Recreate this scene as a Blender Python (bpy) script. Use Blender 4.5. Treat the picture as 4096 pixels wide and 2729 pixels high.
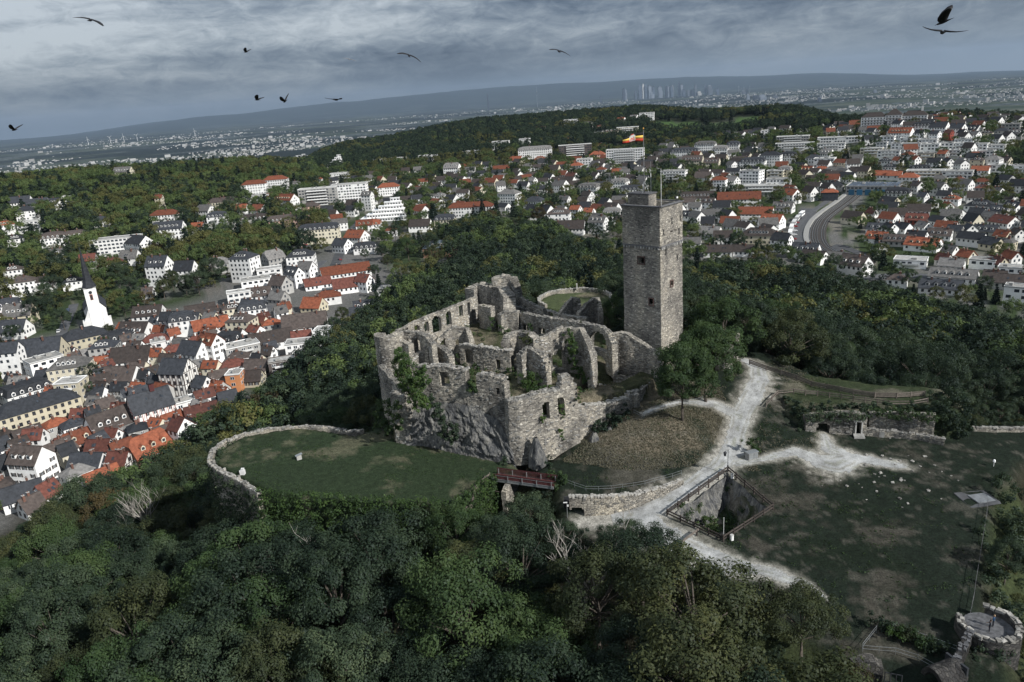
# Castle ruin on a wooded hill above a small town, with a far plain and skyline, after a drone photograph.
import bpy, math, random
import numpy as np
from mathutils import Vector, Matrix, Euler, Quaternion
for _o in list(bpy.data.objects): bpy.data.objects.remove(_o)
sc = bpy.context.scene
COL = sc.collection
R_ = math.radians
rnd = random.Random(7)
# ---- camera ---------------------------------------------------------------
CAM_H = 57.0
cam_d = bpy.data.cameras.new('camera'); cam_d.lens = 36 * 750 / 1024; cam_d.sensor_width = 36; cam_d.clip_start = 1; cam_d.clip_end = 120000
cam = bpy.data.objects.new('camera', cam_d); COL.objects.link(cam)
cam.matrix_world = Matrix.Translation((0, 0, CAM_H)) @ Euler((R_(90 - 18.16), 0, 0)).to_matrix().to_4x4() @ Matrix.Rotation(R_(-4.2), 4, 'Z')
sc.camera = cam
# ---- world: overcast blue-grey sky over a Nishita sky -----------------------
SUN_EL, SUN_AZ = R_(34), R_(127)          # azimuth clockwise from +Y
SUN_STRENGTH = 5.0
sc.view_settings.view_transform = 'Standard'; sc.view_settings.look = 'None'
sc.view_settings.exposure = 0.16; sc.view_settings.gamma = 1.0; sc.view_settings.use_curve_mapping = False
w = bpy.data.worlds.new('World'); sc.world = w; w.use_nodes = True
nt = w.node_tree; nt.nodes.clear()
def nn(t, **k):
    n = nt.nodes.new(t)
    for a, b in k.items(): setattr(n, a, b)
    return n
def lk(a, b): nt.links.new(a, b)
def mth(op, a, b=None, c=None, clamp=False):
    n = nn('ShaderNodeMath', operation=op); n.use_clamp = clamp
    for i, v in enumerate((a, b, c)):
        if v is None: continue
        if hasattr(v, 'is_linked') or hasattr(v, 'links'): lk(v, n.inputs[i])
        else: n.inputs[i].default_value = v
    return n.outputs[0]
def ramp(fac, stops):
    n = nn('ShaderNodeValToRGB'); e = n.color_ramp.elements
    while len(e) < len(stops): e.new(.5)
    for q, (p, c) in zip(e, stops): q.position = p; q.color = (*c, 1)
    lk(fac, n.inputs[0]); return n.outputs[0]
def mixc(f, a, b, typ='MIX'):
    n = nn('ShaderNodeMix', data_type='RGBA', blend_type=typ); n.clamp_factor = True
    for i, v in ((0, f), (6, a), (7, b)):
        if hasattr(v, 'links'): lk(v, n.inputs[i])
        elif i == 0: n.inputs[0].default_value = v
        else: n.inputs[i].default_value = (*v, 1)
    return n.outputs[2]
tc = nn('ShaderNodeTexCoord'); sx = nn('ShaderNodeSeparateXYZ'); lk(tc.outputs['Generated'], sx.inputs[0])
dz = mth('MAXIMUM', sx.outputs[2], 0.0)
cv = nn('ShaderNodeCombineXYZ'); lk(mth('MULTIPLY', sx.outputs[0], 5.0), cv.inputs[0]); lk(mth('MULTIPLY', sx.outputs[1], 5.0), cv.inputs[1]); lk(mth('MULTIPLY', dz, 27.0), cv.inputs[2])
def noi(vec, scale, detail, rough, dist=0, off=None):
    if off:
        m = nn('ShaderNodeVectorMath', operation='ADD'); lk(vec, m.inputs[0]); m.inputs[1].default_value = off; vec = m.outputs[0]
    n = nn('ShaderNodeTexNoise'); lk(vec, n.inputs['Vector']); n.inputs['Scale'].default_value = scale
    n.inputs['Detail'].default_value = detail; n.inputs['Roughness'].default_value = rough; n.inputs['Distortion'].default_value = dist
    return n.outputs[0]
n1 = noi(cv.outputs[0], .95, 10, .60, .35, (1.3, 4.4, 2.0)); n2 = noi(cv.outputs[0], .36, 3, .5, .2, (7.7, 2.1, 5)); cw = nn('ShaderNodeVectorMath', operation='MULTIPLY'); lk(cv.outputs[0], cw.inputs[0]); cw.inputs[1].default_value = (2.2, 2.2, 1); n3 = noi(cw.outputs[0], 2.3, 8, .68, .8)
# the cloud deck is thinner and lighter to the left, heavier at the upper right
side = mth('MULTIPLY', mth('MULTIPLY', sx.outputs[0], mth('MULTIPLY', dz, 7.0, clamp=True)), -.30)
cl = mth('ADD', mth('ADD', mth('ADD', mth('MULTIPLY', n1, .48), mth('MULTIPLY', n2, .42)), mth('MULTIPLY', n3, .27)), side)
cloud = ramp(cl, [(.39, (.022, .037, .063)), (.48, (.056, .082, .124)), (.55, (.122, .157, .207)), (.62, (.23, .27, .32)), (.73, (.46, .50, .54))])
zen = mth('ADD', 1.0, mth('MULTIPLY', dz, .8)); zc_ = nn('ShaderNodeVectorMath', operation='SCALE'); lk(cloud, zc_.inputs[0]); lk(zen, zc_.inputs['Scale']); cloud = zc_.outputs[0]
sky = nn('ShaderNodeTexSky', sky_type='NISHITA'); sky.sun_disc = False; sky.sun_elevation = SUN_EL; sky.sun_rotation = SUN_AZ
sky.altitude = 400; sky.dust_density = 2.0
nish = mixc(1.0, sky.outputs[0], (.10, .10, .10), 'MULTIPLY')
cov = mth('MULTIPLY', ramp(cl, [(.38, (1, 1, 1)), (.80, (.84, .84, .84))]), 1.0)
mix1 = mixc(cov, nish, cloud)
hz = mth('SUBTRACT', 1.0, mth('DIVIDE', dz, .075), clamp=True)
hzm = mth('MULTIPLY', mth('POWER', hz, 1.2), .85)
hcol = mixc(mth('ADD', mth('MULTIPLY', sx.outputs[0], .9), .45, clamp=True), (.100, .130, .165), (.225, .265, .295))
fin = mixc(hzm, mix1, hcol)
bg = nn('ShaderNodeBackground'); lk(fin, bg.inputs[0]); bg.inputs[1].default_value = 1.0
wo = nn('ShaderNodeOutputWorld'); lk(bg.outputs[0], wo.inputs[0])
# ---- sun ------------------------------------------------------------------
sd = bpy.data.lights.new('sun', 'SUN'); sd.energy = SUN_STRENGTH; sd.angle = R_(.6); sd.color = (1, .98, .94)
sun = bpy.data.objects.new('sun', sd); COL.objects.link(sun); sun.location = (200, -50, 300)
_sv = Vector((math.sin(SUN_AZ) * math.cos(SUN_EL), math.cos(SUN_AZ) * math.cos(SUN_EL), math.sin(SUN_EL)))
sun.rotation_euler = _sv.to_track_quat('Z', 'Y').to_euler()
HAZE=2.0e-5
WARD=[(7.25,124.89),(7.71,112.7),(13.56,106.58),(19.58,100.91),(27.68,93.28),(34.67,86.09),(37.97,79.63),(37.97,72.17),(38.26,67.32),(53.3,65.91),(57.28,75.22),(57.55,80.87),(76.22,108.06),(90.01,121.49),(98.7,123.6),(105.36,132.98),(93.7,135.01),(86.57,134.46),(86.57,143.74),(74.93,146.05),(65.89,155.76),(59.79,166.4),(55.25,166.78),(44.12,154.79),(33.43,150.44),(26.83,145.64),(21.69,148.79),(13.06,139.41),(2.67,128.73),(-1.03,130.73)]
WPTS=[(10.44,113.95,-14),(20.67,113.85,-13.5),(26.55,101.36,-13.5),(34.27,93.71,-13.5),(38.92,81.8,-13.5),(41.48,74.95,-14),(57.7,84.14,-13.5),(75.67,108.69,-12.5),(96.68,130.41,-12.5),(79.69,127.43,-12),(60.63,133.43,-11.5),(40.43,123.9,-12),(41.79,111.5,-13),(24.9,112.44,-13),(40.3,134.73,-10),(44.0,141.37,-8.5),(53.22,153.03,-6),(58.62,157.41,-6),(41.15,144.14,-7.5),(33.48,138.81,-7.5),(26.19,142.31,-7),(22.29,135.68,-9),(12.84,137.42,-11),(8.38,128.04,-12.5),(17.89,124.89,-12.5),(28.27,123.87,-12.8),(33.56,128.72,-11.2),(5.74,125.81,-12),(-0.64,133.0,-12.5),(44.16,127.93,-11.2),(51.41,131.92,-10.5),(50.54,139.5,-8.2),(55.63,143.75,-7.5)]
TERRACE=[(55.5,139.5),(57.5,137.1),(61.8,136.9),(66,136.1),(69.5,136.4),(74.5,134.8),(80.5,132),(83.75,130.91),(87.92,134.37),(88.96,144.55),(76.65,149.5),(67.91,155.78),(59.06,150.43)]
TERRACE_Z=-7.6
RUIN=[(-30,164),(-26.2,156),(-21,147.8),(-10,143),(-3.4,139.6),(-0.3,137.2),(11,140.3),(22,144.6),(30,149.5),(32,157),(41,165),(34,173),(24,176),(9,186),(2,200),(-8,200),(-16,186)]
LOWCOURT=[(22.09,150.46),(29.0,156.94),(38.4,163.52),(31,152),(27,160),(18,158),(12,146)]
BASTION=[(-64.91,143.66),(-65.31,148.18),(-62.03,155.7),(-49.72,157.76),(-36.11,151.3),(-31.3,154.56),(-22.52,145.35),(-1.05,132.66),(-5.59,127.18),(-12.78,118.95),(-29.75,122.11),(-46.62,128.22),(-55.92,135.12)]
ROUND=(18.7,206.0,10.6,0.2)
PIT=[(24.39,112.51),(38.23,124.07),(42.14,111.45),(31.46,103.62)]
BPAR=[(-49.59,127.55),(-55.11,133.16),(-61.33,138.67),(-64.27,142.4),(-65.54,147.26),(-64.8,151.4),(-61.51,154.64),(-56.24,156.73),(-49.3,156.7),(-41.86,154.23),(-37.48,151.65),(-34.13,151.75)]
TOWER={'F':(33.22,158.66),'R':(39.1,164.62),'L':(25.85,164.83)}
ROCK=[(-23.94,143.62,-6.0),(-20.18,142.98,-2.6),(-16.52,141.64,-3.2),(-14.5,141.87,-2.4),(-11.93,140.85,-3.4),(-9.32,141.13,-3.2),(-7.08,140.88,-3.8),(-4.86,140.28,-4.6),(-3.07,138.69,-6.5),(-2.03,134.89,-9.0)]
FOREST=[(-148.22,211.49),(-130.68,227.09),(-112.97,230.73),(-118.7,257.87),(-108.38,282.32),(-93.61,308.92),(-84.71,341.44),(-73.24,376.0),(-54.14,440.04),(-22.89,449.95),(-52.7,564.96),(-9.81,662.52),(41.38,582.3),(76.6,484.95),(104.34,433.29),(156.49,382.35),(180.18,359.6),(188.92,335.06),(196.69,297.95),(209.1,276.34),(260,200),(120,40),(20,20),(-30,35),(-130,60),(-190,150)]
MEADOW=[[(276.34,1318.69),(288.21,1432.34),(346.97,1348.14),(327.94,1233.3),(292.89,1246.97)],[(326.77,1221.08),(372.05,1303.17),(393.28,1276.77),(426.48,1360.42),(451.93,1280.49),(410.95,1222.01),(364.76,1161.93)]]
PATHS=[([(53.69,162.03),(55.12,158.15),(53.5,152.44),(49.81,146.05),(46.21,140.97),(43.25,135.28),(40.71,129.68),(37.15,125.16),(30.61,120.27),(24.04,115.44),(17.59,113.56),(10.36,113.26)],[1.6,2.4,2.6,2.8,2.6,2.4,2.8,3.0,3.2,3.4,3.2,2.4]),([(40.16,125.67),(46.16,126.45),(52.62,128.28),(56.25,124.99),(58.13,123.66),(62.33,125.8)],[1.2,1.2,1.5,3.2,3.6,2.6]),([(60.23,133.5),(59.12,128.87),(64.41,124.96),(69.39,121.95)],[1.2,2.0,2.2,1.6]),([(20.28,111.8),(23.33,105.44),(27.06,100.71),(31.39,96.97),(35.94,94.78),(39.24,91.56),(41.08,88.37)],[3.4,3.6,3.2,2.6,1.9,1.5,0.8]),([(45.37,140.01),(41.22,144.36),(33.99,144.77),(26.07,141.66)],[2.4,1.6,0.8,0.8])]
ROADS=[([(-114.51,810.52),(-121.77,718.81),(-130.35,660.1),(-126.35,587.48),(-117.32,508.21)],4.5),([(-138.16,300.48),(-134.47,334.24),(-133.05,356.75),(-135.31,395.14),(-135.47,432.05),(-129.29,471.13),(-128.01,523.45)],3.0),([(-238.67,330.92),(-233.82,343.42),(-240.05,381.55),(-271.85,459.6)],3.5),([(-255.61,604.47),(-224.35,605.28),(-176.72,584.91),(-133.1,570.6)],4.0),([(241.6,589.11),(208.64,522.16),(185.17,463.39),(175.49,430.47)],8.0),([(209.64,421.3),(204.58,438.14),(205.1,457.4),(194.06,425.95)],4.0),([(184.5,378.13),(209.37,382.05),(222.78,365.54)],6.0)]
RAIL=[(293.6,624.13),(264.91,587.38),(238.98,554.03),(216.6,511.6),(201.05,475.25),(190.51,441.93),(192.87,426.16)]
OLDTOWN=[(-155.12,196.25),(-154.69,222.8),(-115.18,236.28),(-115.47,299.27),(-87.5,344.92),(-73.06,465.2),(-94.21,578.11),(-136.42,586.98),(-165.28,462.55),(-213.09,425.58),(-269.51,380.78)]
SPEC={'church':(-231.12,408.83),'gate':(-142.26,273.33),'hotel':[457.1,889.4],'hall':(309.2,623.87),'station':(215.29,472.13)}
WALLS=[
dict(name='ruin_wall',label='weathered front-left outer wall of the castle ruin with a big square window hole above the rock',n=[(-21, 146.2, 5.05), (-14, 143, 5.67), (-9.9, 141.1, 5.2)],zb=-8,th=1.5,op=[(6.15, 8.69, 1.21, 4.63, 0)],jag=0.35),
dict(name='ruin_wall',label='low broken stretch of outer wall filled with shrubs between two taller pieces',n=[(-9.9, 141.1, 1.06), (-7.7, 140.1, 0.43)],zb=-8,th=1.5,op=[],jag=0.35),
dict(name='ruin_wall',label='outer wall piece with one small red-framed window left of the rounded front corner',n=[(-7.7, 140.1, 4.55), (-4.6, 138.7, 4.6), (-2.6, 137.8, 4.25), (-2.2, 137.5, 3.25)],zb=-8,th=1.5,op=[(4.14, 5.01, 0.62, 2.06, 0)],jag=0.35),
dict(name='ruin_wall',label='sunlit front bastion wall of the ruin with rounded corner and two arched windows',n=[(-2.3, 137.4, -0.09), (-1.6, 135.3, 0.06), (0.2, 135.0, 0.38), (3.2, 135.9, 0.77), (6.0, 136.6, 1.11), (8.6, 137.3, 1.13), (9.3, 137.6, 3.66), (11.0, 138.2, 3.8), (12.2, 138.6, 1.01)],zb=-13.2,th=1.6,op=[(8.95, 10.59, -4.63, -0.89, 1), (12.13, 13.85, -4.66, -0.48, 1)],jag=0.35,batter=0.9),
dict(name='ruin_wall',label='low sunlit outer wall running from the front bastion towards the leafy trees',n=[(12.2, 138.6, -3.3), (16.0, 140.4, -4.02), (19.5, 141.8, -4.36), (23.5, 143.6, -4.36)],zb=-11,th=1.0,op=[],jag=0.35),
dict(name='ruin_wall',label='dark retaining wall below the terrace garden beside the two leafy trees',n=[(23.5, 143.6, -4.01), (27, 147.3, -3.98), (31, 152.3, -3.67)],zb=-10,th=1.0,op=[],jag=0.35),
dict(name='ruin_buttress',label='tall stone buttress at the left end of the rock face',n=[(-26.3, 146.0, -0.33), (-23.0, 144.6, -0.73), (-21.5, 145.8, -2.43)],zb=-13,th=2.2,op=[],jag=0.35),
dict(name='ruin_wall',label='ivy-clad low outer wall between the round tower stump and the tall buttress',n=[(-31.2, 163.4, -0.4), (-28.5, 158, -0.8), (-25, 151, -1.2), (-22.8, 147.2, -1.0)],zb=-14,th=1.2,op=[],jag=0.35),
dict(name='ruin_tower',label='round tower stump at the left end of the long windowed wall',n=[(-31.54, 168.9, 6.3), (-31.93, 167.91, 6.3), (-31.98, 166.84, 6.3), (-31.71, 165.82, 6.3), (-31.13, 164.92, 6.3), (-30.3, 164.26, 6.3), (-29.31, 163.87, 6.3), (-28.24, 163.82, 6.3), (-27.22, 164.09, 6.3), (-26.32, 164.67, 6.3), (-25.66, 165.5, 6.3), (-25.27, 166.49, 6.3), (-25.22, 167.56, 6.3), (-25.49, 168.58, 6.3)],zb=-14,th=2.2,op=[],jag=0.25,closed=1),
dict(name='ruin_wall',label='curved inner wall with two dark niches beside the round tower stump',n=[(-26.36, 168.48, 6.2), (-21.95, 167.29, 6.0), (-19.39, 163.08, 5.6), (-18.12, 160.38, 4.6)],zb=-4,th=1.2,op=[(1.42, 2.83, 1.75, 4.33, 1), (3.59, 5.53, 1.18, 4.35, 1)],jag=0.35),
dict(name='ruin_wall',label='broken end pier standing in front of the round tower stump',n=[(-27.09, 164.77, 4.6), (-25.19, 164.91, 4.6), (-23.78, 163.46, 4.2)],zb=-9,th=1.5,op=[],jag=0.35),
dict(name='ruin_wall',label='low pale wall stub covered with ivy below the niches',n=[(-23.74, 162.01, 1.6), (-21.62, 163.17, 2.0), (-19.77, 163.51, 2.4)],zb=-8,th=1.0,op=[],jag=0.35),
dict(name='ruin_wall',label='thick square wall stump left of the arched court wall',n=[(-19.41, 162.51, 3.6), (-18.51, 163.43, 3.8), (-16.7, 163.05, 3.4), (-14.48, 159.35, 2.2)],zb=-5,th=1.4,op=[],jag=0.35),
dict(name='ruin_palace_wall',label='long roofless palace wall with a row of seven tall window openings',n=[(-26.46, 168.04, 6.5), (-22.51, 173.86, 6.8), (-18.16, 178.3, 7.2), (-12.88, 184.08, 7.5), (-8.13, 190.13, 7.6)],zb=-4.5,th=1.3,op=[(2.48, 3.64, 5.36, 6.19, 1), (5.72, 7.57, 4.28, 5.9, 1), (9.28, 10.57, 3.14, 5.98, 1), (11.59, 14.53, 2.05, 6.48, 1), (16.23, 18.18, 2.96, 6.51, 1), (21.0, 22.75, 3.79, 6.81, 0), (24.26, 25.62, 3.63, 6.85, 1), (22.16, 23.89, -1.72, 1.11, 1), (25.21, 27.11, -2.64, 1.24, 1)],jag=0.2),
dict(name='ruin_wall',label='sunlit cross wall with one arch and a narrow slit',n=[(-18.77, 168.26, 3.2), (-16.95, 167.78, 4.2), (-15.05, 168.78, 5.0), (-13.9, 169.48, 5.6), (-10.79, 169.09, 5.6), (-10.34, 167.4, 4.6), (-9.91, 165.58, 3.2)],zb=-5,th=1.2,op=[(0.97, 3.29, 1.8, 4.12, 1), (6.03, 6.61, 1.31, 2.82, 1)],jag=0.35),
dict(name='ruin_wall',label='dark court wall with a large arched opening in the middle of the ruin',n=[(-12.45, 166.2, 2.6), (-6.14, 162.43, 2.6), (-0.73, 159.76, 2.4)],zb=-5.5,th=1.2,op=[(1.31, 3.72, -1.76, 1.71, 1), (9.79, 10.89, -2.46, 0.16, 0)],jag=0.35),
dict(name='ruin_tower',label='thick rounded broken tower at the far end of the palace wall',n=[(-9.08, 191.74, 9.2), (-7.99, 193.06, 10), (-5.43, 190.54, 10), (-2.54, 187.91, 9.8), (-1.36, 184.06, 8.6), (-1.57, 182.15, 6.0)],zb=-3,th=3.0,op=[],jag=0.5),
dict(name='ruin_tower',label='tall ragged tower fragment rising behind the broken rounded tower',n=[(-3.93, 190.53, 11.6), (-1.51, 190.83, 12.2), (0.67, 190.08, 12), (1.17, 188.44, 9.6), (1.96, 187.86, 8.2)],zb=-3,th=2.6,op=[],jag=0.6),
dict(name='ruin_wall',label='square wall block between the broken towers and the back wall',n=[(-2.34, 179.33, 5.2), (-0.71, 180.09, 5.6), (1.85, 179.25, 5.4)],zb=-4,th=2.0,op=[],jag=0.35),
dict(name='ruin_wall',label='shaded return wall at the far end of the palace wall',n=[(-8.16, 186.78, 6.4), (-7.09, 184.48, 6.4), (-4.84, 182.36, 6.4)],zb=-4,th=1.5,op=[],jag=0.35),
dict(name='ruin_wall',label='thin ragged wall descending behind the back wall towards the round lawn',n=[(1.84, 189.21, 7.0), (3.8, 187.2, 6.4), (6.09, 184.09, 5.8), (8.45, 181.86, 5.4)],zb=-2,th=1.0,op=[],jag=0.5),
dict(name='ruin_wall',label='low rear wall with small square openings below the round lawn',n=[(1.2, 186.44, 4.8), (8.06, 184.22, 4.6), (13.15, 177.3, 4.4), (18.27, 173.88, 4.4)],zb=-2,th=1.0,op=[(9.94, 11.89, 2.92, 4.11, 0), (18.22, 19.68, 3.2, 4.71, 1)],jag=0.35),
dict(name='ruin_gable',label='pointed wall fragment left of two standing before the round lawn',n=[(12.13, 178.27, 4.4), (13.82, 179.44, 6.0), (15.91, 181.79, 7.6), (17.06, 181.41, 7.2), (16.93, 179.22, 5.0)],zb=0,th=1.0,op=[],jag=0.4),
dict(name='ruin_gable',label='pointed wall fragment nearer the keep standing before the round lawn',n=[(17.01, 176.32, 5.0), (19.32, 178.73, 6.6), (21.08, 179.84, 7.6), (21.98, 180.05, 7.6), (21.75, 176.51, 5.4)],zb=0,th=1.0,op=[],jag=0.4),
dict(name='ruin_wall',label='long back wall of the court with two low doorways and a tall round arch niche',n=[(2.34, 180.51, 5.0), (6.79, 175.52, 5.2), (11.1, 170.66, 5.5), (15.21, 166.24, 5.8), (18.47, 162.61, 6.0), (20.29, 160.02, 5.9), (21.38, 157.82, 5.2), (21.73, 155.31, 3.4)],zb=-4.5,th=1.3,op=[(1.26, 2.78, 0.4, 2.36, 0), (6.37, 8.73, 0.77, 2.43, 0), (23.09, 28.88, 0.43, 4.83, 1), (23.77, 28.43, -3.59, -0.84, 1)],jag=0.2),
dict(name='ruin_stair_wall',label='dark wall under the stair climbing to the keep',n=[(22.16, 158.34, 4.9), (23.86, 157.76, 5.4), (25.43, 156.61, 5.2), (27.32, 155.53, 4.0), (28.82, 154.31, 3.0), (30.31, 153.13, 2.0), (32.03, 151.47, 0.8)],zb=-5,th=1.4,op=[],jag=0.12),
dict(name='ruin_chapel_wall',label='rounded apse-like wall with thick crown in the middle of the ruin',n=[(-0.49, 161.54, 3.8), (-0.12, 163.06, 5.0), (1.38, 163.49, 5.4), (3.49, 161.53, 5.4), (4.8, 159.55, 4.8)],zb=-5,th=2.0,op=[(1.94, 3.58, -2.76, -0.43, 1)],jag=0.3),
dict(name='ruin_chapel_wall',label='shaded chapel wall with broken stepped right edge',n=[(1.77, 151.76, 3.6), (3.11, 153.26, 4.8), (4.4, 152.0, 4.4), (5.81, 150.3, 3.8), (6.63, 149.94, 2.6), (6.76, 148.53, 0.4), (6.96, 148.93, -1.4)],zb=-5,th=1.5,op=[],jag=0.4),
dict(name='ruin_chapel_wall',label='bright chapel wall with two pointed gothic windows',n=[(4.64, 156.14, 5.0), (6.44, 156.09, 5.8), (9.01, 156.95, 6.8), (11.56, 157.53, 7.6)],zb=-5,th=1.3,op=[(4.21, 5.1, -1.52, 1.74, 1), (5.35, 6.83, -1.96, 2.65, 1)],jag=0.25),
dict(name='ruin_chapel_wall',label='dark ivy-covered chapel side wall sloping down on its right end',n=[(11.56, 157.53, 7.6), (14.92, 156.15, 7.4), (15.75, 153.37, 5.6), (16.4, 150.23, 3.0), (16.38, 147.38, 0.8), (16.7, 147.93, -1.6)],zb=-5,th=1.4,op=[],jag=0.35),
dict(name='ruin_wall',label='low crumbled wall edging the terrace garden',n=[(17.86, 149.5, -3.4), (20.46, 148.56, -3.6), (22.81, 146.32, -3.8), (25.04, 143.78, -4.2)],zb=-7,th=0.9,op=[],jag=0.35),
dict(name='ruin_wall',label='low wall remnant in the grassy terrace below the stair wall',n=[(21.85, 155.49, -3.6), (24.43, 153.96, -3.6), (27.06, 151.99, -3.8)],zb=-7,th=0.7,op=[],jag=0.35)]
KEEP_OPS=[('L',4.8,0.79,19.63,21.08),('L',2.35,0.51,10.52,11.97),('R',4.15,0.46,14.13,15.34),('R',4.22,0.43,26.2,26.57),('R',5.86,0.46,26.13,26.47)]
KEEP_ANCH=[('R',1.1,26.72,0),('R',7.25,25.94,0),('R',2.02,22.38,0),('R',6.56,20.19,0),('R',4.41,28.64,0),('R',7.95,28.68,0)]
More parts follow.
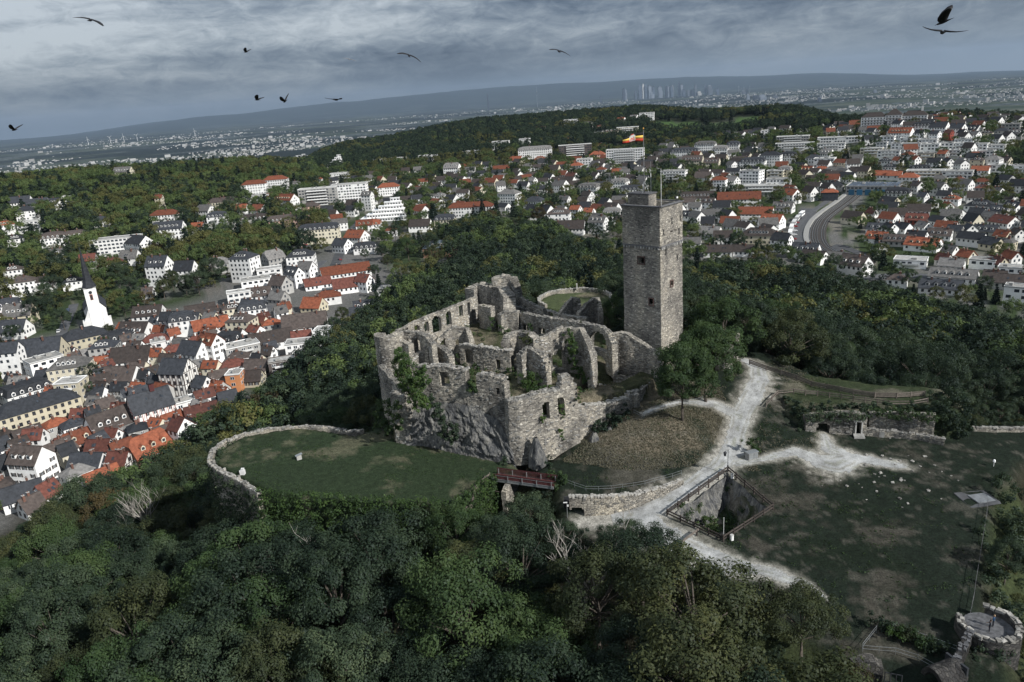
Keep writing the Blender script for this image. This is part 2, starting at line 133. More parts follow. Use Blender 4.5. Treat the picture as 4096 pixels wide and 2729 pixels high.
TREES=[(22.1,59.7,21.9,0),(9.6,65.7,15.5,0),(29.9,61.5,19.9,2),(1.2,68.9,21.1,0),(18.3,67.2,20.2,2),(-24.7,70.5,18.1,2),(-9.7,75.1,16.3,0),(35.0,67.9,9.2,3),(11.8,75.6,12.4,0),(1.4,77.4,17.7,1),(20.0,76.9,18.4,2),(-32.8,75.3,13.3,1),(-17.2,80.6,14.0,0),(-25.9,80.4,18.8,0),(33.8,77.5,11.2,2),(-47.5,71.3,17.9,0),(-40.9,76.2,16.8,1),(-0.1,86.6,13.9,1),(9.1,86.3,15.6,2),(-9.4,87.6,21.3,1),(-35.0,83.3,18.1,2),(24.9,87.6,7.6,0),(-20.4,89.6,15.5,0),(16.1,90.7,12.3,0),(-43.6,85.5,19.3,0),(-52.8,80.5,17.0,1),(-28.7,94.7,21.2,0),(-0.9,99.4,16.7,0),(-10.0,100.6,14.0,2),(14.7,100.6,7.7,0),(-38.2,95.5,18.9,1),(-51.9,91.6,18.9,0),(-24.1,103.8,19.4,0),(6.2,107.3,7.7,0),(-70.1,82.6,17.5,0),(-5.4,108.4,12.0,0),(-60.9,91.3,19.3,1),(-44.3,101.0,21.7,0),(-37.6,106.9,19.7,0),(-12.1,113.2,14.0,1),(0.4,114.1,11.4,0),(69.4,91.8,7.2,0),(-53.4,104.8,19.8,1),(-61.4,100.7,11.5,2),(-26.2,115.5,12.3,0),(-69.5,96.1,11.5,0),(-44.2,111.3,13.2,0),(-36.5,114.9,14.8,0),(-79.5,90.8,17.6,0),(-66.8,106.5,21.8,2),(-77.1,100.9,13.8,2),(-42.7,120.8,16.9,0),(-51.0,117.9,20.6,1),(-61.7,113.1,13.1,2),(79.1,102.2,6.7,0),(-93.2,90.3,14.8,2),(-87.0,96.7,13.8,0),(86.6,97.7,7.6,0),(-57.8,120.1,16.8,1),(-52.3,124.9,14.6,1),(-75.5,112.6,13.0,2),(94.5,97.6,6.7,0),(-103.0,88.9,20.3,2),(-96.3,98.5,21.0,1),(-72.1,119.1,12.3,0),(-84.0,111.1,21.2,0),(-63.8,125.5,15.5,0),(-103.8,97.3,11.9,0),(-59.2,130.5,18.8,0),(-97.4,106.3,13.5,0),(-91.8,111.3,12.2,0),(101.3,103.7,6.8,0),(-81.9,119.8,14.4,0),(96.1,108.7,8.0,0),(-73.3,126.4,14.2,0),(-64.2,136.9,16.5,0),(-113.9,102.0,13.5,2),(-90.2,123.7,20.2,0),(-71.4,135.5,16.8,0),(-107.9,109.2,21.3,0),(104.7,113.0,6.9,0),(-97.0,120.2,18.1,1),(-81.5,133.3,16.7,0),(-69.3,142.0,11.9,0),(-104.7,118.7,15.0,0),(-117.1,109.5,15.9,0),(-97.3,128.0,13.3,0),(-78.5,140.7,16.1,0),(-91.6,133.5,20.3,1),(-36.0,159.2,8.3,1),(-114.7,116.7,21.7,0),(-75.6,147.0,11.5,0),(92.2,138.7,6.8,2),(-89.6,141.1,21.3,0),(-110.4,126.9,20.1,0),(-125.3,112.5,14.3,0),(-96.7,139.4,16.6,0),(-64.3,158.4,13.6,2),(-82.3,150.4,15.2,1),(-122.5,120.5,14.3,0),(78.4,153.3,13.9,0),(-108.6,133.7,14.5,1),(100.2,141.6,7.4,0),(-71.0,159.1,17.0,2),(-119.0,127.3,17.6,2),(49.7,167.3,18.7,1),(87.8,151.0,12.3,0),(96.7,147.2,5.8,1),(73.0,161.4,15.3,0),(-94.2,150.6,17.0,0),(65.4,166.0,17.5,2),(85.0,157.5,16.6,4),(-101.5,147.9,19.5,0),(-107.7,143.7,16.1,0),(56.6,170.4,17.4,0),(35.7,176.1,18.4,0),(-129.9,124.3,14.6,1),(-80.6,161.1,17.0,2),(105.5,146.3,6.8,4),(-89.1,156.9,17.9,2),(91.4,157.2,14.4,0),(50.3,175.0,15.4,1),(30.5,179.7,14.9,1),(-119.5,138.4,15.6,1),(-47.7,176.6,18.7,0),(-125.9,133.2,17.2,1),(62.7,173.1,16.7,0),(76.9,167.7,16.7,0),(71.2,170.5,14.4,0),(101.9,154.1,7.2,0),(42.3,180.0,17.1,0),(113.1,146.6,7.7,0),(125.9,135.9,7.5,0),(-72.9,170.3,18.9,0),(-108.2,150.4,15.4,1),(-79.0,168.2,15.0,0),(-135.5,127.5,15.3,0),(-24.8,184.4,16.1,0),(-102.0,155.9,14.7,0),(-32.3,183.6,16.9,0),(-86.9,165.5,13.5,0),(-59.7,177.2,13.9,0),(83.3,168.1,12.6,0),(-114.6,149.1,13.1,0),(-67.4,176.0,18.0,1),(122.8,143.1,6.8,0),(-93.6,164.0,13.7,0),(96.6,162.8,19.9,0),(57.1,180.5,13.4,0),(-54.3,181.5,16.0,1),(-39.6,185.5,18.3,2),(69.4,177.2,16.3,0),(-121.1,146.9,14.4,0),(113.5,153.6,5.8,0),(-107.9,157.9,13.3,2),(-132.7,137.8,18.6,0),(-100.9,162.8,14.9,2),(46.1,186.0,14.6,2),(90.0,169.5,17.1,0),(-78.3,175.2,14.8,0),(-127.6,144.4,18.2,0),(76.1,177.0,18.1,0),(-34.8,189.9,14.6,1),(39.7,189.1,17.6,0),(-87.0,172.7,13.6,1),(-139.2,134.7,13.6,0),(108.7,160.3,7.3,0),(122.3,150.7,7.3,0),(-49.3,188.7,19.3,1),(133.2,142.8,6.5,0),(-25.7,193.7,18.1,0),(96.3,170.1,14.7,0),(-55.8,187.7,12.7,0),(82.3,178.0,14.3,1),(-71.4,182.7,12.8,2),(61.2,187.0,13.2,0),(-19.8,196.0,13.7,0),(105.9,166.2,13.9,0),(53.2,189.7,14.2,0),(-114.8,160.3,19.2,1),(88.9,176.5,15.2,0),(-65.1,186.8,19.3,0),(74.5,183.3,19.5,0),(-123.3,155.0,13.4,1),(129.9,149.6,6.3,2),(68.2,186.1,17.0,3),(-44.8,193.5,12.7,0),(45.0,194.3,14.7,0),(115.4,162.7,7.7,0),(-133.9,148.2,12.9,0),(-93.2,176.8,16.7,2),(124.3,156.7,6.9,0),(-13.6,199.7,17.4,0),(-104.9,171.0,16.9,0),(-144.2,140.7,17.6,0),(39.3,197.9,18.2,0),(-84.5,183.4,17.1,1),(-39.0,198.7,17.3,0),(-53.0,195.7,19.6,0),(101.8,175.8,13.8,1),(64.4,192.7,14.2,2),(-129.1,157.2,17.6,4),(51.3,197.5,18.1,0),(82.3,187.1,13.2,0),(-77.7,189.1,12.8,0),(-122.8,164.0,14.4,0),(-30.2,203.1,16.8,0),(-60.5,196.4,17.2,0),(96.8,181.9,12.6,0),(133.4,157.2,7.3,4),(-8.9,206.0,15.8,2),(-93.8,183.9,15.2,2),(-21.1,205.8,18.1,0),(90.4,186.1,18.3,0),(109.4,175.8,19.1,0),(-141.8,151.4,17.8,1),(45.0,202.7,14.9,0),(-114.9,173.1,12.3,2),(-0.2,208.1,16.6,0),(-151.1,143.8,18.7,0),(-105.1,180.5,17.1,1),(118.1,172.4,13.5,0),(-68.3,197.5,16.4,0),(141.6,153.9,7.3,2),(129.7,164.1,6.4,0),(59.6,201.2,14.7,0),(74.0,197.4,15.1,0),(-54.1,204.0,15.4,0),(-46.0,206.0,15.9,0),(-90.1,191.0,18.2,0),(-76.4,196.8,18.3,4),(87.7,193.0,18.6,0),(-112.8,180.7,17.9,3),(-84.4,196.2,12.4,0),(-129.7,169.7,13.7,2),(-122.8,175.0,17.6,2),(-27.4,212.1,12.4,0),(52.1,207.5,14.4,1),(-136.9,164.6,14.1,0),(140.3,161.9,6.2,1),(82.2,198.3,15.0,0),(40.6,210.9,16.1,0),(127.5,173.1,14.1,0),(95.5,192.7,15.8,1),(-99.4,191.3,14.6,1),(-151.3,153.6,14.9,0),(106.6,188.0,17.8,0),(-40.3,212.5,19.8,0),(1.0,216.8,17.9,2),(31.2,214.6,15.9,0),(-18.1,216.2,19.1,0),(67.2,206.4,16.6,0),(-7.0,217.5,19.2,2),(-61.7,208.9,18.4,1),(-52.1,212.1,18.3,0),(9.4,218.4,17.5,0),(-147.8,161.7,14.0,0),(-120.1,183.2,19.7,0),(119.0,184.2,15.2,0),(-73.7,206.8,16.7,0),(-95.7,198.2,18.6,2),(60.1,211.8,18.2,0),(-111.5,190.2,14.4,0),(150.3,161.6,7.6,0),(-29.3,219.5,19.7,0),(75.0,208.5,14.9,0),(-82.9,205.7,16.2,1),(-132.9,177.5,11.8,0),(137.5,174.0,15.2,0),(50.7,216.8,19.4,0),(82.8,206.9,15.0,0),(-103.3,197.6,18.2,0),(131.2,180.4,19.2,0),(106.6,196.2,18.9,0),(114.1,192.1,16.9,4),(38.2,220.1,19.9,0),(25.1,222.9,19.4,4),(146.9,169.5,6.7,0),(14.6,224.3,14.8,2),(93.6,204.4,12.4,0),(-47.9,220.0,15.4,0),(-147.9,170.0,11.8,0),(-40.3,222.1,19.1,2),(-65.9,216.4,13.2,4),(-127.5,187.1,12.8,0),(67.6,216.3,14.0,0),(-13.9,226.2,15.2,0),(-119.2,192.8,16.7,0),(6.9,226.9,14.7,0),(-161.4,160.0,16.0,0),(-58.1,219.9,17.9,0),(-91.4,208.3,15.5,0),(-156.2,165.4,14.2,0),(156.9,165.5,6.6,0),(-6.7,228.3,15.4,0),(-140.4,180.3,7.3,0),(-21.2,228.0,17.6,0),(80.4,214.5,19.0,1),(51.5,224.6,12.2,0),(145.9,178.8,19.1,0)]
WOOD=[(41,227,19,0),(-114,201,17,1),(30,229,13,4),(-104,207,17,0),(-136,187,10,2),(135,189,14,0),(-33,230,16,1),(-83,217,15,0),(61,224,18,2),(88,215,18,0),(153,176,17,0),(104,209,19,0),(127,196,17,0),(-75,221,16,0),(-54,227,13,4),(111,206,20,0),(-152,178,7,0),(-170,162,16,0),(-158,174,10,1),(-45,231,13,1),(-122,201,13,0),(16,235,17,0),(144,186,17,0),(-64,227,18,0),(36,234,12,4),(162,173,8,4),(-93,218,16,2),(-100,215,13,0),(97,216,16,0),(78,224,13,0),(-132,197,12,0),(-15,237,16,1),(119,206,18,0),(0,238,14,0),(-39,235,16,0),(50,234,15,1),(-144,191,5,1),(152,185,17,1),(-72,228,16,0),(68,230,19,0),(-31,237,14,4),(58,232,18,2),(-114,212,14,0),(-83,226,14,0),(-8,240,17,0),(28,239,19,2),(-168,173,10,2),(-24,240,20,1),(112,214,20,2),(-52,236,16,1),(88,225,20,2),(105,218,14,0),(8,242,16,0),(162,181,15,0),(-163,181,5,1),(126,208,14,4),(-127,208,11,0),(142,198,18,1),(77,232,18,0),(-141,200,7,4),(134,206,15,4),(19,245,18,1),(64,238,18,1),(-110,220,15,2),(-38,243,14,2),(97,227,18,0),(44,243,18,2),(-20,246,16,0),(-46,243,17,0),(-60,240,16,0),(-90,230,20,2),(120,216,15,0),(57,241,15,1),(-80,234,17,1),(-73,237,17,0),(-98,228,20,0),(150,198,18,2),(1,249,18,1),(-28,248,17,0),(28,248,13,0),(84,235,14,0),(105,227,14,1),(-106,227,15,0),(-9,250,17,4),(72,240,17,1),(169,185,13,0),(91,234,14,4),(142,207,19,0),(130,215,20,0),(-126,218,9,1),(-67,242,14,0),(36,249,13,0),(-143,207,6,2),(114,226,16,1),(-117,224,12,0),(52,248,16,0),(-138,213,6,0),(-53,248,14,0),(-39,251,19,0),(10,254,12,0),(138,214,18,4),(18,254,18,3),(162,196,16,0),(-18,254,20,0),(60,248,18,2),(-102,234,12,0),(-78,244,13,4),(-93,238,18,1),(155,204,16,0),(78,245,13,2),(1,257,18,0),(97,238,16,0),(-33,256,12,0),(86,244,14,0),(43,255,19,0),(-111,234,12,0),(31,258,14,0),(-136,221,5,1),(-12,259,14,0),(176,191,13,1),(-67,251,20,0),(106,237,14,2),(-87,245,15,0),(132,224,17,2),(22,260,13,0),(154,212,15,1),(67,253,14,0),(172,198,18,0),(12,262,17,0),(118,234,14,4),(125,230,15,0),(-74,251,18,0),(-22,262,18,4),(163,206,14,0),(58,256,16,2),(5,263,20,4),(76,252,16,0),(-56,258,18,0),(148,218,16,0),(96,246,12,0),(-45,260,20,2),(-108,241,12,2),(-4,265,20,0),(141,224,16,0),(103,244,18,0),(-102,246,16,2),(-82,254,18,0),(17,267,15,0),(-16,268,20,1),(115,242,15,0),(-38,266,14,4),(-66,260,15,0),(90,253,20,0),(136,232,15,1),(156,219,16,1),(-91,253,17,3),(41,266,15,1),(128,237,17,0),(82,258,19,2),(49,266,14,0),(7,271,18,0),(-114,246,9,1),(64,264,15,2),(150,226,13,2),(-75,261,13,2),(-30,270,13,0),(-6,272,19,0),(183,202,18,0),(111,249,19,0),(-100,254,12,0),(30,272,13,4),(174,211,12,2),(-22,273,15,1),(-53,269,19,1),(56,268,14,0),(104,254,16,2),(167,219,15,1),(144,235,13,1),(-39,273,13,0),(-61,269,16,0),(75,266,15,0),(1,277,15,1),(-87,263,18,0),(-113,254,11,1),(-69,269,20,1),(22,277,14,0),(-14,278,13,4),(-96,261,12,1),(39,276,18,0),(87,265,14,0),(48,275,14,0),(128,248,16,1),(-47,275,12,0),(135,245,17,1),(68,271,15,0),(98,262,13,0),(117,254,16,0),(180,214,19,0),(11,280,16,1),(160,231,15,0),(110,259,15,4),(168,226,16,0),(175,221,18,0),(-82,270,16,0),(154,238,13,1),(-93,268,13,0),(57,278,20,4),(148,243,14,0),(-104,265,12,4),(-7,284,20,0),(-58,279,13,0),(-65,277,17,4),(-38,282,17,2),(188,214,13,0),(3,285,18,0),(-27,284,16,0),(73,276,16,0),(22,285,19,1),(197,208,14,0),(-113,264,9,0),(46,283,14,1),(131,256,12,1),(38,286,13,0),(97,271,20,1),(66,281,16,1),(-45,285,17,0),(30,287,15,1),(-22,288,14,0),(-78,279,13,1),(161,241,12,0),(112,268,18,0),(144,252,17,0),(124,262,12,0),(184,225,17,0),(83,279,15,1),(195,216,12,1),(58,286,13,0),(-62,285,18,0),(6,292,14,2),(178,232,16,1),(-15,293,16,2),(22,293,14,1),(-105,274,10,0),(-87,281,18,4),(154,251,16,1),(170,240,16,0),(-32,293,17,0),(15,294,19,1),(73,286,20,0),(104,276,16,0),(46,292,13,0),(96,279,16,3),(-53,291,13,0),(66,289,16,2),(-95,280,12,0),(-72,288,18,0),(136,264,13,4),(-5,297,17,2),(37,295,16,1),(117,274,17,4),(146,260,20,1),(55,293,17,1),(125,271,15,3),(164,250,14,0),(29,298,14,0),(188,233,17,0),(-27,299,13,0),(-61,294,15,1),(200,225,18,0),(93,286,16,0),(5,301,19,0),(-86,289,17,4),(-44,298,18,0),(78,292,17,4),(-37,300,16,1),(184,240,16,1),(-69,295,19,1),(106,284,14,4),(46,300,18,0),(177,246,15,1),(114,281,14,0),(69,296,12,4),(18,304,17,1),(-54,300,13,4),(-94,290,12,1),(-103,286,8,1),(87,292,16,0),(-9,305,13,1),(123,279,18,1),(-19,305,15,0),(-81,294,18,0),(140,272,18,0),(32,305,12,0),(131,277,18,2),(148,269,12,0),(9,307,18,0),(164,260,18,0),(52,303,16,0),(171,257,17,0),(39,306,13,0),(195,239,13,0),(210,227,14,0),(64,303,14,0),(158,266,16,2),(113,288,15,0),(0,310,16,0),(103,292,14,0),(190,245,14,0),(-30,309,14,2),(16,311,13,0),(82,300,16,0),(-100,295,8,0),(-64,305,13,4),(180,254,14,0),(-14,312,18,0),(96,297,15,1),(-88,300,16,0),(-45,310,12,2),(-22,314,17,0),(48,310,12,3),(-74,306,18,0),(-82,304,19,0),(9,315,16,0),(206,238,15,0),(71,307,18,0),(24,315,15,0),(89,303,18,0),(118,294,15,2),(126,290,17,4),(134,287,14,0),(-57,312,14,1),(79,308,17,1),(155,277,20,0),(180,262,14,0),(-32,317,14,0),(172,268,14,0),(0,318,19,0),(162,274,14,0),(146,283,20,1),(33,318,13,0),(-94,305,11,0),(-68,312,15,0),(15,319,12,0),(-11,319,16,2),(61,314,20,1),(-40,318,17,2),(216,238,14,0),(54,317,19,0),(197,254,12,0),(-52,318,17,0),(206,248,12,1),(-18,322,20,0),(46,320,16,2),(-75,314,18,2),(106,306,12,0),(-63,318,16,0),(8,325,16,0),(-30,324,13,0),(148,291,16,0),(194,262,11,1),(140,295,20,0),(-85,315,16,0),(170,279,15,0),(23,326,13,1),(35,325,13,0),(-43,324,13,0),(74,319,18,2),(120,304,20,0),(-12,327,15,1),(159,287,13,0),(204,256,11,1),(94,314,17,2),(-4,328,18,0),(180,275,13,0),(-57,324,20,1),(133,301,13,0),(82,318,20,2),(54,325,17,0),(62,324,17,0),(42,327,16,0),(115,310,20,0),(190,271,10,0),(-76,322,12,1),(220,249,11,0),(154,294,13,0),(19,332,17,0),(-36,331,17,0),(69,326,16,1),(-20,333,14,0),(-48,330,14,0),(177,283,12,0),(78,325,13,0),(-63,328,17,0),(142,302,15,2),(165,291,13,0),(104,318,15,0),(-28,334,14,2),(128,310,14,0),(36,333,13,0),(211,261,10,0),(217,256,10,1),(48,332,17,0),(27,335,13,2),(186,280,10,0),(13,337,19,0),(-71,330,16,0),(63,332,16,0),(173,290,12,0),(-14,338,13,2),(206,269,8,0),(95,325,20,0),(121,317,14,0),(136,311,19,0),(20,339,17,2),(-85,329,15,0),(-58,335,12,0),(5,340,16,0),(112,321,16,0),(155,303,17,0),(199,276,8,0),(43,338,19,2),(148,308,13,1),(-41,339,15,1),(82,332,19,1),(166,299,14,1),(182,289,11,0),(105,326,17,0),(129,317,13,1),(193,283,8,0),(58,338,16,2),(-2,343,18,0),(-65,338,17,0),(90,332,18,2),(174,297,12,1),(26,344,14,0),(-27,345,20,0),(15,346,19,0),(143,315,16,0),(-35,345,15,0),(206,278,6,0),(65,341,19,1),(163,306,14,0),(-56,342,16,0),(114,328,15,0),(-48,344,13,0),(74,340,13,0),(-18,347,19,2),(101,333,15,0),(40,346,12,2),(-74,341,14,0),(-82,339,13,2),(188,294,9,4),(154,314,14,0),(1,351,19,0),(48,348,12,1),(94,338,16,0),(21,351,12,0),(82,342,17,0),(174,306,12,1),(58,347,13,0),(197,292,6,2),(132,327,20,0),(140,325,17,0),(181,304,9,0),(-7,354,14,4),(-59,350,15,2),(67,348,19,0),(167,313,13,0),(75,347,14,1),(-14,355,20,0),(-31,354,16,0),(106,340,16,0),(12,356,16,0),(-81,347,13,0),(-48,354,14,1),(43,354,16,0),(154,322,16,0),(122,336,14,0),(35,356,16,4),(27,357,16,1),(195,301,6,0),(-40,356,13,1),(114,341,13,4),(57,355,20,1),(82,350,18,0),(138,332,16,2),(132,336,17,2),(-55,357,16,0),(-71,354,16,0),(51,358,17,0),(93,350,15,4),(164,323,13,0),(188,310,7,0),(74,355,14,0),(16,362,14,1),(-79,355,12,2),(147,332,12,0),(173,321,10,1),(65,359,12,1),(-2,364,13,1),(182,316,8,4),(-47,361,18,0),(124,343,19,2),(-12,365,18,0),(-21,365,13,0),(102,351,16,0),(-37,364,18,0),(6,366,18,0),(-66,361,17,0),(139,340,17,0),(58,363,13,0),(26,366,14,0),(-29,366,17,0),(87,358,17,2),(155,334,13,0),(39,366,18,4),(110,353,19,0),(-75,363,12,2),(166,331,11,0),(179,324,8,0),(-52,367,12,0),(149,340,15,0),(130,348,16,4),(-44,369,17,0),(119,353,19,3),(-60,368,17,1),(-2,372,19,0),(99,360,16,0),(65,368,19,0),(144,346,12,0),(-26,374,17,4),(6,375,15,1),(190,323,5,0),(77,367,18,2),(-14,375,17,0),(14,375,18,2),(50,373,14,0),(34,375,19,0),(89,366,16,0),(178,332,7,1),(-70,370,13,1),(-37,376,13,0),(161,342,11,0),(115,360,13,0),(186,330,5,2),(130,356,15,0),(-7,379,17,1),(71,373,19,2),(-59,375,19,4),(123,359,18,1),(0,381,14,1),(151,350,13,0),(60,376,16,0),(28,380,18,0),(142,353,14,0),(-49,378,15,0),(84,372,17,2),(104,367,17,1),(175,340,8,0),(43,380,12,0),(8,382,19,0),(111,366,16,4),(-17,382,20,0),(19,383,14,4),(52,381,18,0),(184,338,5,0),(118,367,12,0),(165,349,9,3),(-71,380,11,0),(-25,386,15,0),(-44,384,12,0),(73,380,17,0),(142,361,13,0),(-60,383,18,1),(-10,388,18,0),(37,388,18,0),(-38,388,19,0),(90,379,15,0),(132,367,14,0),(81,381,15,0),(10,390,18,1),(30,389,16,1),(22,390,19,2),(66,385,15,4),(98,378,14,4),(182,346,5,0),(108,376,14,0),(55,387,14,0),(-54,388,19,1),(163,356,9,0),(171,354,8,0),(124,373,14,0),(-67,387,14,0),(-31,392,13,0),(153,363,10,2),(-18,394,14,0),(0,394,18,0),(140,369,12,1),(45,392,17,0),(179,353,5,1),(104,382,13,1),(-61,392,14,2),(-46,394,18,0),(62,391,17,0),(75,389,19,0),(85,388,17,4),(116,380,14,0),(134,374,13,0),(38,396,15,0),(-9,399,18,0),(16,399,16,0),(166,363,7,0),(-36,399,16,0),(24,400,16,0),(154,370,9,0),(142,376,11,0),(56,398,19,0),(174,363,5,4),(70,397,14,0),(-22,403,18,0),(-3,404,19,0),(97,392,13,0),(-50,401,19,1),(43,402,18,2),(-61,399,12,1),(128,384,11,1),(120,386,12,0),(162,371,7,0),(90,395,14,4),(79,397,15,2),(7,405,19,0),(33,405,16,0),(-31,406,19,0),(14,407,20,2),(63,403,16,1),(108,393,11,0),(51,405,13,0),(154,378,8,0),(-56,405,12,1),(-40,407,18,1),(137,386,10,1),(25,409,18,0),(-19,410,17,0),(74,403,19,2),(-11,411,18,2),(88,402,14,4),(40,410,20,0),(115,396,10,0),(132,391,10,0),(1,414,14,0),(11,414,17,1),(125,395,10,0),(149,387,7,0),(-28,414,19,0),(68,409,14,3),(108,401,10,2),(20,415,13,0),(30,415,13,2),(57,412,14,0),(-61,412,16,0),(-49,413,16,1),(143,391,8,0),(99,405,10,0),(81,409,16,0),(-17,418,18,0),(44,417,13,2),(121,402,8,2),(130,401,8,0),(-27,421,19,0),(53,418,14,0),(138,398,7,1),(64,417,13,0),(75,415,15,4),(-37,420,18,0),(7,422,17,0),(18,422,16,2),(-55,419,13,0),(-45,421,17,4),(-8,424,18,2),(36,423,13,0),(104,412,8,0),(97,414,9,1),(-17,425,15,0),(90,416,11,0),(112,412,8,0),(60,424,17,2),(44,426,18,1),(-24,429,15,0),(27,429,13,2),(-41,428,15,4),(82,423,13,1),(-10,431,18,0),(-52,428,15,2),(51,428,17,0),(120,415,7,0),(-2,433,18,1),(71,427,15,0),(104,421,6,1),(7,434,18,0),(95,424,8,0),(17,435,18,4),(40,433,15,0),(-32,434,16,0),(112,421,5,0),(87,428,10,4),(-25,437,19,0),(32,437,17,0),(56,434,18,0),(-11,439,19,0),(24,439,15,0),(-45,438,19,2),(78,434,14,3),(70,435,14,2),(4,442,13,0),(94,432,7,4),(50,440,18,4),(11,444,19,0),(85,437,10,4),(-32,444,12,0),(102,433,5,2),(58,442,14,0),(19,446,12,1),(-6,447,15,0),(28,446,14,0),(-21,447,14,0),(74,442,14,0),(42,447,16,0),(94,439,7,2),(4,450,13,0),(34,450,13,4),(-14,452,15,0),(69,447,15,4),(23,453,18,4),(52,452,17,0),(83,449,9,0),(91,447,6,0),(9,456,18,0),(1,457,15,0),(-22,458,18,0),(-14,459,19,0),(32,460,16,0),(20,461,16,0),(59,458,14,0),(42,460,18,0),(-4,462,16,4),(88,456,6,0),(80,457,9,3),(73,459,11,0),(54,463,16,1),(26,465,16,0),(6,467,16,0),(14,467,14,0),(63,464,13,1),(35,467,17,0),(-15,469,13,0),(-7,471,18,0),(46,469,16,2),(86,465,6,0),(-25,474,15,4),(55,472,14,0),(3,476,16,4),(80,470,7,1),(-18,476,15,0),(72,472,10,4),(18,478,14,0),(27,478,20,0),(38,478,14,1),(47,477,14,0),(64,475,10,0),(11,480,20,0),(-10,480,14,0),(-29,481,13,0),(56,480,12,0),(-3,485,13,2),(-14,486,12,0),(29,486,18,2),(22,487,19,0),(76,482,7,4),(41,487,15,0),(61,485,10,1),(-24,489,12,1),(14,490,15,0),(4,490,13,0),(-32,490,20,0),(48,490,13,0),(-17,494,14,1),(57,491,10,0),(20,495,15,0),(-9,496,16,0),(70,491,7,2),(11,497,16,0),(-25,497,18,0),(43,497,14,0),(33,498,18,0),(51,497,10,0),(63,497,7,0),(1,502,20,1),(25,501,16,2),(-10,504,16,1),(9,506,17,0),(-36,504,14,1),(17,507,17,0),(-27,507,19,1),(57,504,8,2),(-18,508,16,1),(35,508,19,1),(46,507,11,0),(26,510,17,0),(66,508,5,0),(-3,513,13,0),(53,511,7,0),(20,514,14,0),(44,514,12,0),(-10,517,19,0),(-30,517,18,4),(-39,517,15,2),(-19,520,18,1),(8,520,18,0),(16,522,19,1),(26,522,18,1),(36,522,17,4),(-25,526,18,4),(54,524,5,2),(-36,527,13,0),(-2,528,13,0),(-14,529,13,0),(42,528,12,1),(5,530,12,4),(13,530,15,0),(28,531,20,0),(-36,534,17,0),(-25,537,14,2),(-2,538,16,1),(12,539,14,4),(22,540,16,0),(38,540,13,0),(47,539,7,1),(5,542,13,0),(-16,542,18,0),(-41,541,17,4),(-31,544,19,0),(32,545,17,1),(-4,546,18,0),(17,546,14,0),(44,548,8,4),(9,551,12,0),(-42,550,16,1),(-17,552,14,2),(-26,552,17,0),(36,552,12,4),(-1,554,18,1),(17,555,14,0),(25,556,14,0),(-10,558,15,4),(-37,558,17,2),(42,558,9,0),(-19,560,17,0),(-28,560,19,2),(34,560,14,0),(4,563,12,2),(20,563,12,0),(-46,562,15,0),(13,564,10,0),(-5,565,16,1),(-14,568,18,1),(-30,568,15,0),(-38,569,15,0),(30,570,13,4),(42,569,7,0),(18,571,11,0),(8,572,8,1),(-47,572,14,1),(1,575,14,1),(-22,575,16,2),(-10,577,18,0),(-38,578,14,0),(-29,579,16,0),(36,579,10,0),(6,581,9,0),(-16,581,15,2),(22,581,10,1),(-24,584,15,0),(14,585,7,0),(-43,584,13,0),(-3,586,13,0),(-10,589,17,2),(34,589,10,0),(20,590,7,2),(-38,590,13,2),(-19,592,13,0),(4,593,9,0),(28,593,8,0),(11,594,5,0),(-29,595,13,1),(-9,596,12,0),(0,600,10,1),(23,600,6,1),(-13,603,16,1),(-25,604,13,1),(-33,604,11,0),(0,608,9,1),(-19,609,14,0),(-8,613,15,4),(-27,613,10,1),(-16,617,14,2),(-1,620,8,0),(-25,620,10,0),(-9,622,14,0),(-18,625,11,0),(-8,629,12,4),(-15,634,11,4),(-5,638,9,2),(-16,643,10,0),(-4,648,7,4),(-12,650,10,0),(-9,657,9,1)]
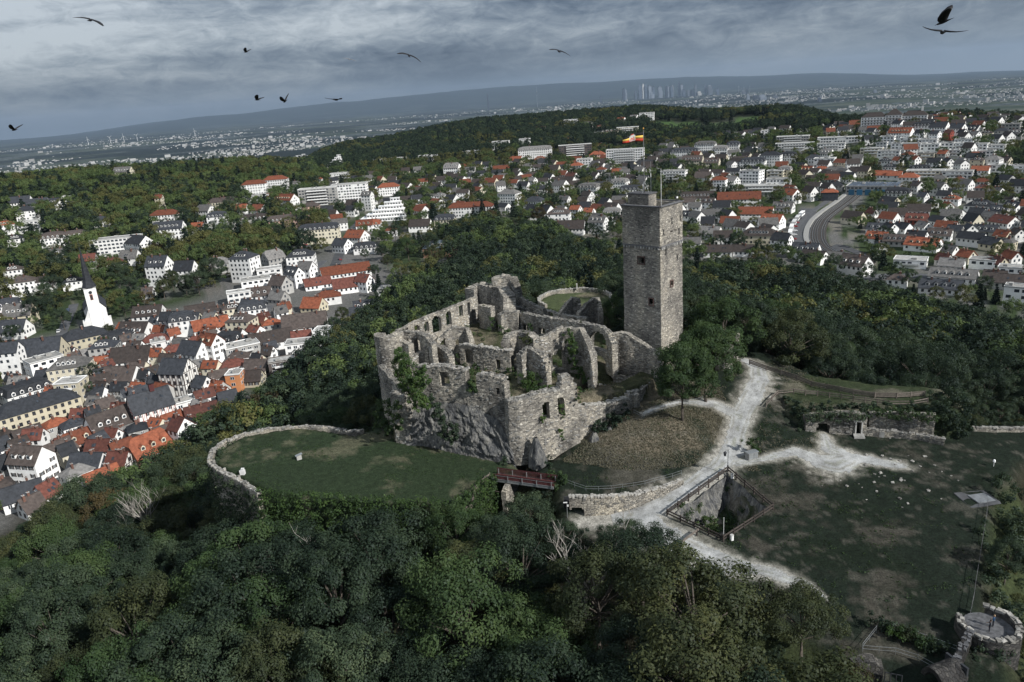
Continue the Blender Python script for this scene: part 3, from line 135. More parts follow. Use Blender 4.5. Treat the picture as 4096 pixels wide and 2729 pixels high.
HOUSES=[
(-128.3,238.4,13.9,10.6,5.5,5.5,'x','O','K',53,1),
(-118.0,243.5,6.0,7.0,10.4,3.6,'g','R','W',-34,1),
(-155.4,265.1,14.7,10.9,4.3,5.4,'g','B','W',50,2),
(-188.7,277.0,28.7,12.5,9.1,4.0,'h','S','Y',44,4),
(-177.8,268.8,8.5,7.0,4.3,2.2,'h','O','N',44,2),
(-170.0,266.8,8.3,7.0,4.3,2.2,'h','S','W',42,2),
(-162.7,256.0,10.5,7.5,2.9,3.7,'g','O','P',47,2),
(-163.0,229.4,11.5,8.7,9.5,4.5,'g','B','W',-15,2),
(-174.7,234.1,6.8,7.0,6.0,3.6,'g','S','N',57,2),
(-146.9,233.6,11.4,9.0,3.4,4.4,'g','S','W',-8,2),
(-134.6,230.6,7.3,7.0,4.8,3.6,'g','R','T',-10,2),
(-166.9,247.6,12.1,9.2,2.9,3.6,'g','B','W',59,2),
(-158.6,214.8,11.5,7.1,4.0,3.7,'g','S','W',36,2),
(-164.9,216.3,6.0,7.0,5.2,4.2,'m','B','P',37,2),
(-151.9,216.6,6.0,7.0,2.9,3.6,'g','R','W',65,2),
(-148.1,227.6,9.1,7.0,4.3,2.2,'h','G','W',53,2),
(-137.0,222.1,10.4,7.4,2.9,3.6,'g','O','W',47,2),
(-192.3,261.9,6.0,7.0,4.3,2.2,'h','B','N',56,2),
(-184.8,262.1,9.2,7.0,3.0,3.6,'g','B','W',45,2),
(-225.5,346.3,19.4,12.5,8.0,6.5,'g','S','Y',8,3),
(-233.3,335.3,9.4,7.3,12.8,3.8,'g','S','W',5,3),
(-210.6,305.3,18.1,12.5,4.6,3.8,'m','S','W',50,3),
(-197.3,319.1,16.0,11.8,9.5,3.8,'h','G','C',12,3),
(-217.7,333.3,14.2,10.1,8.8,0.0,'f','G','W',48,3),
(-183.9,294.5,10.1,7.9,11.1,0.0,'f','G','Y',2,4),
(-218.5,370.4,21.2,12.5,7.6,4.0,'h','S','Y',38,3),
(-202.7,374.2,18.6,12.5,4.5,3.7,'m','S','W',38,6),
(-199.7,353.5,12.3,9.1,7.3,2.9,'h','S','N',10,4),
(-195.1,336.6,13.4,9.9,2.9,3.6,'g','O','W',10,4),
(-179.2,338.9,17.8,12.5,4.2,5.3,'g','B','W',3,4),
(-172.6,314.0,14.4,11.4,3.8,4.9,'g','B','W',-6,4),
(-179.3,308.3,7.6,7.0,4.0,3.6,'g','B','W',40,4),
(-195.4,378.9,16.3,12.5,4.3,5.5,'g','B','W',-13,6),
(-203.6,412.8,15.7,11.6,3.5,4.5,'g','B','W',6,6),
(-181.7,386.9,6.6,7.0,6.6,3.6,'g','S','W',-5,6),
(-169.4,376.4,12.6,8.6,8.6,4.2,'m','S','W',14,6),
(-155.9,377.2,17.8,11.6,3.1,4.0,'g','O','W',28,6),
(-137.3,371.2,12.9,10.1,7.3,3.2,'h','B','C',-10,6),
(-146.6,330.5,12.2,9.3,8.1,4.8,'g','S','W',-26,4),
(-143.0,303.0,12.2,9.7,10.2,5.0,'g','S','T',-15,4),
(-139.4,333.5,10.6,7.6,11.2,4.0,'g','O','W',-32,4),
(-137.7,349.6,10.8,8.5,5.9,4.2,'m','S','P',-14,6),
(-117.5,351.6,20.6,12.5,3.5,4.4,'g','B','W',24,5),
(-104.3,367.7,22.1,12.5,4.5,5.7,'g','B','W',11,5),
(-103.0,353.3,9.3,7.0,2.9,3.6,'g','R','W',11,5),
(-128.0,339.3,15.5,10.4,7.0,0.0,'f','G','N',29,4),
(-99.3,336.0,12.4,8.5,7.9,0.0,'f','G','W',6,4),
(-94.5,322.3,6.3,7.0,7.1,0.0,'f','R','R',6,4),
(-103.4,318.0,11.5,7.1,6.4,0.0,'f','B','B',18,4),
(-127.3,331.5,10.2,7.0,4.3,2.2,'h','B','W',11,4),
(-127.0,322.8,12.1,7.9,4.0,2.5,'h','R','W',26,4),
(-114.7,318.9,10.6,8.3,3.2,4.0,'g','B','C',-10,4),
(-113.4,306.7,8.6,7.0,2.9,3.6,'g','B','Y',0,4),
(-119.1,302.3,6.0,7.0,7.6,0.0,'f','G','O',2,4),
(-126.0,297.0,9.8,7.4,3.0,3.8,'g','O','N',-27,4),
(-131.0,297.1,6.0,7.0,5.5,3.6,'g','S','W',-26,4),
(-116.8,284.8,7.3,7.0,2.9,3.6,'g','S','D',32,4),
(-122.9,272.3,12.0,7.8,3.0,3.8,'g','R','D',29,4),
(-134.1,283.0,9.0,7.0,4.8,0.0,'f','G','W',35,4),
(-132.4,267.6,7.7,7.0,2.9,3.6,'g','O','W',46,1),
(-161.6,344.4,12.3,8.0,3.9,2.6,'h','R','W',20,4),
(-169.8,346.4,6.5,7.0,8.5,0.0,'f','G','W',26,4),
(-178.8,363.1,13.3,9.1,4.4,2.9,'h','R','W',16,6),
(-154.9,354.0,9.2,7.0,4.3,2.2,'h','R','W',14,6),
(-139.2,395.4,14.4,9.4,5.7,4.2,'m','S','W',14,5),
(-149.8,395.7,11.2,7.0,6.2,2.2,'h','B','C',21,6),
(-170.1,402.4,15.7,9.8,3.2,4.1,'g','B','N',23,6),
(-157.7,396.2,9.2,7.0,3.8,3.6,'g','B','N',22,6),
(-225.2,484.1,14.0,11.0,13.3,5.7,'g','S','W',-10,7),
(-205.3,476.7,12.8,9.9,9.5,5.2,'g','S','W',-7,7),
(-164.3,468.3,14.9,11.7,15.3,3.7,'h','S','W',-16,7),
(-153.7,492.4,12.7,9.9,9.4,5.1,'x','G','N',47,7),
(-135.7,494.4,17.7,12.1,10.6,3.9,'h','S','W',5,7),
(-193.4,498.6,19.1,11.8,6.6,3.8,'h','G','N',21,7),
(-148.7,464.5,15.1,9.4,8.4,0.0,'f','G','W',18,7),
(-103.8,476.2,31.1,12.5,3.3,4.2,'g','O','W',20,7),
(-153.3,449.9,17.0,10.6,5.6,0.0,'f','G','W',19,5),
(-154.5,421.3,12.9,8.0,6.6,0.0,'f','G','W',20,7),
(-144.0,425.2,13.6,9.3,3.2,4.1,'g','B','W',9,5),
(-135.0,438.0,11.6,8.8,5.9,4.6,'g','B','N',-33,5),
(-130.0,452.3,10.6,7.7,8.2,4.0,'g','S','W',-39,7),
(-127.6,473.6,10.1,8.0,6.3,4.1,'g','G','W',-25,7),
(-130.5,416.1,10.0,7.8,3.9,4.0,'g','G','N',-28,5),
(-107.7,402.5,11.8,9.3,3.6,4.6,'g','O','Y',-20,5),
(-103.0,417.2,14.5,9.0,4.3,2.9,'h','O','W',14,5),
(-96.1,440.2,17.4,11.4,3.6,4.6,'g','R','W',17,5),
(-85.1,438.1,9.3,7.3,6.7,3.8,'g','R','W',-34,5),
(-115.5,447.5,15.8,10.3,2.9,3.6,'g','R','W',20,5),
(-90.8,349.1,7.7,7.0,8.5,0.0,'f','G','W',-5,5),
(-122.6,371.8,9.5,7.0,4.3,2.2,'h','O','N',18,5),
(-222.9,456.7,6.5,7.0,2.9,3.6,'g','B','W',6,7),
(-286.3,543.3,18.9,11.7,4.2,3.5,'h','R','W',28,7),
(-299.0,536.7,11.0,8.1,9.4,4.2,'g','R','N',9,3),
(-276.5,552.2,12.8,10.0,5.3,5.2,'g','G','W',-3,7),
(-338.8,567.4,10.5,7.7,6.1,4.0,'g','G','W',11,3),
(-342.4,519.7,11.5,8.2,8.3,2.6,'h','B','W',18,3),
(-318.8,490.0,14.5,10.3,9.4,3.3,'h','B','W',18,3),
(-333.7,495.3,11.5,7.9,6.6,2.5,'h','S','W',24,3),
(-309.2,495.3,13.8,9.4,7.0,3.0,'h','B','W',22,3),
(-289.9,496.0,11.8,8.5,5.8,2.7,'h','S','W',15,3),
(-299.0,440.5,12.6,8.6,7.5,4.2,'m','S','W',24,3),
(-284.4,426.4,14.9,11.4,5.8,5.9,'g','G','Y',9,3),
(-271.9,400.7,13.7,10.8,4.3,5.4,'g','S','W',-1,3),
(-78.0,392.4,11.6,7.2,4.1,3.7,'g','S','D',11,5),
(-73.7,367.7,11.2,7.3,3.3,3.8,'g','S','D',6,5),
(-151.5,207.4,6.0,7.0,2.9,3.6,'g','B','W',56,2),
(-189.4,252.5,6.0,7.0,3.8,3.6,'g','S','W',47,2),
(-165.8,252.6,6.0,7.0,2.9,3.6,'g','R','C',53,2),
(-151.6,249.0,6.0,7.0,4.4,3.6,'g','S','N',61,2),
(-139.6,254.9,6.5,7.0,7.0,2.2,'h','S','N',29,2),
(-64.8,413.7,16.3,11.4,8.2,0.0,'f','S','W',-3,0),
(-54.6,416.4,9.8,7.0,8.8,2.2,'h','S','W',-4,0),
(-36.1,410.6,16.7,11.2,4.7,3.6,'h','S','T',-3,0),
(-26.2,410.4,9.0,7.0,4.3,2.2,'h','S','W',-4,0),
(-66.2,391.8,27.7,12.5,3.2,3.2,'g','S','D',4,0),
(-68.0,369.0,15.1,9.8,4.4,4.1,'g','B','D',6,0),
(-78.7,379.7,9.6,7.0,5.5,2.9,'g','S','D',6,0),
(-461.4,737.4,19.1,12.5,6.9,5.2,'g','S','W',12,8),
(-442.4,732.6,18.2,12.4,5.9,5.2,'g','S','W',21,8),
(-430.9,737.7,14.5,11.3,5.4,4.7,'g','S','W',0,8),
(-427.3,758.0,10.1,7.0,8.0,0.0,'f','G','W',19,8),
(-428.7,690.9,16.0,11.8,10.1,3.8,'h','S','W',12,8),
(-423.1,647.9,13.5,9.2,8.0,2.9,'h','O','W',23,8),
(-404.8,653.1,17.9,12.0,10.4,0.0,'f','G','W',7,8),
(-396.9,615.0,12.8,8.7,5.9,2.8,'h','S','W',23,8),
(-366.9,616.6,18.9,12.4,7.2,4.2,'m','B','W',26,8),
(-352.0,621.5,20.4,12.5,7.1,4.2,'m','B','W',24,8),
(-348.5,660.3,11.7,8.9,9.9,2.8,'h','S','W',3,8),
(-334.6,749.8,6.8,7.0,12.4,2.9,'g','O','C',4,9),
(-299.4,676.6,25.6,12.5,12.0,4.0,'h','O','W',-1,10),
(-272.3,617.4,23.1,12.5,12.2,5.2,'g','S','W',4,10),
(-302.3,588.2,36.4,12.0,12.6,0.0,'f','G','W',12,8),
(-282.0,582.1,20.0,12.5,9.6,5.2,'g','S','W',-34,8),
(-261.6,648.4,10.0,7.4,6.6,3.1,'g','O','W',2,10),
(-270.5,694.7,13.8,10.9,11.6,4.9,'x','G','W',-19,9),
(-244.4,650.5,15.0,11.1,14.1,4.2,'m','S','W',1,10),
(-246.3,716.1,14.5,11.0,7.3,4.6,'g','O','W',-6,9),
(-228.1,714.8,14.4,10.9,7.1,4.6,'g','O','W',-32,9),
(-276.8,763.1,33.0,12.5,7.1,4.0,'h','B','C',10,9),
(-264.0,824.6,25.7,12.5,13.6,4.0,'h','O','W',6,9),
(-247.8,850.1,26.3,12.5,15.0,4.0,'h','O','W',4,9),
(-248.9,781.2,24.6,12.0,9.6,0.0,'f','G','W',8,9),
(-234.4,779.4,8.0,7.0,8.7,2.9,'g','O','W',-13,9),
(-209.5,742.9,22.5,12.5,11.4,5.2,'g','O','W',-29,9),
(-223.3,669.1,30.7,12.5,6.8,4.2,'m','B','N',14,10),
(-190.8,657.5,29.3,12.5,8.1,4.2,'m','B','P',16,10),
(-145.0,591.2,31.0,12.5,11.4,4.2,'m','S','C',4,10),
(-179.7,715.9,15.7,10.8,9.9,3.4,'h','B','P',4,9),
(-230.3,858.4,13.7,9.4,8.5,4.2,'m','G','W',5,9),
(-183.0,764.3,36.9,12.0,19.0,0.0,'f','G','N',2,9),
(-156.5,794.0,36.3,12.0,19.0,0.0,'f','G','W',-1,9),
(-197.9,957.3,21.2,12.0,9.7,0.0,'f','G','W',2,9),
(-219.0,923.5,11.0,7.5,6.2,2.4,'h','O','W',3,9),
(-129.2,736.0,10.2,7.9,15.1,3.3,'g','G','W',-20,9),
(-117.1,637.1,13.9,9.5,4.8,4.0,'g','O','W',0,10),
(-115.8,589.9,16.5,12.5,4.9,4.9,'g','O','W',-29,10),
(-119.9,551.9,12.6,9.8,6.6,4.1,'g','S','W',-33,10),
(-102.5,545.7,15.9,10.4,4.7,3.8,'m','S','W',6,10),
(-434.2,896.6,19.8,12.5,11.1,5.2,'g','G','C',-4,8),
(-106.2,679.9,41.1,12.5,19.0,0.0,'s','G','W',-3,13),
(-28.3,678.4,42.0,12.5,8.9,4.0,'h','O','W',-10,13),
(-48.2,626.6,16.4,11.7,8.0,4.2,'m','S','C',-11,13),
(-68.5,622.3,17.6,12.5,4.7,4.7,'g','B','W',-9,13),
(-36.0,602.7,8.5,7.0,4.0,2.9,'g','O','W',-17,13),
(-113.7,640.8,19.1,12.5,4.7,3.8,'m','O','W',0,13),
(-91.2,607.3,10.0,7.0,5.0,2.2,'h','O','W',4,13),
(-44.7,521.1,24.5,12.5,6.9,4.0,'h','U','K',-3,13),
(-37.9,562.3,15.0,9.8,7.5,0.0,'f','B','W',-1,13),
(45.4,606.2,18.1,12.2,9.3,3.9,'h','B','W',-12,13),
(49.1,564.9,24.8,12.5,5.3,5.2,'g','B','W',-17,13),
(71.0,560.5,12.9,9.8,8.9,4.4,'x','G','W',-32,13),
(87.9,605.8,13.8,9.0,6.8,4.2,'m','G','W',-13,13),
(7.9,718.7,19.5,12.5,11.5,4.0,'h','G','W',-31,13),
(30.9,697.9,18.7,12.5,6.4,4.0,'h','S','W',-32,13),
(57.0,684.7,9.4,7.3,7.9,3.1,'g','G','W',-35,13),
(79.4,696.1,10.7,8.4,7.5,3.5,'g','B','W',-52,13),
(61.6,632.0,8.6,7.0,7.2,2.9,'g','O','W',-36,13),
(71.8,622.5,8.4,7.0,5.6,2.9,'g','O','W',-37,13),
(-121.7,830.1,24.1,12.5,9.5,4.0,'h','O','W',3,13),
(-57.2,935.4,18.8,12.5,11.5,5.6,'x','G','W',-16,12),
(-61.2,764.5,11.0,8.1,6.5,2.6,'h','G','W',-15,13),
(49.6,1032.4,45.0,12.5,14.8,4.2,'m','G','W',-6,12),
(104.5,1046.7,44.4,12.0,16.2,0.0,'f','G','B',-4,12),
(154.4,936.6,45.0,12.0,19.0,0.0,'f','G','W',-19,12),
(128.5,999.4,19.6,12.5,8.1,4.0,'h','O','P',-17,12),
(103.7,929.5,18.1,12.0,11.2,0.0,'f','G','W',-16,12),
(77.5,823.5,12.5,9.9,7.3,4.1,'g','R','W',-45,12),
(91.8,908.8,14.7,10.9,7.4,3.5,'h','O','W',-26,12),
(128.4,840.1,10.7,7.9,6.9,3.3,'g','O','W',-29,12),
(114.7,861.7,10.9,8.1,7.9,2.6,'h','O','W',-28,12),
(86.4,740.8,20.6,12.5,8.8,4.2,'m','G','W',-32,13),
(120.9,771.1,16.8,12.4,6.3,4.2,'m','G','W',-29,12),
(125.9,734.9,21.3,12.5,4.7,3.9,'m','S','W',-15,13),
(5.3,1216.6,26.8,12.0,12.4,0.0,'f','G','W',-10,12),
(42.9,1212.6,16.4,11.2,15.0,0.0,'f','G','W',-12,12),
(-39.4,1139.9,27.5,12.0,9.0,0.0,'f','G','W',-8,12),
(-100.3,1105.0,26.7,12.0,12.3,0.0,'f','G','W',-5,12),
(-172.2,1119.2,17.5,12.0,10.2,0.0,'f','G','W',-1,12),
(-144.9,1123.6,24.8,12.0,10.2,0.0,'f','G','W',-3,12),
(-199.9,957.6,21.2,12.0,9.7,0.0,'f','G','W',2,12),
(140.5,1460.1,26.4,12.0,12.1,0.0,'f','G','W',-16,11),
(167.7,1426.0,15.4,11.4,5.5,4.8,'g','G','W',-27,11),
(79.0,1412.2,21.1,12.5,5.0,5.0,'g','O','W',-23,11),
(114.6,1243.5,13.3,8.2,6.4,2.6,'h','O','W',-5,11),
(170.6,1277.1,21.0,12.0,9.1,0.0,'f','G','C',-13,11),
(189.1,1277.6,18.3,11.9,10.6,0.0,'f','G','P',-13,11),
(214.0,1268.9,34.7,12.0,14.6,0.0,'f','G','C',-15,11),
(180.6,1349.7,11.5,9.0,7.4,3.8,'g','O','W',-38,11),
(230.1,1431.5,14.7,11.5,7.1,4.8,'g','O','W',-39,11),
(254.2,1434.6,14.8,11.5,10.2,4.8,'g','G','W',-40,11),
(283.8,1465.5,27.6,12.0,14.0,0.0,'f','G','W',-16,11),
(146.3,1099.3,12.8,8.8,8.6,2.8,'h','O','W',-18,12),
(23.0,1015.0,16.3,12.1,4.5,4.5,'g','O','W',-21,12),
(53.8,1000.5,17.4,11.9,5.1,3.8,'h','O','W',-13,12),
(3.1,949.9,21.3,12.5,3.7,3.7,'g','O','W',-5,12),
(61.1,773.8,14.3,11.3,7.3,4.8,'g','G','W',-44,12),
(33.8,812.7,9.6,7.5,8.3,3.2,'g','G','W',-42,12),
(-235.4,1109.4,24.5,12.5,18.7,0.0,'s','G','W',0,12),
(168.3,658.5,32.8,12.5,4.5,4.5,'g','B','W',-17,15),
(154.2,624.0,11.8,7.7,7.1,3.2,'g','B','W',-19,15),
(169.8,617.9,10.4,7.7,6.9,3.2,'g','B','W',-35,15),
(196.1,622.3,34.3,12.5,6.9,5.2,'g','O','W',-20,15),
(234.9,709.1,19.0,12.0,14.7,0.0,'f','G','W',-43,15),
(264.1,728.1,15.0,10.2,9.1,0.0,'f','G','C',-30,15),
(274.3,731.1,11.6,8.3,8.5,4.2,'m','G','C',-36,14),
(202.7,703.5,13.6,9.7,10.1,3.1,'h','O','W',-31,15),
(216.0,705.8,11.1,8.8,8.0,3.7,'g','G','W',-57,15),
(178.7,783.0,25.5,12.0,10.9,0.0,'f','G','W',-25,15),
(202.8,756.7,16.8,12.4,5.3,5.2,'g','B','W',-35,15),
(230.8,670.3,38.5,12.0,7.9,0.0,'f','G','N',-24,15),
(256.6,698.6,21.3,12.0,7.0,0.0,'f','G','W',-25,15),
(238.1,618.3,12.4,9.7,7.5,4.1,'g','O','W',-66,15),
(218.5,582.6,15.1,10.8,4.1,4.1,'g','G','W',-36,16),
(191.6,566.9,25.2,12.5,4.4,4.4,'g','O','W',-29,16),
(177.7,537.3,17.7,12.0,5.8,0.0,'f','G','W',-28,16),
(188.1,521.2,14.6,11.1,5.7,4.7,'g','O','W',-45,16),
(161.6,469.2,23.1,12.5,7.3,4.0,'h','B','Y',-27,16),
(168.2,448.7,11.0,8.3,7.4,3.8,'x','S','W',-46,16),
(139.4,504.6,15.1,11.2,4.3,4.3,'g','G','W',-35,16),
(120.6,479.3,12.2,7.9,3.2,3.2,'g','G','W',-19,16),
(130.0,450.7,16.7,10.7,3.2,3.2,'g','B','W',-19,16),
(144.1,445.9,11.6,7.6,3.3,3.2,'g','B','W',-23,16),
(143.3,576.9,10.2,7.9,4.5,3.3,'g','S','W',-44,16),
(175.2,429.4,14.8,10.6,4.2,4.2,'g','S','W',-37,16),
(175.0,416.1,13.3,10.3,3.5,3.5,'g','B','W',-53,16),
(186.1,413.5,13.7,9.8,3.2,3.2,'g','G','W',-39,21),
(185.5,388.7,14.2,11.0,5.6,4.6,'g','B','W',-56,21),
(267.8,614.2,12.9,8.0,6.9,2.6,'h','O','D',-24,19),
(287.0,649.7,15.1,10.4,4.9,3.3,'h','S','N',-34,19),
(222.7,917.2,32.2,12.5,10.9,4.2,'m','S','W',-26,14),
(250.3,928.0,24.5,12.5,13.4,4.2,'m','G','W',-27,14),
(261.6,903.6,17.8,12.4,9.0,4.2,'m','G','W',-28,14),
(277.0,904.8,14.3,10.0,11.3,4.2,'m','S','W',-29,14),
(218.0,861.0,22.5,12.5,7.1,5.2,'g','B','C',-26,14),
(233.7,839.9,16.5,11.5,5.5,4.8,'g','B','C',-28,14),
(266.9,802.2,25.0,12.5,9.2,4.2,'m','S','W',-30,14),
(288.8,812.4,21.7,12.5,11.6,4.0,'h','S','W',-32,14),
(309.2,816.9,16.6,11.5,8.0,4.2,'m','S','W',-33,14),
(322.0,781.1,14.4,10.0,8.7,3.2,'h','S','W',-34,14),
(345.3,805.9,13.4,10.4,6.0,4.4,'g','G','W',-53,14),
(326.8,765.1,19.5,12.0,8.8,0.0,'f','G','W',-33,14),
(352.7,919.0,36.7,12.0,9.8,0.0,'f','G','N',-26,14),
(385.6,868.1,45.0,12.0,7.3,0.0,'f','G','W',-29,17),
(339.6,879.3,41.2,12.0,8.3,0.0,'f','G','W',-26,14),
(364.4,839.0,28.2,12.0,9.0,0.0,'f','G','W',-28,18),
(345.4,997.9,9.0,7.0,11.0,0.0,'f','G','W',-19,14),
(298.5,739.9,13.6,10.5,4.8,4.4,'g','O','W',-52,14),
(309.2,730.2,13.8,9.4,5.5,3.0,'h','O','W',-33,14),
(318.3,721.1,21.7,12.5,4.5,3.7,'h','G','W',-34,19),
(329.1,700.2,11.8,9.2,4.3,3.9,'g','B','W',-55,19),
(454.4,872.6,11.5,9.1,8.2,3.8,'g','S','W',-68,17),
(432.0,823.2,22.8,12.5,6.8,5.2,'g','O','W',-48,17),
(455.8,825.4,18.1,12.4,9.2,4.2,'m','S','W',-39,17),
(460.1,801.1,16.5,12.2,9.9,5.1,'g','S','W',-50,17),
(448.6,787.0,9.2,7.2,7.1,3.0,'g','S','W',-60,17),
(440.6,801.0,9.3,7.2,7.2,3.0,'g','S','W',-59,17),
(475.1,793.8,14.1,11.0,8.5,4.6,'g','S','W',-61,17),
(461.1,784.5,7.1,7.0,7.3,2.9,'g','R','R',-60,17),
(474.2,783.3,6.8,7.0,6.4,2.9,'g','S','W',-71,17),
(491.2,794.2,14.2,11.1,5.6,4.6,'g','S','W',-62,17),
(480.6,772.1,9.1,7.2,6.1,3.0,'g','G','W',-72,17),
(493.9,774.1,10.6,7.3,6.1,2.3,'h','B','C',-42,17),
(512.7,779.6,12.6,8.6,6.7,2.8,'h','S','N',-43,17),
(535.5,803.7,19.5,12.0,7.6,0.0,'f','S','N',-39,17),
(523.0,771.6,11.6,8.6,5.8,3.6,'g','G','N',-54,17),
(533.0,933.8,12.4,8.5,5.2,3.6,'g','O','W',-40,17),
(412.3,811.8,14.0,9.6,8.2,0.0,'f','G','W',-37,17),
(421.8,792.7,10.4,7.1,7.2,0.0,'f','G','W',-38,18),
(433.6,772.0,17.1,11.7,6.8,0.0,'f','G','W',-39,18),
(458.8,753.6,15.3,10.5,6.9,0.0,'f','G','W',-41,18),
(401.2,800.7,10.4,7.1,6.2,0.0,'f','G','W',-37,18),
(406.5,778.5,11.8,8.1,7.0,0.0,'f','G','W',-38,18),
(413.8,761.6,22.2,12.0,8.4,0.0,'f','G','W',-38,18),
(421.9,746.2,16.5,11.3,8.4,0.0,'f','G','W',-40,18),
(436.0,745.0,15.0,10.2,7.6,0.0,'f','G','W',-40,18),
(447.8,737.2,16.6,11.4,7.5,0.0,'f','G','W',-41,18),
(458.7,729.8,16.6,11.4,7.5,0.0,'f','G','W',-42,18),
(471.0,723.7,16.6,11.4,6.6,0.0,'f','G','W',-43,18),
(378.5,775.3,20.6,12.0,8.4,0.0,'f','G','C',-34,18),
(383.9,750.4,20.1,12.0,8.2,0.0,'f','G','W',-35,18),
(393.4,732.6,11.2,7.7,5.0,2.5,'h','O','W',-38,18),
(401.4,715.0,14.2,9.7,7.2,0.0,'f','B','C',-39,18),
(411.9,706.1,8.0,7.0,6.9,2.9,'g','O','N',-60,18),
(426.5,712.1,9.5,7.0,7.5,0.0,'f','G','W',-41,18),
(438.0,701.3,12.8,8.7,4.5,2.8,'h','O','W',-42,18),
(448.5,699.4,12.8,8.8,7.3,0.0,'f','G','W',-43,18),
(366.2,722.2,10.9,7.5,4.8,2.4,'h','S','W',-37,18),
(374.8,715.4,7.6,7.0,5.1,2.9,'g','O','W',-68,18),
(383.5,701.1,7.5,7.0,6.7,2.9,'g','O','W',-79,18),
(396.1,691.8,11.4,8.4,3.5,3.5,'g','S','W',-50,18),
(399.2,675.7,7.3,7.0,6.5,2.9,'g','S','W',-81,18),
(410.8,674.8,7.4,7.0,5.7,2.9,'g','G','W',-81,18),
(420.0,666.7,10.7,7.3,7.2,2.3,'h','B','Y',-42,18),
(432.0,663.6,12.7,9.4,8.0,3.0,'h','G','W',-53,18),
(447.5,670.1,7.9,7.0,5.0,2.9,'g','B','C',-64,18),
(355.2,690.8,11.1,8.2,5.8,2.6,'h','S','W',-47,18),
(375.1,676.6,15.7,10.2,3.7,3.0,'m','S','N',-34,18),
(411.1,647.0,13.3,9.1,3.3,3.3,'g','O','W',-42,19),
(426.2,649.3,12.6,8.2,6.0,0.0,'f','G','W',-38,18),
(440.9,642.4,14.2,9.3,6.0,0.0,'f','G','W',-40,18),
(339.5,671.9,14.6,10.0,3.6,3.6,'g','O','W',-37,19),
(345.4,662.6,11.6,7.9,4.0,3.3,'g','O','W',-38,19),
(368.8,655.6,29.4,12.0,6.2,0.0,'f','G','C',-35,19),
(387.1,639.5,22.8,12.0,6.2,0.0,'f','G','W',-37,19),
(349.4,646.2,15.6,10.7,5.1,3.4,'h','O','W',-38,19),
(366.6,630.5,11.3,7.7,4.7,2.5,'h','G','C',-40,19),
(375.9,617.9,8.2,7.0,4.9,2.2,'h','O','W',-41,19),
(387.7,607.2,11.2,7.6,4.6,2.4,'h','O','W',-43,19),
(311.3,589.9,18.1,12.4,6.0,4.2,'m','S','W',-38,19),
(334.6,605.5,9.7,7.3,6.4,3.1,'g','B','W',-79,19),
(344.1,590.5,10.3,8.2,7.1,3.7,'x','G','W',-70,19),
(324.1,576.2,6.0,7.0,4.1,2.9,'g','S','W',-59,20),
(318.4,553.6,6.0,7.0,3.9,2.9,'g','B','W',-90,20),
(335.3,557.4,10.9,7.8,5.0,2.5,'h','O','W',-46,20),
(352.2,572.8,7.6,7.0,3.6,2.9,'g','G','W',-62,19),
(375.9,586.7,9.4,7.0,4.6,2.2,'h','R','N',-43,19),
(378.4,571.1,7.5,7.0,4.3,2.9,'g','G','W',-74,19),
(338.7,528.1,18.3,12.5,4.8,3.9,'h','S','W',-43,20),
(359.0,522.6,10.7,8.4,3.5,3.5,'g','S','W',-74,20),
(320.0,536.8,6.0,7.0,4.3,2.9,'g','O','W',-81,20),
(284.9,558.6,6.0,7.0,4.4,2.9,'g','O','W',-87,20),
(266.3,538.3,6.1,7.0,4.0,2.9,'g','R','W',-61,20),
(295.8,530.2,11.8,8.1,4.2,3.4,'g','S','W',-39,20),
(341.9,511.8,11.1,8.2,3.5,3.4,'g','S','N',-54,20),
(326.7,512.0,9.8,7.3,3.4,3.1,'g','S','W',-52,20),
(324.7,494.8,9.0,7.1,4.3,3.0,'g','G','N',-73,20),
(322.0,475.8,14.5,11.5,3.8,3.8,'g','R','W',-74,20),
(261.1,509.3,10.0,7.0,4.3,2.2,'h','B','N',-37,20),
(280.5,503.8,13.5,9.2,3.8,3.8,'g','R','R',-39,20),
(245.4,485.0,13.8,9.4,3.2,3.2,'g','S','W',-37,21),
(247.1,473.9,7.8,7.0,5.3,2.9,'g','S','W',-78,21),
(255.3,474.1,10.0,7.9,4.7,3.3,'g','S','W',-68,21),
(270.3,477.0,8.0,7.0,4.3,2.9,'g','G','W',-74,21),
(266.5,451.4,13.3,9.1,3.4,3.4,'g','B','W',-41,21),
(276.2,452.1,8.4,7.0,5.3,2.9,'g','S','N',-51,21),
(283.9,450.3,6.2,7.0,5.4,2.9,'g','S','W',-92,21),
(295.7,452.7,12.7,8.7,3.3,3.3,'g','S','N',-43,21),
(229.1,453.8,12.0,8.8,3.5,3.5,'g','O','W',-47,21),
(236.6,443.6,15.5,10.1,3.2,3.2,'g','B','N',-33,21),
(252.6,451.8,11.2,8.3,3.2,3.2,'g','S','W',-49,21),
(243.2,427.5,17.6,12.5,3.6,3.6,'g','O','W',-45,21),
(216.3,425.6,6.0,7.0,3.6,2.9,'g','S','W',-87,21),
(293.6,433.6,7.7,7.0,3.6,2.9,'g','O','Y',-64,21),
(299.8,430.3,6.0,7.0,4.7,2.9,'g','B','W',-85,21),
(276.2,416.4,10.2,8.0,3.9,3.4,'g','S','Y',-69,21),
(283.7,414.0,7.8,7.0,4.9,2.2,'h','G','Y',-54,21),
(248.0,408.4,6.7,7.0,3.6,2.9,'g','G','W',-61,21),
(248.1,393.6,7.4,7.0,4.0,2.9,'g','O','C',-67,21),
(235.0,391.7,6.3,7.0,3.6,2.9,'g','R','N',-61,21),
(232.8,380.7,11.4,7.8,3.2,3.2,'g','G','W',-42,21),
(248.3,379.2,11.8,7.9,4.8,0.0,'f','G','W',-41,21),
(252.8,375.5,8.3,7.0,3.6,2.9,'g','R','Y',-69,21),
(262.5,379.0,7.2,7.0,5.0,2.9,'g','O','W',-75,21),
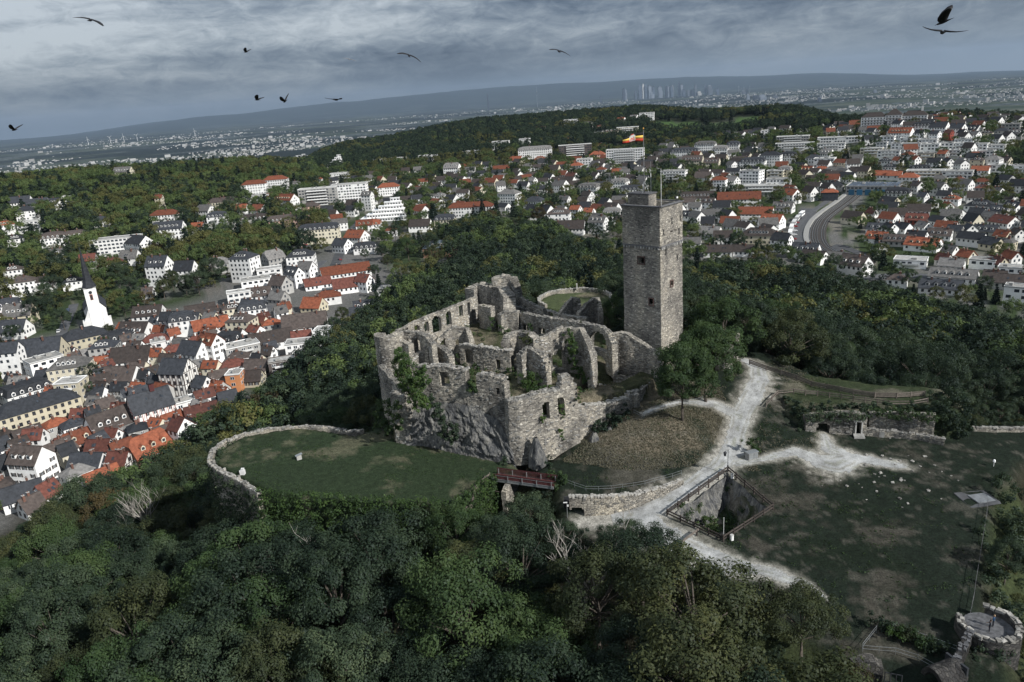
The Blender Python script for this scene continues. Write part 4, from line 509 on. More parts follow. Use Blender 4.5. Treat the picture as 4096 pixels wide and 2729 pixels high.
(219.3,395.8,15.9,10.4,4.5,0.0,'f','G','W',-34,21),
(221.9,360.4,20.6,12.5,3.2,3.2,'g','G','W',-40,21),
(252.4,362.1,11.8,7.7,4.2,0.0,'f','G','W',-40,21),
(193.2,359.4,9.2,7.0,4.3,2.2,'h','B','W',-33,21),
(206.8,345.0,17.9,11.4,3.2,3.2,'g','S','W',-34,21),
(235.4,349.3,9.5,7.0,3.6,2.9,'g','B','N',-39,21),
(238.1,340.5,14.6,9.5,3.2,3.2,'g','B','N',-40,21),
(224.3,316.5,9.6,7.0,8.4,0.0,'f','G','W',-40,21)]
DT={'upper_fence':[(53.69,159.88,-5.26),(56.43,156.79,-5.81),(61.75,152.63,-6.93),(66.4,147.65,-7.57),(70.32,143.97,-7.57),(73.79,141.69,-7.59),(77.77,140.68,-7.59),(83.58,140.68,-7.56)],'terrace_fence':[(51.37,141.68,-7.86),(55.15,145.83,-7.19),(58.77,146.44,-7.37),(63.14,144.66,-7.53),(67.11,142.25,-7.56),(70.9,139.75,-7.53),(74.58,137.35,-7.57),(78.64,136.54,-7.55),(82.34,137.43,-7.63)],'pit':[(24.33,112.23,-13.24),(38.14,123.75,-12.1),(42.11,111.17,-12.93),(31.39,103.38,-13.28)],'lawn_fence':[(-12.86,118.66,-12),(-11.5,120.14,-12),(-9.68,122.16,-12),(-7.98,125.77,-12),(-6.1,128.28,-12)],'bridge_near':[(-5.61,127.71,-12.2),(5.67,122.87,-12.2)],'bridge_top':[(-5.43,130.88,-11),(5.85,126.56,-11)],'ret_wall':[(7.9,115.17,-9.95),(14.71,114.6,-10.19),(20.29,115.91,-10.8),(25.55,118.83,-11.4),(29.52,121.67,-12.06)],'wall_rail':[(7.67,124.53,-12.43),(11.52,121.86,-12.92),(16.16,121.53,-13.02),(22.41,122.06,-12.84),(29.73,124.46,-12.54)],'ramp_rail':[(24.03,142.12,-7),(25.57,139.81,-7),(29.83,141.47,-7),(34.19,143.16,-7),(39.06,145.23,-7)],'case_a':[(56.82,134.69,-7.53),(58.84,134.74,-7.34),(61.58,134.46,-7.06),(65.04,133.67,-6.8),(68.25,133.14,-7.29)],'case_b':[(68.26,133.15,-10.38),(72.66,131.62,-10.39),(76.81,129.79,-10.61),(80.32,127.35,-10.64)],'case_c':[(69.15,134.09,-7.31),(73.97,132.67,-6.89),(79.64,129.75,-6.7)],'edge_wall':[(88.85,132.26,-11.99),(93.22,131.68,-12.26),(97.63,131.22,-12.4),(105.96,132.5,-13.48)],'bench':[(97.08,131.67,-12.38)],'lantern':(37.9,123.01,-12.4),'bollards':(38.13,122.15,-12.58),'bollard2':(32.34,103.96,-13.3),'pole':(31.79,104.63,-13.2),'cabinet':(43.61,127.0,-11.42),'barrier0':(23.61,102.34,-13.59),'barrier1':(28.07,105.93,-13.23),'board':(-45.97,141.78,-11.97),'block':(-56.33,137.15,-12.0),'slab':(76.48,109.38,-12.63),'smalllamp':(84.73,119.19,-12.43),'pathlamp':(7.43,115.01,-13.88),'stump':(48.78,160.64,2.2),'right_fence':[(76.39,107.64,-12.88),(74.24,104.39,-12.97),(69.72,98.14,-12.97),(66.42,93.54,-13.23),(62.77,88.49,-13.38),(61.04,86.0,-13.49),(58.38,82.48,-13.66)],'turret':(58.73,79.29,-12.6),'people':[(58.34,78.49,-12.6),(59.15,78.92,-12.6)],'turret_wall':[(57.36,81.52,-12.0),(55.12,78.14,-12.0),(52.75,75.61,-12.0),(50.05,72.96,-12.0)],'vault':[(47.35,71.41,-13),(50.78,72.59,-13)],'stone_block':(40.4,72.92,-13.5),'iron_gate':[(41.87,72.34,-13.5),(43.56,71.65,-13.5)],'thin_rail':[(41.9,78.08,-13),(45.08,80.94,-13)],'thin_rail2':[(41.84,77.85,-12.8),(45.65,77.06,-12.8),(47.72,75.71,-12.8),(48.96,73.97,-12.8)],'thin_rail3':[(47.88,81.21,-12.8),(50.48,78.82,-12.8),(53.14,76.66,-12.8)],'row_shrubs':[(45.99,81.09,-13.61),(47.23,79.77,-13.7),(48.52,79.06,-13.76),(49.58,77.99,-13.74),(50.44,76.99,-13.75)],'two_trees':[(33.16,138.22,-7.4),(39.75,145.08,-6.2)],'bare':[(-96.14,169.75,-53.05),(7.8,92.88,-19.04),(-42.62,105.32,-30.02)],'cab_shrub':(44.67,128.72,-11.18),'mound_shrub':(83.78,130.29,-11.41),'ivy_left':[(-24.08,148.5,6.4,1.25),(-22.78,146.0,6.49,1.5),(-21.51,143.58,6.57,1.62),(-24.44,149.19,4.04,1.5),(-22.65,145.76,4.46,1.75),(-20.44,141.53,5.52,1.75),(-19.3,139.32,5.24,1.5),(-24.32,148.96,1.95,1.62),(-22.53,145.52,2.42,1.75),(-20.37,141.38,3.16,1.75),(-18.69,138.17,3.95,1.38),(-23.77,147.91,-0.21,1.62),(-21.54,143.62,0.62,1.62),(-19.37,139.46,1.78,1.5),(-17.72,136.3,5.61,1.12),(-18.71,138.21,0.88,1.38),(-20.51,141.64,-0.77,1.25),(-18.06,136.96,-0.02,1.0),(-23.84,148.04,7.95,1.0),(-18.26,137.34,7.25,1.0)],'ivy_gate':[(-29.28,150.86,-5.81,1.5),(-26.9,146.81,-4.99,1.6),(-27.5,147.82,-3.17,1.4),(-24.75,143.14,-2.12,1.4),(-30.75,153.38,-9.09,1.4),(-28.29,149.18,-8.16,1.5),(-25.71,144.77,-5.64,1.4),(-25.06,143.67,-7.02,1.1),(-29.67,151.53,-11.04,1.2),(-32.21,155.88,-12.06,1.1),(-27.43,147.72,-9.82,1.0)],'ivy_rock':[(-17.24,140.58,0.12,0.8),(-16.88,140.41,-1.23,0.9),(-16.18,140.07,-2.55,1.0),(-15.82,139.9,-3.91,1.1),(-15.12,139.56,-5.22,1.1),(-14.75,139.38,-6.59,1.2),(-13.44,138.74,-6.75,1.1),(-12.66,138.37,-5.58,0.8),(-14.93,139.47,-8.4,1.0),(-13.61,138.83,-8.56,0.9),(-15.9,139.93,-1.46,0.8),(-17.83,140.86,-0.65,0.6),(-12.7,138.39,-7.71,0.8),(-15.72,139.85,-7.8,0.7),(-16.8,140.37,-3.69,0.7)],'ivy_gap':[(-8.95,140.45,2.63,0.8),(-8.36,140.18,2.0,0.8),(-8.91,140.43,1.25,0.8),(-7.93,139.98,1.36,0.6),(-9.37,140.64,1.55,0.6)],'bush_inner':[(2.62,150.71,-1.2,1.5),(3.96,149.96,-1.2,1.6),(3.15,147.88,-1.6,1.5),(4.76,146.74,-2.0,1.3),(2.01,149.03,-1.6,1.2),(6.38,146.02,-2.2,1.1),(3.69,150.85,-0.6,1.2),(7.53,145.84,-2.4,0.9)],'ivy_chapel':[(12.23,155.63,6.97,0.9),(12.8,154.76,6.1,1.0),(13.05,154.38,4.75,1.0),(12.29,155.53,4.79,0.8),(13.15,154.24,3.32,0.9),(12.51,155.2,2.67,0.8),(12.92,154.58,1.37,0.7),(13.65,153.48,0.6,0.8),(14.19,152.65,-1.0,0.8),(14.74,151.81,-2.21,0.8),(12.99,154.48,-0.83,0.7),(12.42,155.34,0.4,0.5),(15.31,150.94,-2.66,0.6),(13.83,153.2,-2.66,0.6)],'ivy_corner':[(-1.68,139.5,1.4,0.6),(-1.61,139.06,0.2,0.6),(12.69,138.31,0.4,0.6),(12.24,137.64,-1.0,0.6)],'ivy_windows':[(8.79,137.13,-2.4,0.6),(8.72,137.11,-3.77,0.7),(5.16,136.06,-3.71,0.6),(8.16,136.95,-8.35,0.8),(8.27,136.98,-9.44,0.7),(8.05,136.91,-7.28,0.6),(4.8,135.96,-4.32,0.4)],'ivy_court':[(-13.35,166.15,-0.27,0.5),(-13.5,166.23,-1.88,0.6),(-12.99,165.95,-2.62,0.5),(-8.42,163.45,-2.46,0.6),(-6.22,162.25,-2.97,0.5),(-11.63,165.21,-2.46,0.6),(-9.14,163.85,-2.15,0.5),(-1.05,159.42,-1.94,0.7),(-1.46,159.65,-2.76,0.6),(0.31,157.55,-2.5,0.8),(2.6,157.85,-0.5,0.6)],'ivy_back':[(-4.62,179.77,4.0,0.8),(-4.69,177.6,3.0,0.8),(-2.42,177.54,1.6,1.0),(-2.75,179.07,2.4,0.6),(4.76,176.57,3.0,0.8),(4.64,175.2,2.2,0.7),(-0.45,178.97,1.0,0.9)],'ivy_gothic':[(9.09,158.31,3.0,0.5),(8.91,152.47,-2.0,0.6),(9.1,150.85,-2.5,0.7),(17.54,150.9,-3.0,0.8),(18.55,154.56,-2.8,0.7)],'ivy_edge':[(18.19,143.02,-6.65,1.2),(19.6,143.55,-6.46,1.3),(20.82,142.89,-6.81,1.4),(22.26,143.46,-6.44,1.2),(17.64,141.78,-7.86,1.2),(19.26,141.47,-7.49,1.3),(20.81,140.79,-7.3,1.2),(16.48,140.65,-8.33,1.0),(17.58,139.08,-8.41,1.1),(22.57,141.43,-6.84,1.0),(15.31,139.3,-8.86,1.0),(13.59,141.21,-8.36,1.0),(12.83,140.77,-9.54,0.8),(19.56,139.19,-7.9,1.0)],'bush_corner':[(-4.31,140.03,-13.82,1.1),(-2.97,139.23,-13.34,1.2),(-2.04,138.49,-13.94,1.0),(-3.55,133.39,-11.35,0.9),(3.86,138.27,-13.95,0.8),(4.97,138.51,-14.9,0.9),(5.41,130.46,-11.42,0.7)],'tower_shrubs':[(28.34,194.45,2.5,1.0),(28.37,194.84,1.5,1.1),(29.15,194.01,3.0,0.9),(22.55,183.01,3.5,0.8),(22.75,181.68,2.6,0.9)],'bridge_bush':[(6.26,125.49,-11.65,1.0),(6.78,124.66,-11.9,1.1),(7.6,123.81,-11.83,1.0),(-5.53,127.14,-12.6,1.0),(-6.48,125.96,-13.22,1.2),(-7.7,124.51,-13.65,1.2),(6.1,123.99,-12.48,0.9),(5.74,126.53,-11.49,0.8)],'apse_bush':[(3.35,159.36,4.6,0.9),(2.5,160.1,4.8,0.7),(4.04,159.27,4.2,0.6)],'terrace_ivy':[(56.28,143.03,-7.24,1.0),(56.98,140.14,-7.04,1.0),(57.56,137.08,-7.2,1.0),(56.8,137.17,-8.61,1.0),(59.07,137.58,-7.06,1.0),(61.73,138.69,-7.09,1.0),(62.78,137.01,-7.11,1.0),(65.21,137.58,-7.08,1.0),(67.37,137.49,-7.02,1.0),(69.06,136.42,-7.07,1.0),(71.4,136.77,-7.03,1.0),(72.88,135.34,-7.1,1.0),(74.76,134.78,-7.1,1.0),(77.36,134.83,-7.04,1.0),(79.47,133.93,-7.1,1.0),(55.95,138.51,-7.7,1.0),(58.3,136.45,-9.36,1.0),(56.59,135.39,-9.69,1.0),(60.1,136.79,-7.75,1.0),(68.09,136.06,-8.07,1.0),(70.22,135.88,-8.44,1.0),(72.47,135.16,-8.49,1.0),(74.7,134.41,-8.52,1.0),(77.12,133.37,-8.07,1.0),(79.17,132.43,-8.0,1.0),(80.93,132.69,-7.14,1.0)],'mound':[(83.92,134.21,-6.41,1.6),(87.45,135.83,-6.45,1.8),(80.89,131.69,-7.38,1.6),(83.72,130.7,-7.62,1.9),(115.82,175.68,-29.31,1.7),(83.05,130.47,-10.23,1.6),(86.92,131.91,-10.75,1.6),(89.54,133.41,-10.73,1.2),(84.57,138.45,-6.38,1.6),(81.97,131.05,-9.03,1.7),(84.67,130.27,-10.73,1.5),(87.41,138.0,-6.42,2.0),(87.1,133.76,-6.47,2.0),(117.27,176.14,-29.63,1.8),(82.34,131.45,-6.47,2.0),(86.11,132.32,-9.01,2.2),(81.05,133.69,-6.43,1.4)],'pitplants':[(27.03,115.13,-13.5,0.9),(28.79,114.49,-15.0,0.9),(31.25,113.66,-16.0,1.0),(33.1,112.13,-16.5,1.0),(29.43,112.51,-16.0,0.9),(38.84,121.2,-14.0,0.8),(37.53,122.2,-14.0,0.8),(32.9,114.14,-16.0,0.9),(25.99,113.94,-14.0,0.7)],'right_edge':[(82.08,114.28,-12.0,1.6),(80.79,109.95,-12.0,1.8),(77.87,104.28,-12.5,1.8),(70.86,99.69,-13.0,1.3),(70.04,96.25,-13.0,1.6),(68.63,92.01,-13.0,1.8),(65.97,90.61,-14.0,1.4),(65.36,86.72,-14.0,1.6),(76.6,100.15,-13.0,2.0),(65.88,83.86,-14.0,1.8),(57.34,77.53,-15.0,1.1),(55.39,76.18,-15.0,1.0),(71.57,91.65,-13.0,2)],'city':[(3407,20722,-300,307,97),(3463,20713,-299,270,61),(3708,20670,-300,231,85),(4127,20590,-301,181,110),(3818,20650,-299,352,110),(3907,20633,-299,379,61),(3973,20621,-299,352,97),(4072,20601,-301,336,110),(4160,20584,-301,309,73),(4325,20550,-304,289,134),(4488,20515,-304,287,85),(4543,20503,-304,295,73),(4618,20486,-304,300,97),(4640,20481,-304,288,61),(4802,20444,-306,374,73),(4867,20428,-307,317,85),(4910,20418,-308,186,110),(5027,20389,-310,159,97),(5123,20365,-312,165,97),(5208,20344,-311,286,73),(5208,20344,-311,168,61),(5293,20322,-311,108,122),(5441,20283,-312,270,61),(5546,20254,-313,242,146),(5599,19725,-314,159,95),(5691,17939,-311,87,109),(5682,17663,-307,119,43),(6031,19386,-317,211,35),(6018,19104,-316,167,35),(6008,18908,-319,168,35),(5985,18415,-312,187,22),(4201,12323,-303,81,136),(4262,12818,-299,67,94),(4242,13131,-302,85,64),(4084,9840,-301,54,56),(4558,12744,-300,33,110),(2808,20811,-299,152,73),(1083,19971,-302,485,23),(-176,20999,-301,439,49),(5669,11660,-302,51,53)],'birds':[(-19.03,39.38,61.77,0.97,-12,'g'),(-17.86,59.22,61.29,0.58,20,'s'),(-12.12,68.84,60.8,0.89,-5,'p'),(-4.65,45.7,59.48,1.01,-20,'g'),(3.9,45.79,59.13,0.96,-12,'g'),(23.65,41.72,59.02,1.23,60,'u'),(19.69,34.79,58.25,1.3,10,'f'),(-18.82,63.25,57.99,0.77,5,'s'),(-15.26,58.02,57.68,0.77,70,'u'),(-10.98,54.91,57.49,0.97,25,'f'),(-34.31,56.38,57.06,0.84,30,'s')],'town_trees':[(-284.7,453.2,15,0),(-276.3,426.6,14,0),(-288.9,471.0,16,0),(-302.5,465.5,13,4),(-248.9,406.4,12,0),(-239.6,412.0,10,0),(-256.4,491.5,16,0),(-235.0,457.0,14,0),(-272.1,515.9,13,4),(-221.5,421.3,12,1),(-220.7,431.4,10,1),(-181.6,458.0,18,0),(-194.1,481.9,17,4),(-185.7,442.8,15,0),(-209.2,461.7,13,2),(-195.3,447.2,13,0),(-208.0,445.0,12,2),(-203.7,360.8,9,1),(-188.1,316.0,10,0),(-179.6,296.4,9,0),(-265.5,387.4,10,0),(-339.3,525.3,11,4),(-352.2,571.2,14,4),(-372.9,584.6,15,4),(-329.9,547.6,13,4),(-328.4,569.6,13,0),(-224.4,605.3,14,0),(-209.3,601.9,13,2),(-199.5,616.4,15,0),(-178.9,593.2,14,0),(-160.9,589.9,13,2),(-235.0,585.8,12,4),(-231.1,548.7,12,0),(-271.3,559.7,13,4),(-160.0,540.8,11,0),(-87.2,378.0,9,2),(-88.8,362.7,9,0),(-52.4,519.4,16,0),(-66.7,510.1,16,1),(-83.7,575.2,14,0),(-46.5,479.5,15,2),(-24.5,629.1,17,4),(-17.6,667.1,18,4),(-9.7,601.3,16,3),(29.1,605.4,15,3),(38.9,644.2,14,3),(62.6,547.1,10,0),(-63.6,779.0,13,1),(-83.9,756.3,13,2),(-32.2,777.7,14,2),(-52.8,832.0,13,1),(-82.3,874.0,14,2),(-94.5,714.7,10,2),(-204.0,326.8,7,0),(-212.8,384.5,8,2),(-270.9,468.3,8,0),(-239.6,681.5,9,2),(-218.5,669.5,9,0),(-237.3,539.4,12,4),(-85.4,514.8,11,0),(-78.1,486.8,10,2),(-83.7,465.9,9,0),(-91.3,569.1,11,1),(-98.0,518.1,8,0),(-138.5,510.0,8,0)]}
# ---- terrain -------------------------------------------------------------
AZ = np.array([-180, -60, -40, -30, -20, -10, 0, 10, 20, 30, 40, 60, 180.])
RS = np.array([0, 60, 80, 100, 130, 160, 190, 220, 260, 300, 350, 420, 500, 600, 700, 850, 1000, 1200, 1500, 1800, 2200, 2800, 4000, 8000, 16000, 28000, 37000, 46000.])
_cols = {
 -40: [-30,-30,-31,-33,-40,-46,-52,-55,-56,-56,-54,-52,-50,-44,-34,-14,-4,-25,-110,-170,-220,-260,-290,-300,-300,-330,-370,-400],
 -30: [-30,-30,-30,-31,-39,-46,-52,-55,-56,-56,-54,-52,-50,-45,-36,-18,-6,-22,-110,-170,-220,-260,-290,-300,-300,-310,-300,-330],
 -20: [-30,-28,-27,-27,-33,-42,-47,-51,-54,-55,-54,-48,-43,-42,-38,-28,-13,-18,-70,-120,-190,-250,-285,-300,-300,-300,80,60],
 -10: [-28,-27,-25,-24,-25,-30,-34,-40,-48,-52,-53,-50,-47,-45,-42,-38,-32,-28,-30,-28,-80,-200,-285,-300,-300,-300,270,240],
 0:   [-28,-26,-24,-22,-20,-15,-12,-16,-26,-36,-45,-48,-48,-46,-44,-38,-31,-22,-8,-2,-40,-160,-280,-300,-300,-300,430,400],
 10:  [-26,-22,-17,-14,-12,-5,-6,-12,-24,-34,-43,-46,-46,-45,-43,-38,-32,-24,-8,0,-50,-180,-280,-300,-300,-300,330,300],
 20:  [-28,-25,-16,-14,-13,-12,-18,-24,-32,-40,-45,-46,-45,-45,-42,-34,-22,-15,-9,-50,-150,-240,-290,-300,-300,-330,40,20],
 30:  [-30,-28,-18,-15,-14,-20,-26,-32,-38,-44,-47,-47,-46,-46,-41,-26,-10,-20,-90,-150,-210,-260,-290,-300,-310,-420,-380,-500],
 40:  [-30,-28,-22,-20,-20,-24,-29,-34,-40,-45,-47,-47,-46,-46,-44,-35,-25,-40,-120,-170,-220,-265,-290,-300,-320,-480,-560,-700],
}
_cols[-60] = _cols[-180] = _cols[-40]; _cols[60] = _cols[180] = _cols[40]
ZT = np.array([_cols[int(a)] for a in AZ], float)

def sstep(x, a, b):
    t = np.clip((x - a) / (b - a), 0, 1); return t * t * (3 - 2 * t)

def vnoise(x, y, seed=0):
    """smooth value noise in [-1,1] for arrays"""
    xi = np.floor(x).astype(np.int64); yi = np.floor(y).astype(np.int64)
    fx = x - xi; fy = y - yi
    fx = fx * fx * (3 - 2 * fx); fy = fy * fy * (3 - 2 * fy)
    def h(a, b):
        n = (a * 374761393 + b * 668265263 + seed * 974711) & 0xffffffff
        n = ((n ^ (n >> 13)) * 1274126177) & 0xffffffff
        return ((n ^ (n >> 16)) & 0xffff) / 32767.5 - 1
    a = h(xi, yi); b = h(xi + 1, yi); c = h(xi, yi + 1); d = h(xi + 1, yi + 1)
    return (a * (1 - fx) + b * fx) * (1 - fy) + (c * (1 - fx) + d * fx) * fy

def fbm(x, y, seed=0, o=4):
    s = 0; a = .5
    for k in range(o):
        s = s + a * vnoise(x * 2 ** k, y * 2 ** k, seed + k); a *= .5
    return s

def poly_sd(x, y, poly):
    """signed distance to a polygon, positive inside"""
    d = np.full(np.shape(x), 1e9); ins = np.zeros(np.shape(x), bool)
    n = len(poly)
    for i in range(n):
        ax, ay = poly[i]; bx, by = poly[(i + 1) % n]
        ex, ey = bx - ax, by - ay
        t = np.clip(((x - ax) * ex + (y - ay) * ey) / (ex * ex + ey * ey + 1e-9), 0, 1)
        d = np.minimum(d, np.hypot(x - ax - t * ex, y - ay - t * ey))
        c = ((ay > y) != (by > y)) & (x < (bx - ax) * (y - ay) / (by - ay + 1e-12) + ax)
        ins ^= c
    return np.where(ins, d, -d)

def line_d(x, y, pts):
    d = np.full(np.shape(x), 1e9)
    for (ax, ay), (bx, by) in zip(pts[:-1], pts[1:]):
        ex, ey = bx - ax, by - ay
        t = np.clip(((x - ax) * ex + (y - ay) * ey) / (ex * ex + ey * ey + 1e-9), 0, 1)
        d = np.minimum(d, np.hypot(x - ax - t * ex, y - ay - t * ey))
    return d

def tps_fit(p):
    p = np.array(p, float); n = len(p)
    d = np.hypot(p[:, None, 0] - p[None, :, 0], p[:, None, 1] - p[None, :, 1])
    K = np.where(d > 0, d * d * np.log(d + 1e-9), 0) + np.eye(n) * 20
    Q = np.c_[np.ones(n), p[:, :2]]
    A = np.block([[K, Q], [Q.T, np.zeros((3, 3))]])
    return p, np.linalg.solve(A, np.r_[p[:, 2], 0, 0, 0])

def tps_eval(fit, x, y):
    p, w = fit; r = w[-3] + w[-2] * x + w[-1] * y
    for (px, py, _), k in zip(p, w):
        d = np.hypot(x - px, y - py); r = r + k * d * d * np.log(d + 1e-9)
    return r

def zbase(x, y):
    az = np.degrees(np.arctan2(x, y)); r = np.hypot(x, y)
    j = np.clip(np.searchsorted(AZ, az, 'right') - 1, 0, len(AZ) - 2)
    ta = (az - AZ[j]) / (AZ[j + 1] - AZ[j]); ta = ta * ta * (3 - 2 * ta)
    lr = np.log(r + 30); L = np.log(RS + 30)
    i = np.clip(np.searchsorted(L, lr, 'right') - 1, 0, len(L) - 2)
    t = (lr - L[i]) / (L[i + 1] - L[i])
    def cub(j):   # monotone-ish cubic along r
        im = np.maximum(i - 1, 0); ip = np.minimum(i + 2, len(L) - 1)
        z0, z1, z2, z3 = ZT[j, im], ZT[j, i], ZT[j, i + 1], ZT[j, ip]
        h = L[i + 1] - L[i]
        m1 = np.where(i > 0, (z2 - z0) / (L[i + 1] - L[im] + 1e-9), 0) * h
        m2 = (z3 - z1) / (L[ip] - L[i] + 1e-9) * h
        lim = 2.5 * np.abs(z2 - z1); m1 = np.clip(m1, -lim, lim); m2 = np.clip(m2, -lim, lim)
        t2, t3 = t * t, t * t * t
        return (2*t3-3*t2+1)*z1 + (t3-2*t2+t)*m1 + (-2*t3+3*t2)*z2 + (t3-t2)*m2
    z = cub(j) * (1 - ta) + cub(j + 1) * ta
    far = sstep(r, 24000, 37000)
    z = z + far * (120 * fbm(az / 5., r / 9000., 7, 5)) * sstep(-np.abs(az), -45, -25)
    z = z + (1 - far) * (1.2 * fbm(x / 40, y / 40, 3) * sstep(r, 40, 150) + 6 * fbm(x / 300, y / 300, 5) * sstep(r, 500, 1200))
    return z

def ground(x, y, raw=False):
    x = np.asarray(x, float); y = np.asarray(y, float)
    z = zbase(x, y)
    near = (np.hypot(x, y) < 330)
    if not np.any(near): return z
    sh = x.shape; xf, yf, zf = np.ravel(x), np.ravel(y), np.ravel(z).copy()
    k = np.where(np.ravel(near))[0]; X, Y, Z = xf[k], yf[k], zf[k]
    Zw = np.clip(tps_eval(WARD_FIT, X, Y), -15.5, -4) + .25 * fbm(X / 5, Y / 5, 11)
    w = sstep(poly_sd(X, Y, WARD), -7, .5); Z = Z * (1 - w) + Zw * w
    if not raw:
        w = sstep(poly_sd(X, Y, TERRACE), -.8, .1); Z = Z * (1 - w) + np.maximum(TERRACE_Z + .2 * fbm(X / 4, Y / 4, 2), Z) * w
        w = sstep(poly_sd(X, Y, RUIN), -.2, .3); Z = Z * (1 - w) + (-3.1 + .7 * fbm(X / 3, Y / 3, 21) + 3.4 * sstep(Y + .3 * X, 168, 176)) * w
        w = sstep(poly_sd(X, Y, LOWCOURT), -.5, .3); Z = Z * (1 - w) + (-5.6 + .3 * fbm(X / 3, Y / 3, 22)) * w
        w = sstep(poly_sd(X, Y, BASTION), -1.0, .2); Z = Z * (1 - w) + (-12. + .25 * fbm(X / 6, Y / 6, 12) + .02 * (Y - 140)) * w
        dr = np.hypot(X - ROUND[0], Y - ROUND[1]); w = 1 - sstep(dr, ROUND[2] - .3, ROUND[2] + .6); Z = Z * (1 - w) + ROUND[3] * w
        w = sstep(poly_sd(X, Y, PIT), .4, 3.0); Z = Z * (1 - w) + (Z - 5.5 + 1.2 * fbm(X / 2, Y / 2, 31)) * w
    zf[k] = Z
    return zf.reshape(sh)
WARD_FIT = tps_fit(WPTS)
def G1(x, y): return float(ground(np.array([x]), np.array([y]))[0])
# ---- helpers ----------------------------------------------------------------
def ob(name, mesh, parent=None, loc=None, rot=None, scale=None, label=None, cat=None, group=None, kind=None):
    o = bpy.data.objects.new(name, mesh); COL.objects.link(o)
    if parent is not None: o.parent = parent
    if loc is not None: o.location = loc
    if rot is not None: o.rotation_euler = rot if hasattr(rot, '__len__') else (0, 0, rot)
    if scale is not None: o.scale = scale if hasattr(scale, '__len__') else (scale,) * 3
    if label: o['label'] = label
    if cat: o['category'] = cat
    if group: o['group'] = group
    if kind: o['kind'] = kind
    return o

def mesh_np(name, V, F, mat, smooth=False, uv=None, fmat=None, tint=None, col=None):
    """V (n,3), F (m,k) array; mat a material or list; uv per loop; tint per face float; col per vertex rgb"""
    me = bpy.data.meshes.new(name); V = np.asarray(V, np.float32); F = np.asarray(F, np.int32)
    m, k = F.shape
    me.vertices.add(len(V)); me.vertices.foreach_set('co', V.ravel())
    me.loops.add(m * k); me.loops.foreach_set('vertex_index', F.ravel())
    me.polygons.add(m); me.polygons.foreach_set('loop_start', np.arange(m, dtype=np.int32) * k)
    if smooth is True: me.polygons.foreach_set('use_smooth', np.ones(m, bool))
    else: me.polygons.foreach_set('use_smooth', np.zeros(m, bool))
    for q in (mat if isinstance(mat, (list, tuple)) else [mat]): me.materials.append(q)
    if fmat is not None: me.polygons.foreach_set('material_index', np.asarray(fmat, np.int32))
    if uv is not None:
        l = me.uv_layers.new(name='UVMap'); l.data.foreach_set('uv', np.asarray(uv, np.float32).ravel())
    if tint is not None:
        a = me.attributes.new('tint', 'FLOAT', 'FACE'); a.data.foreach_set('value', np.asarray(tint, np.float32))
    if col is not None:
        a = me.attributes.new('col', 'FLOAT_COLOR', 'POINT'); a.data.foreach_set('color', np.c_[col, np.ones(len(V))].astype(np.float32).ravel())
    me.update(calc_edges=True); me.validate(); return me

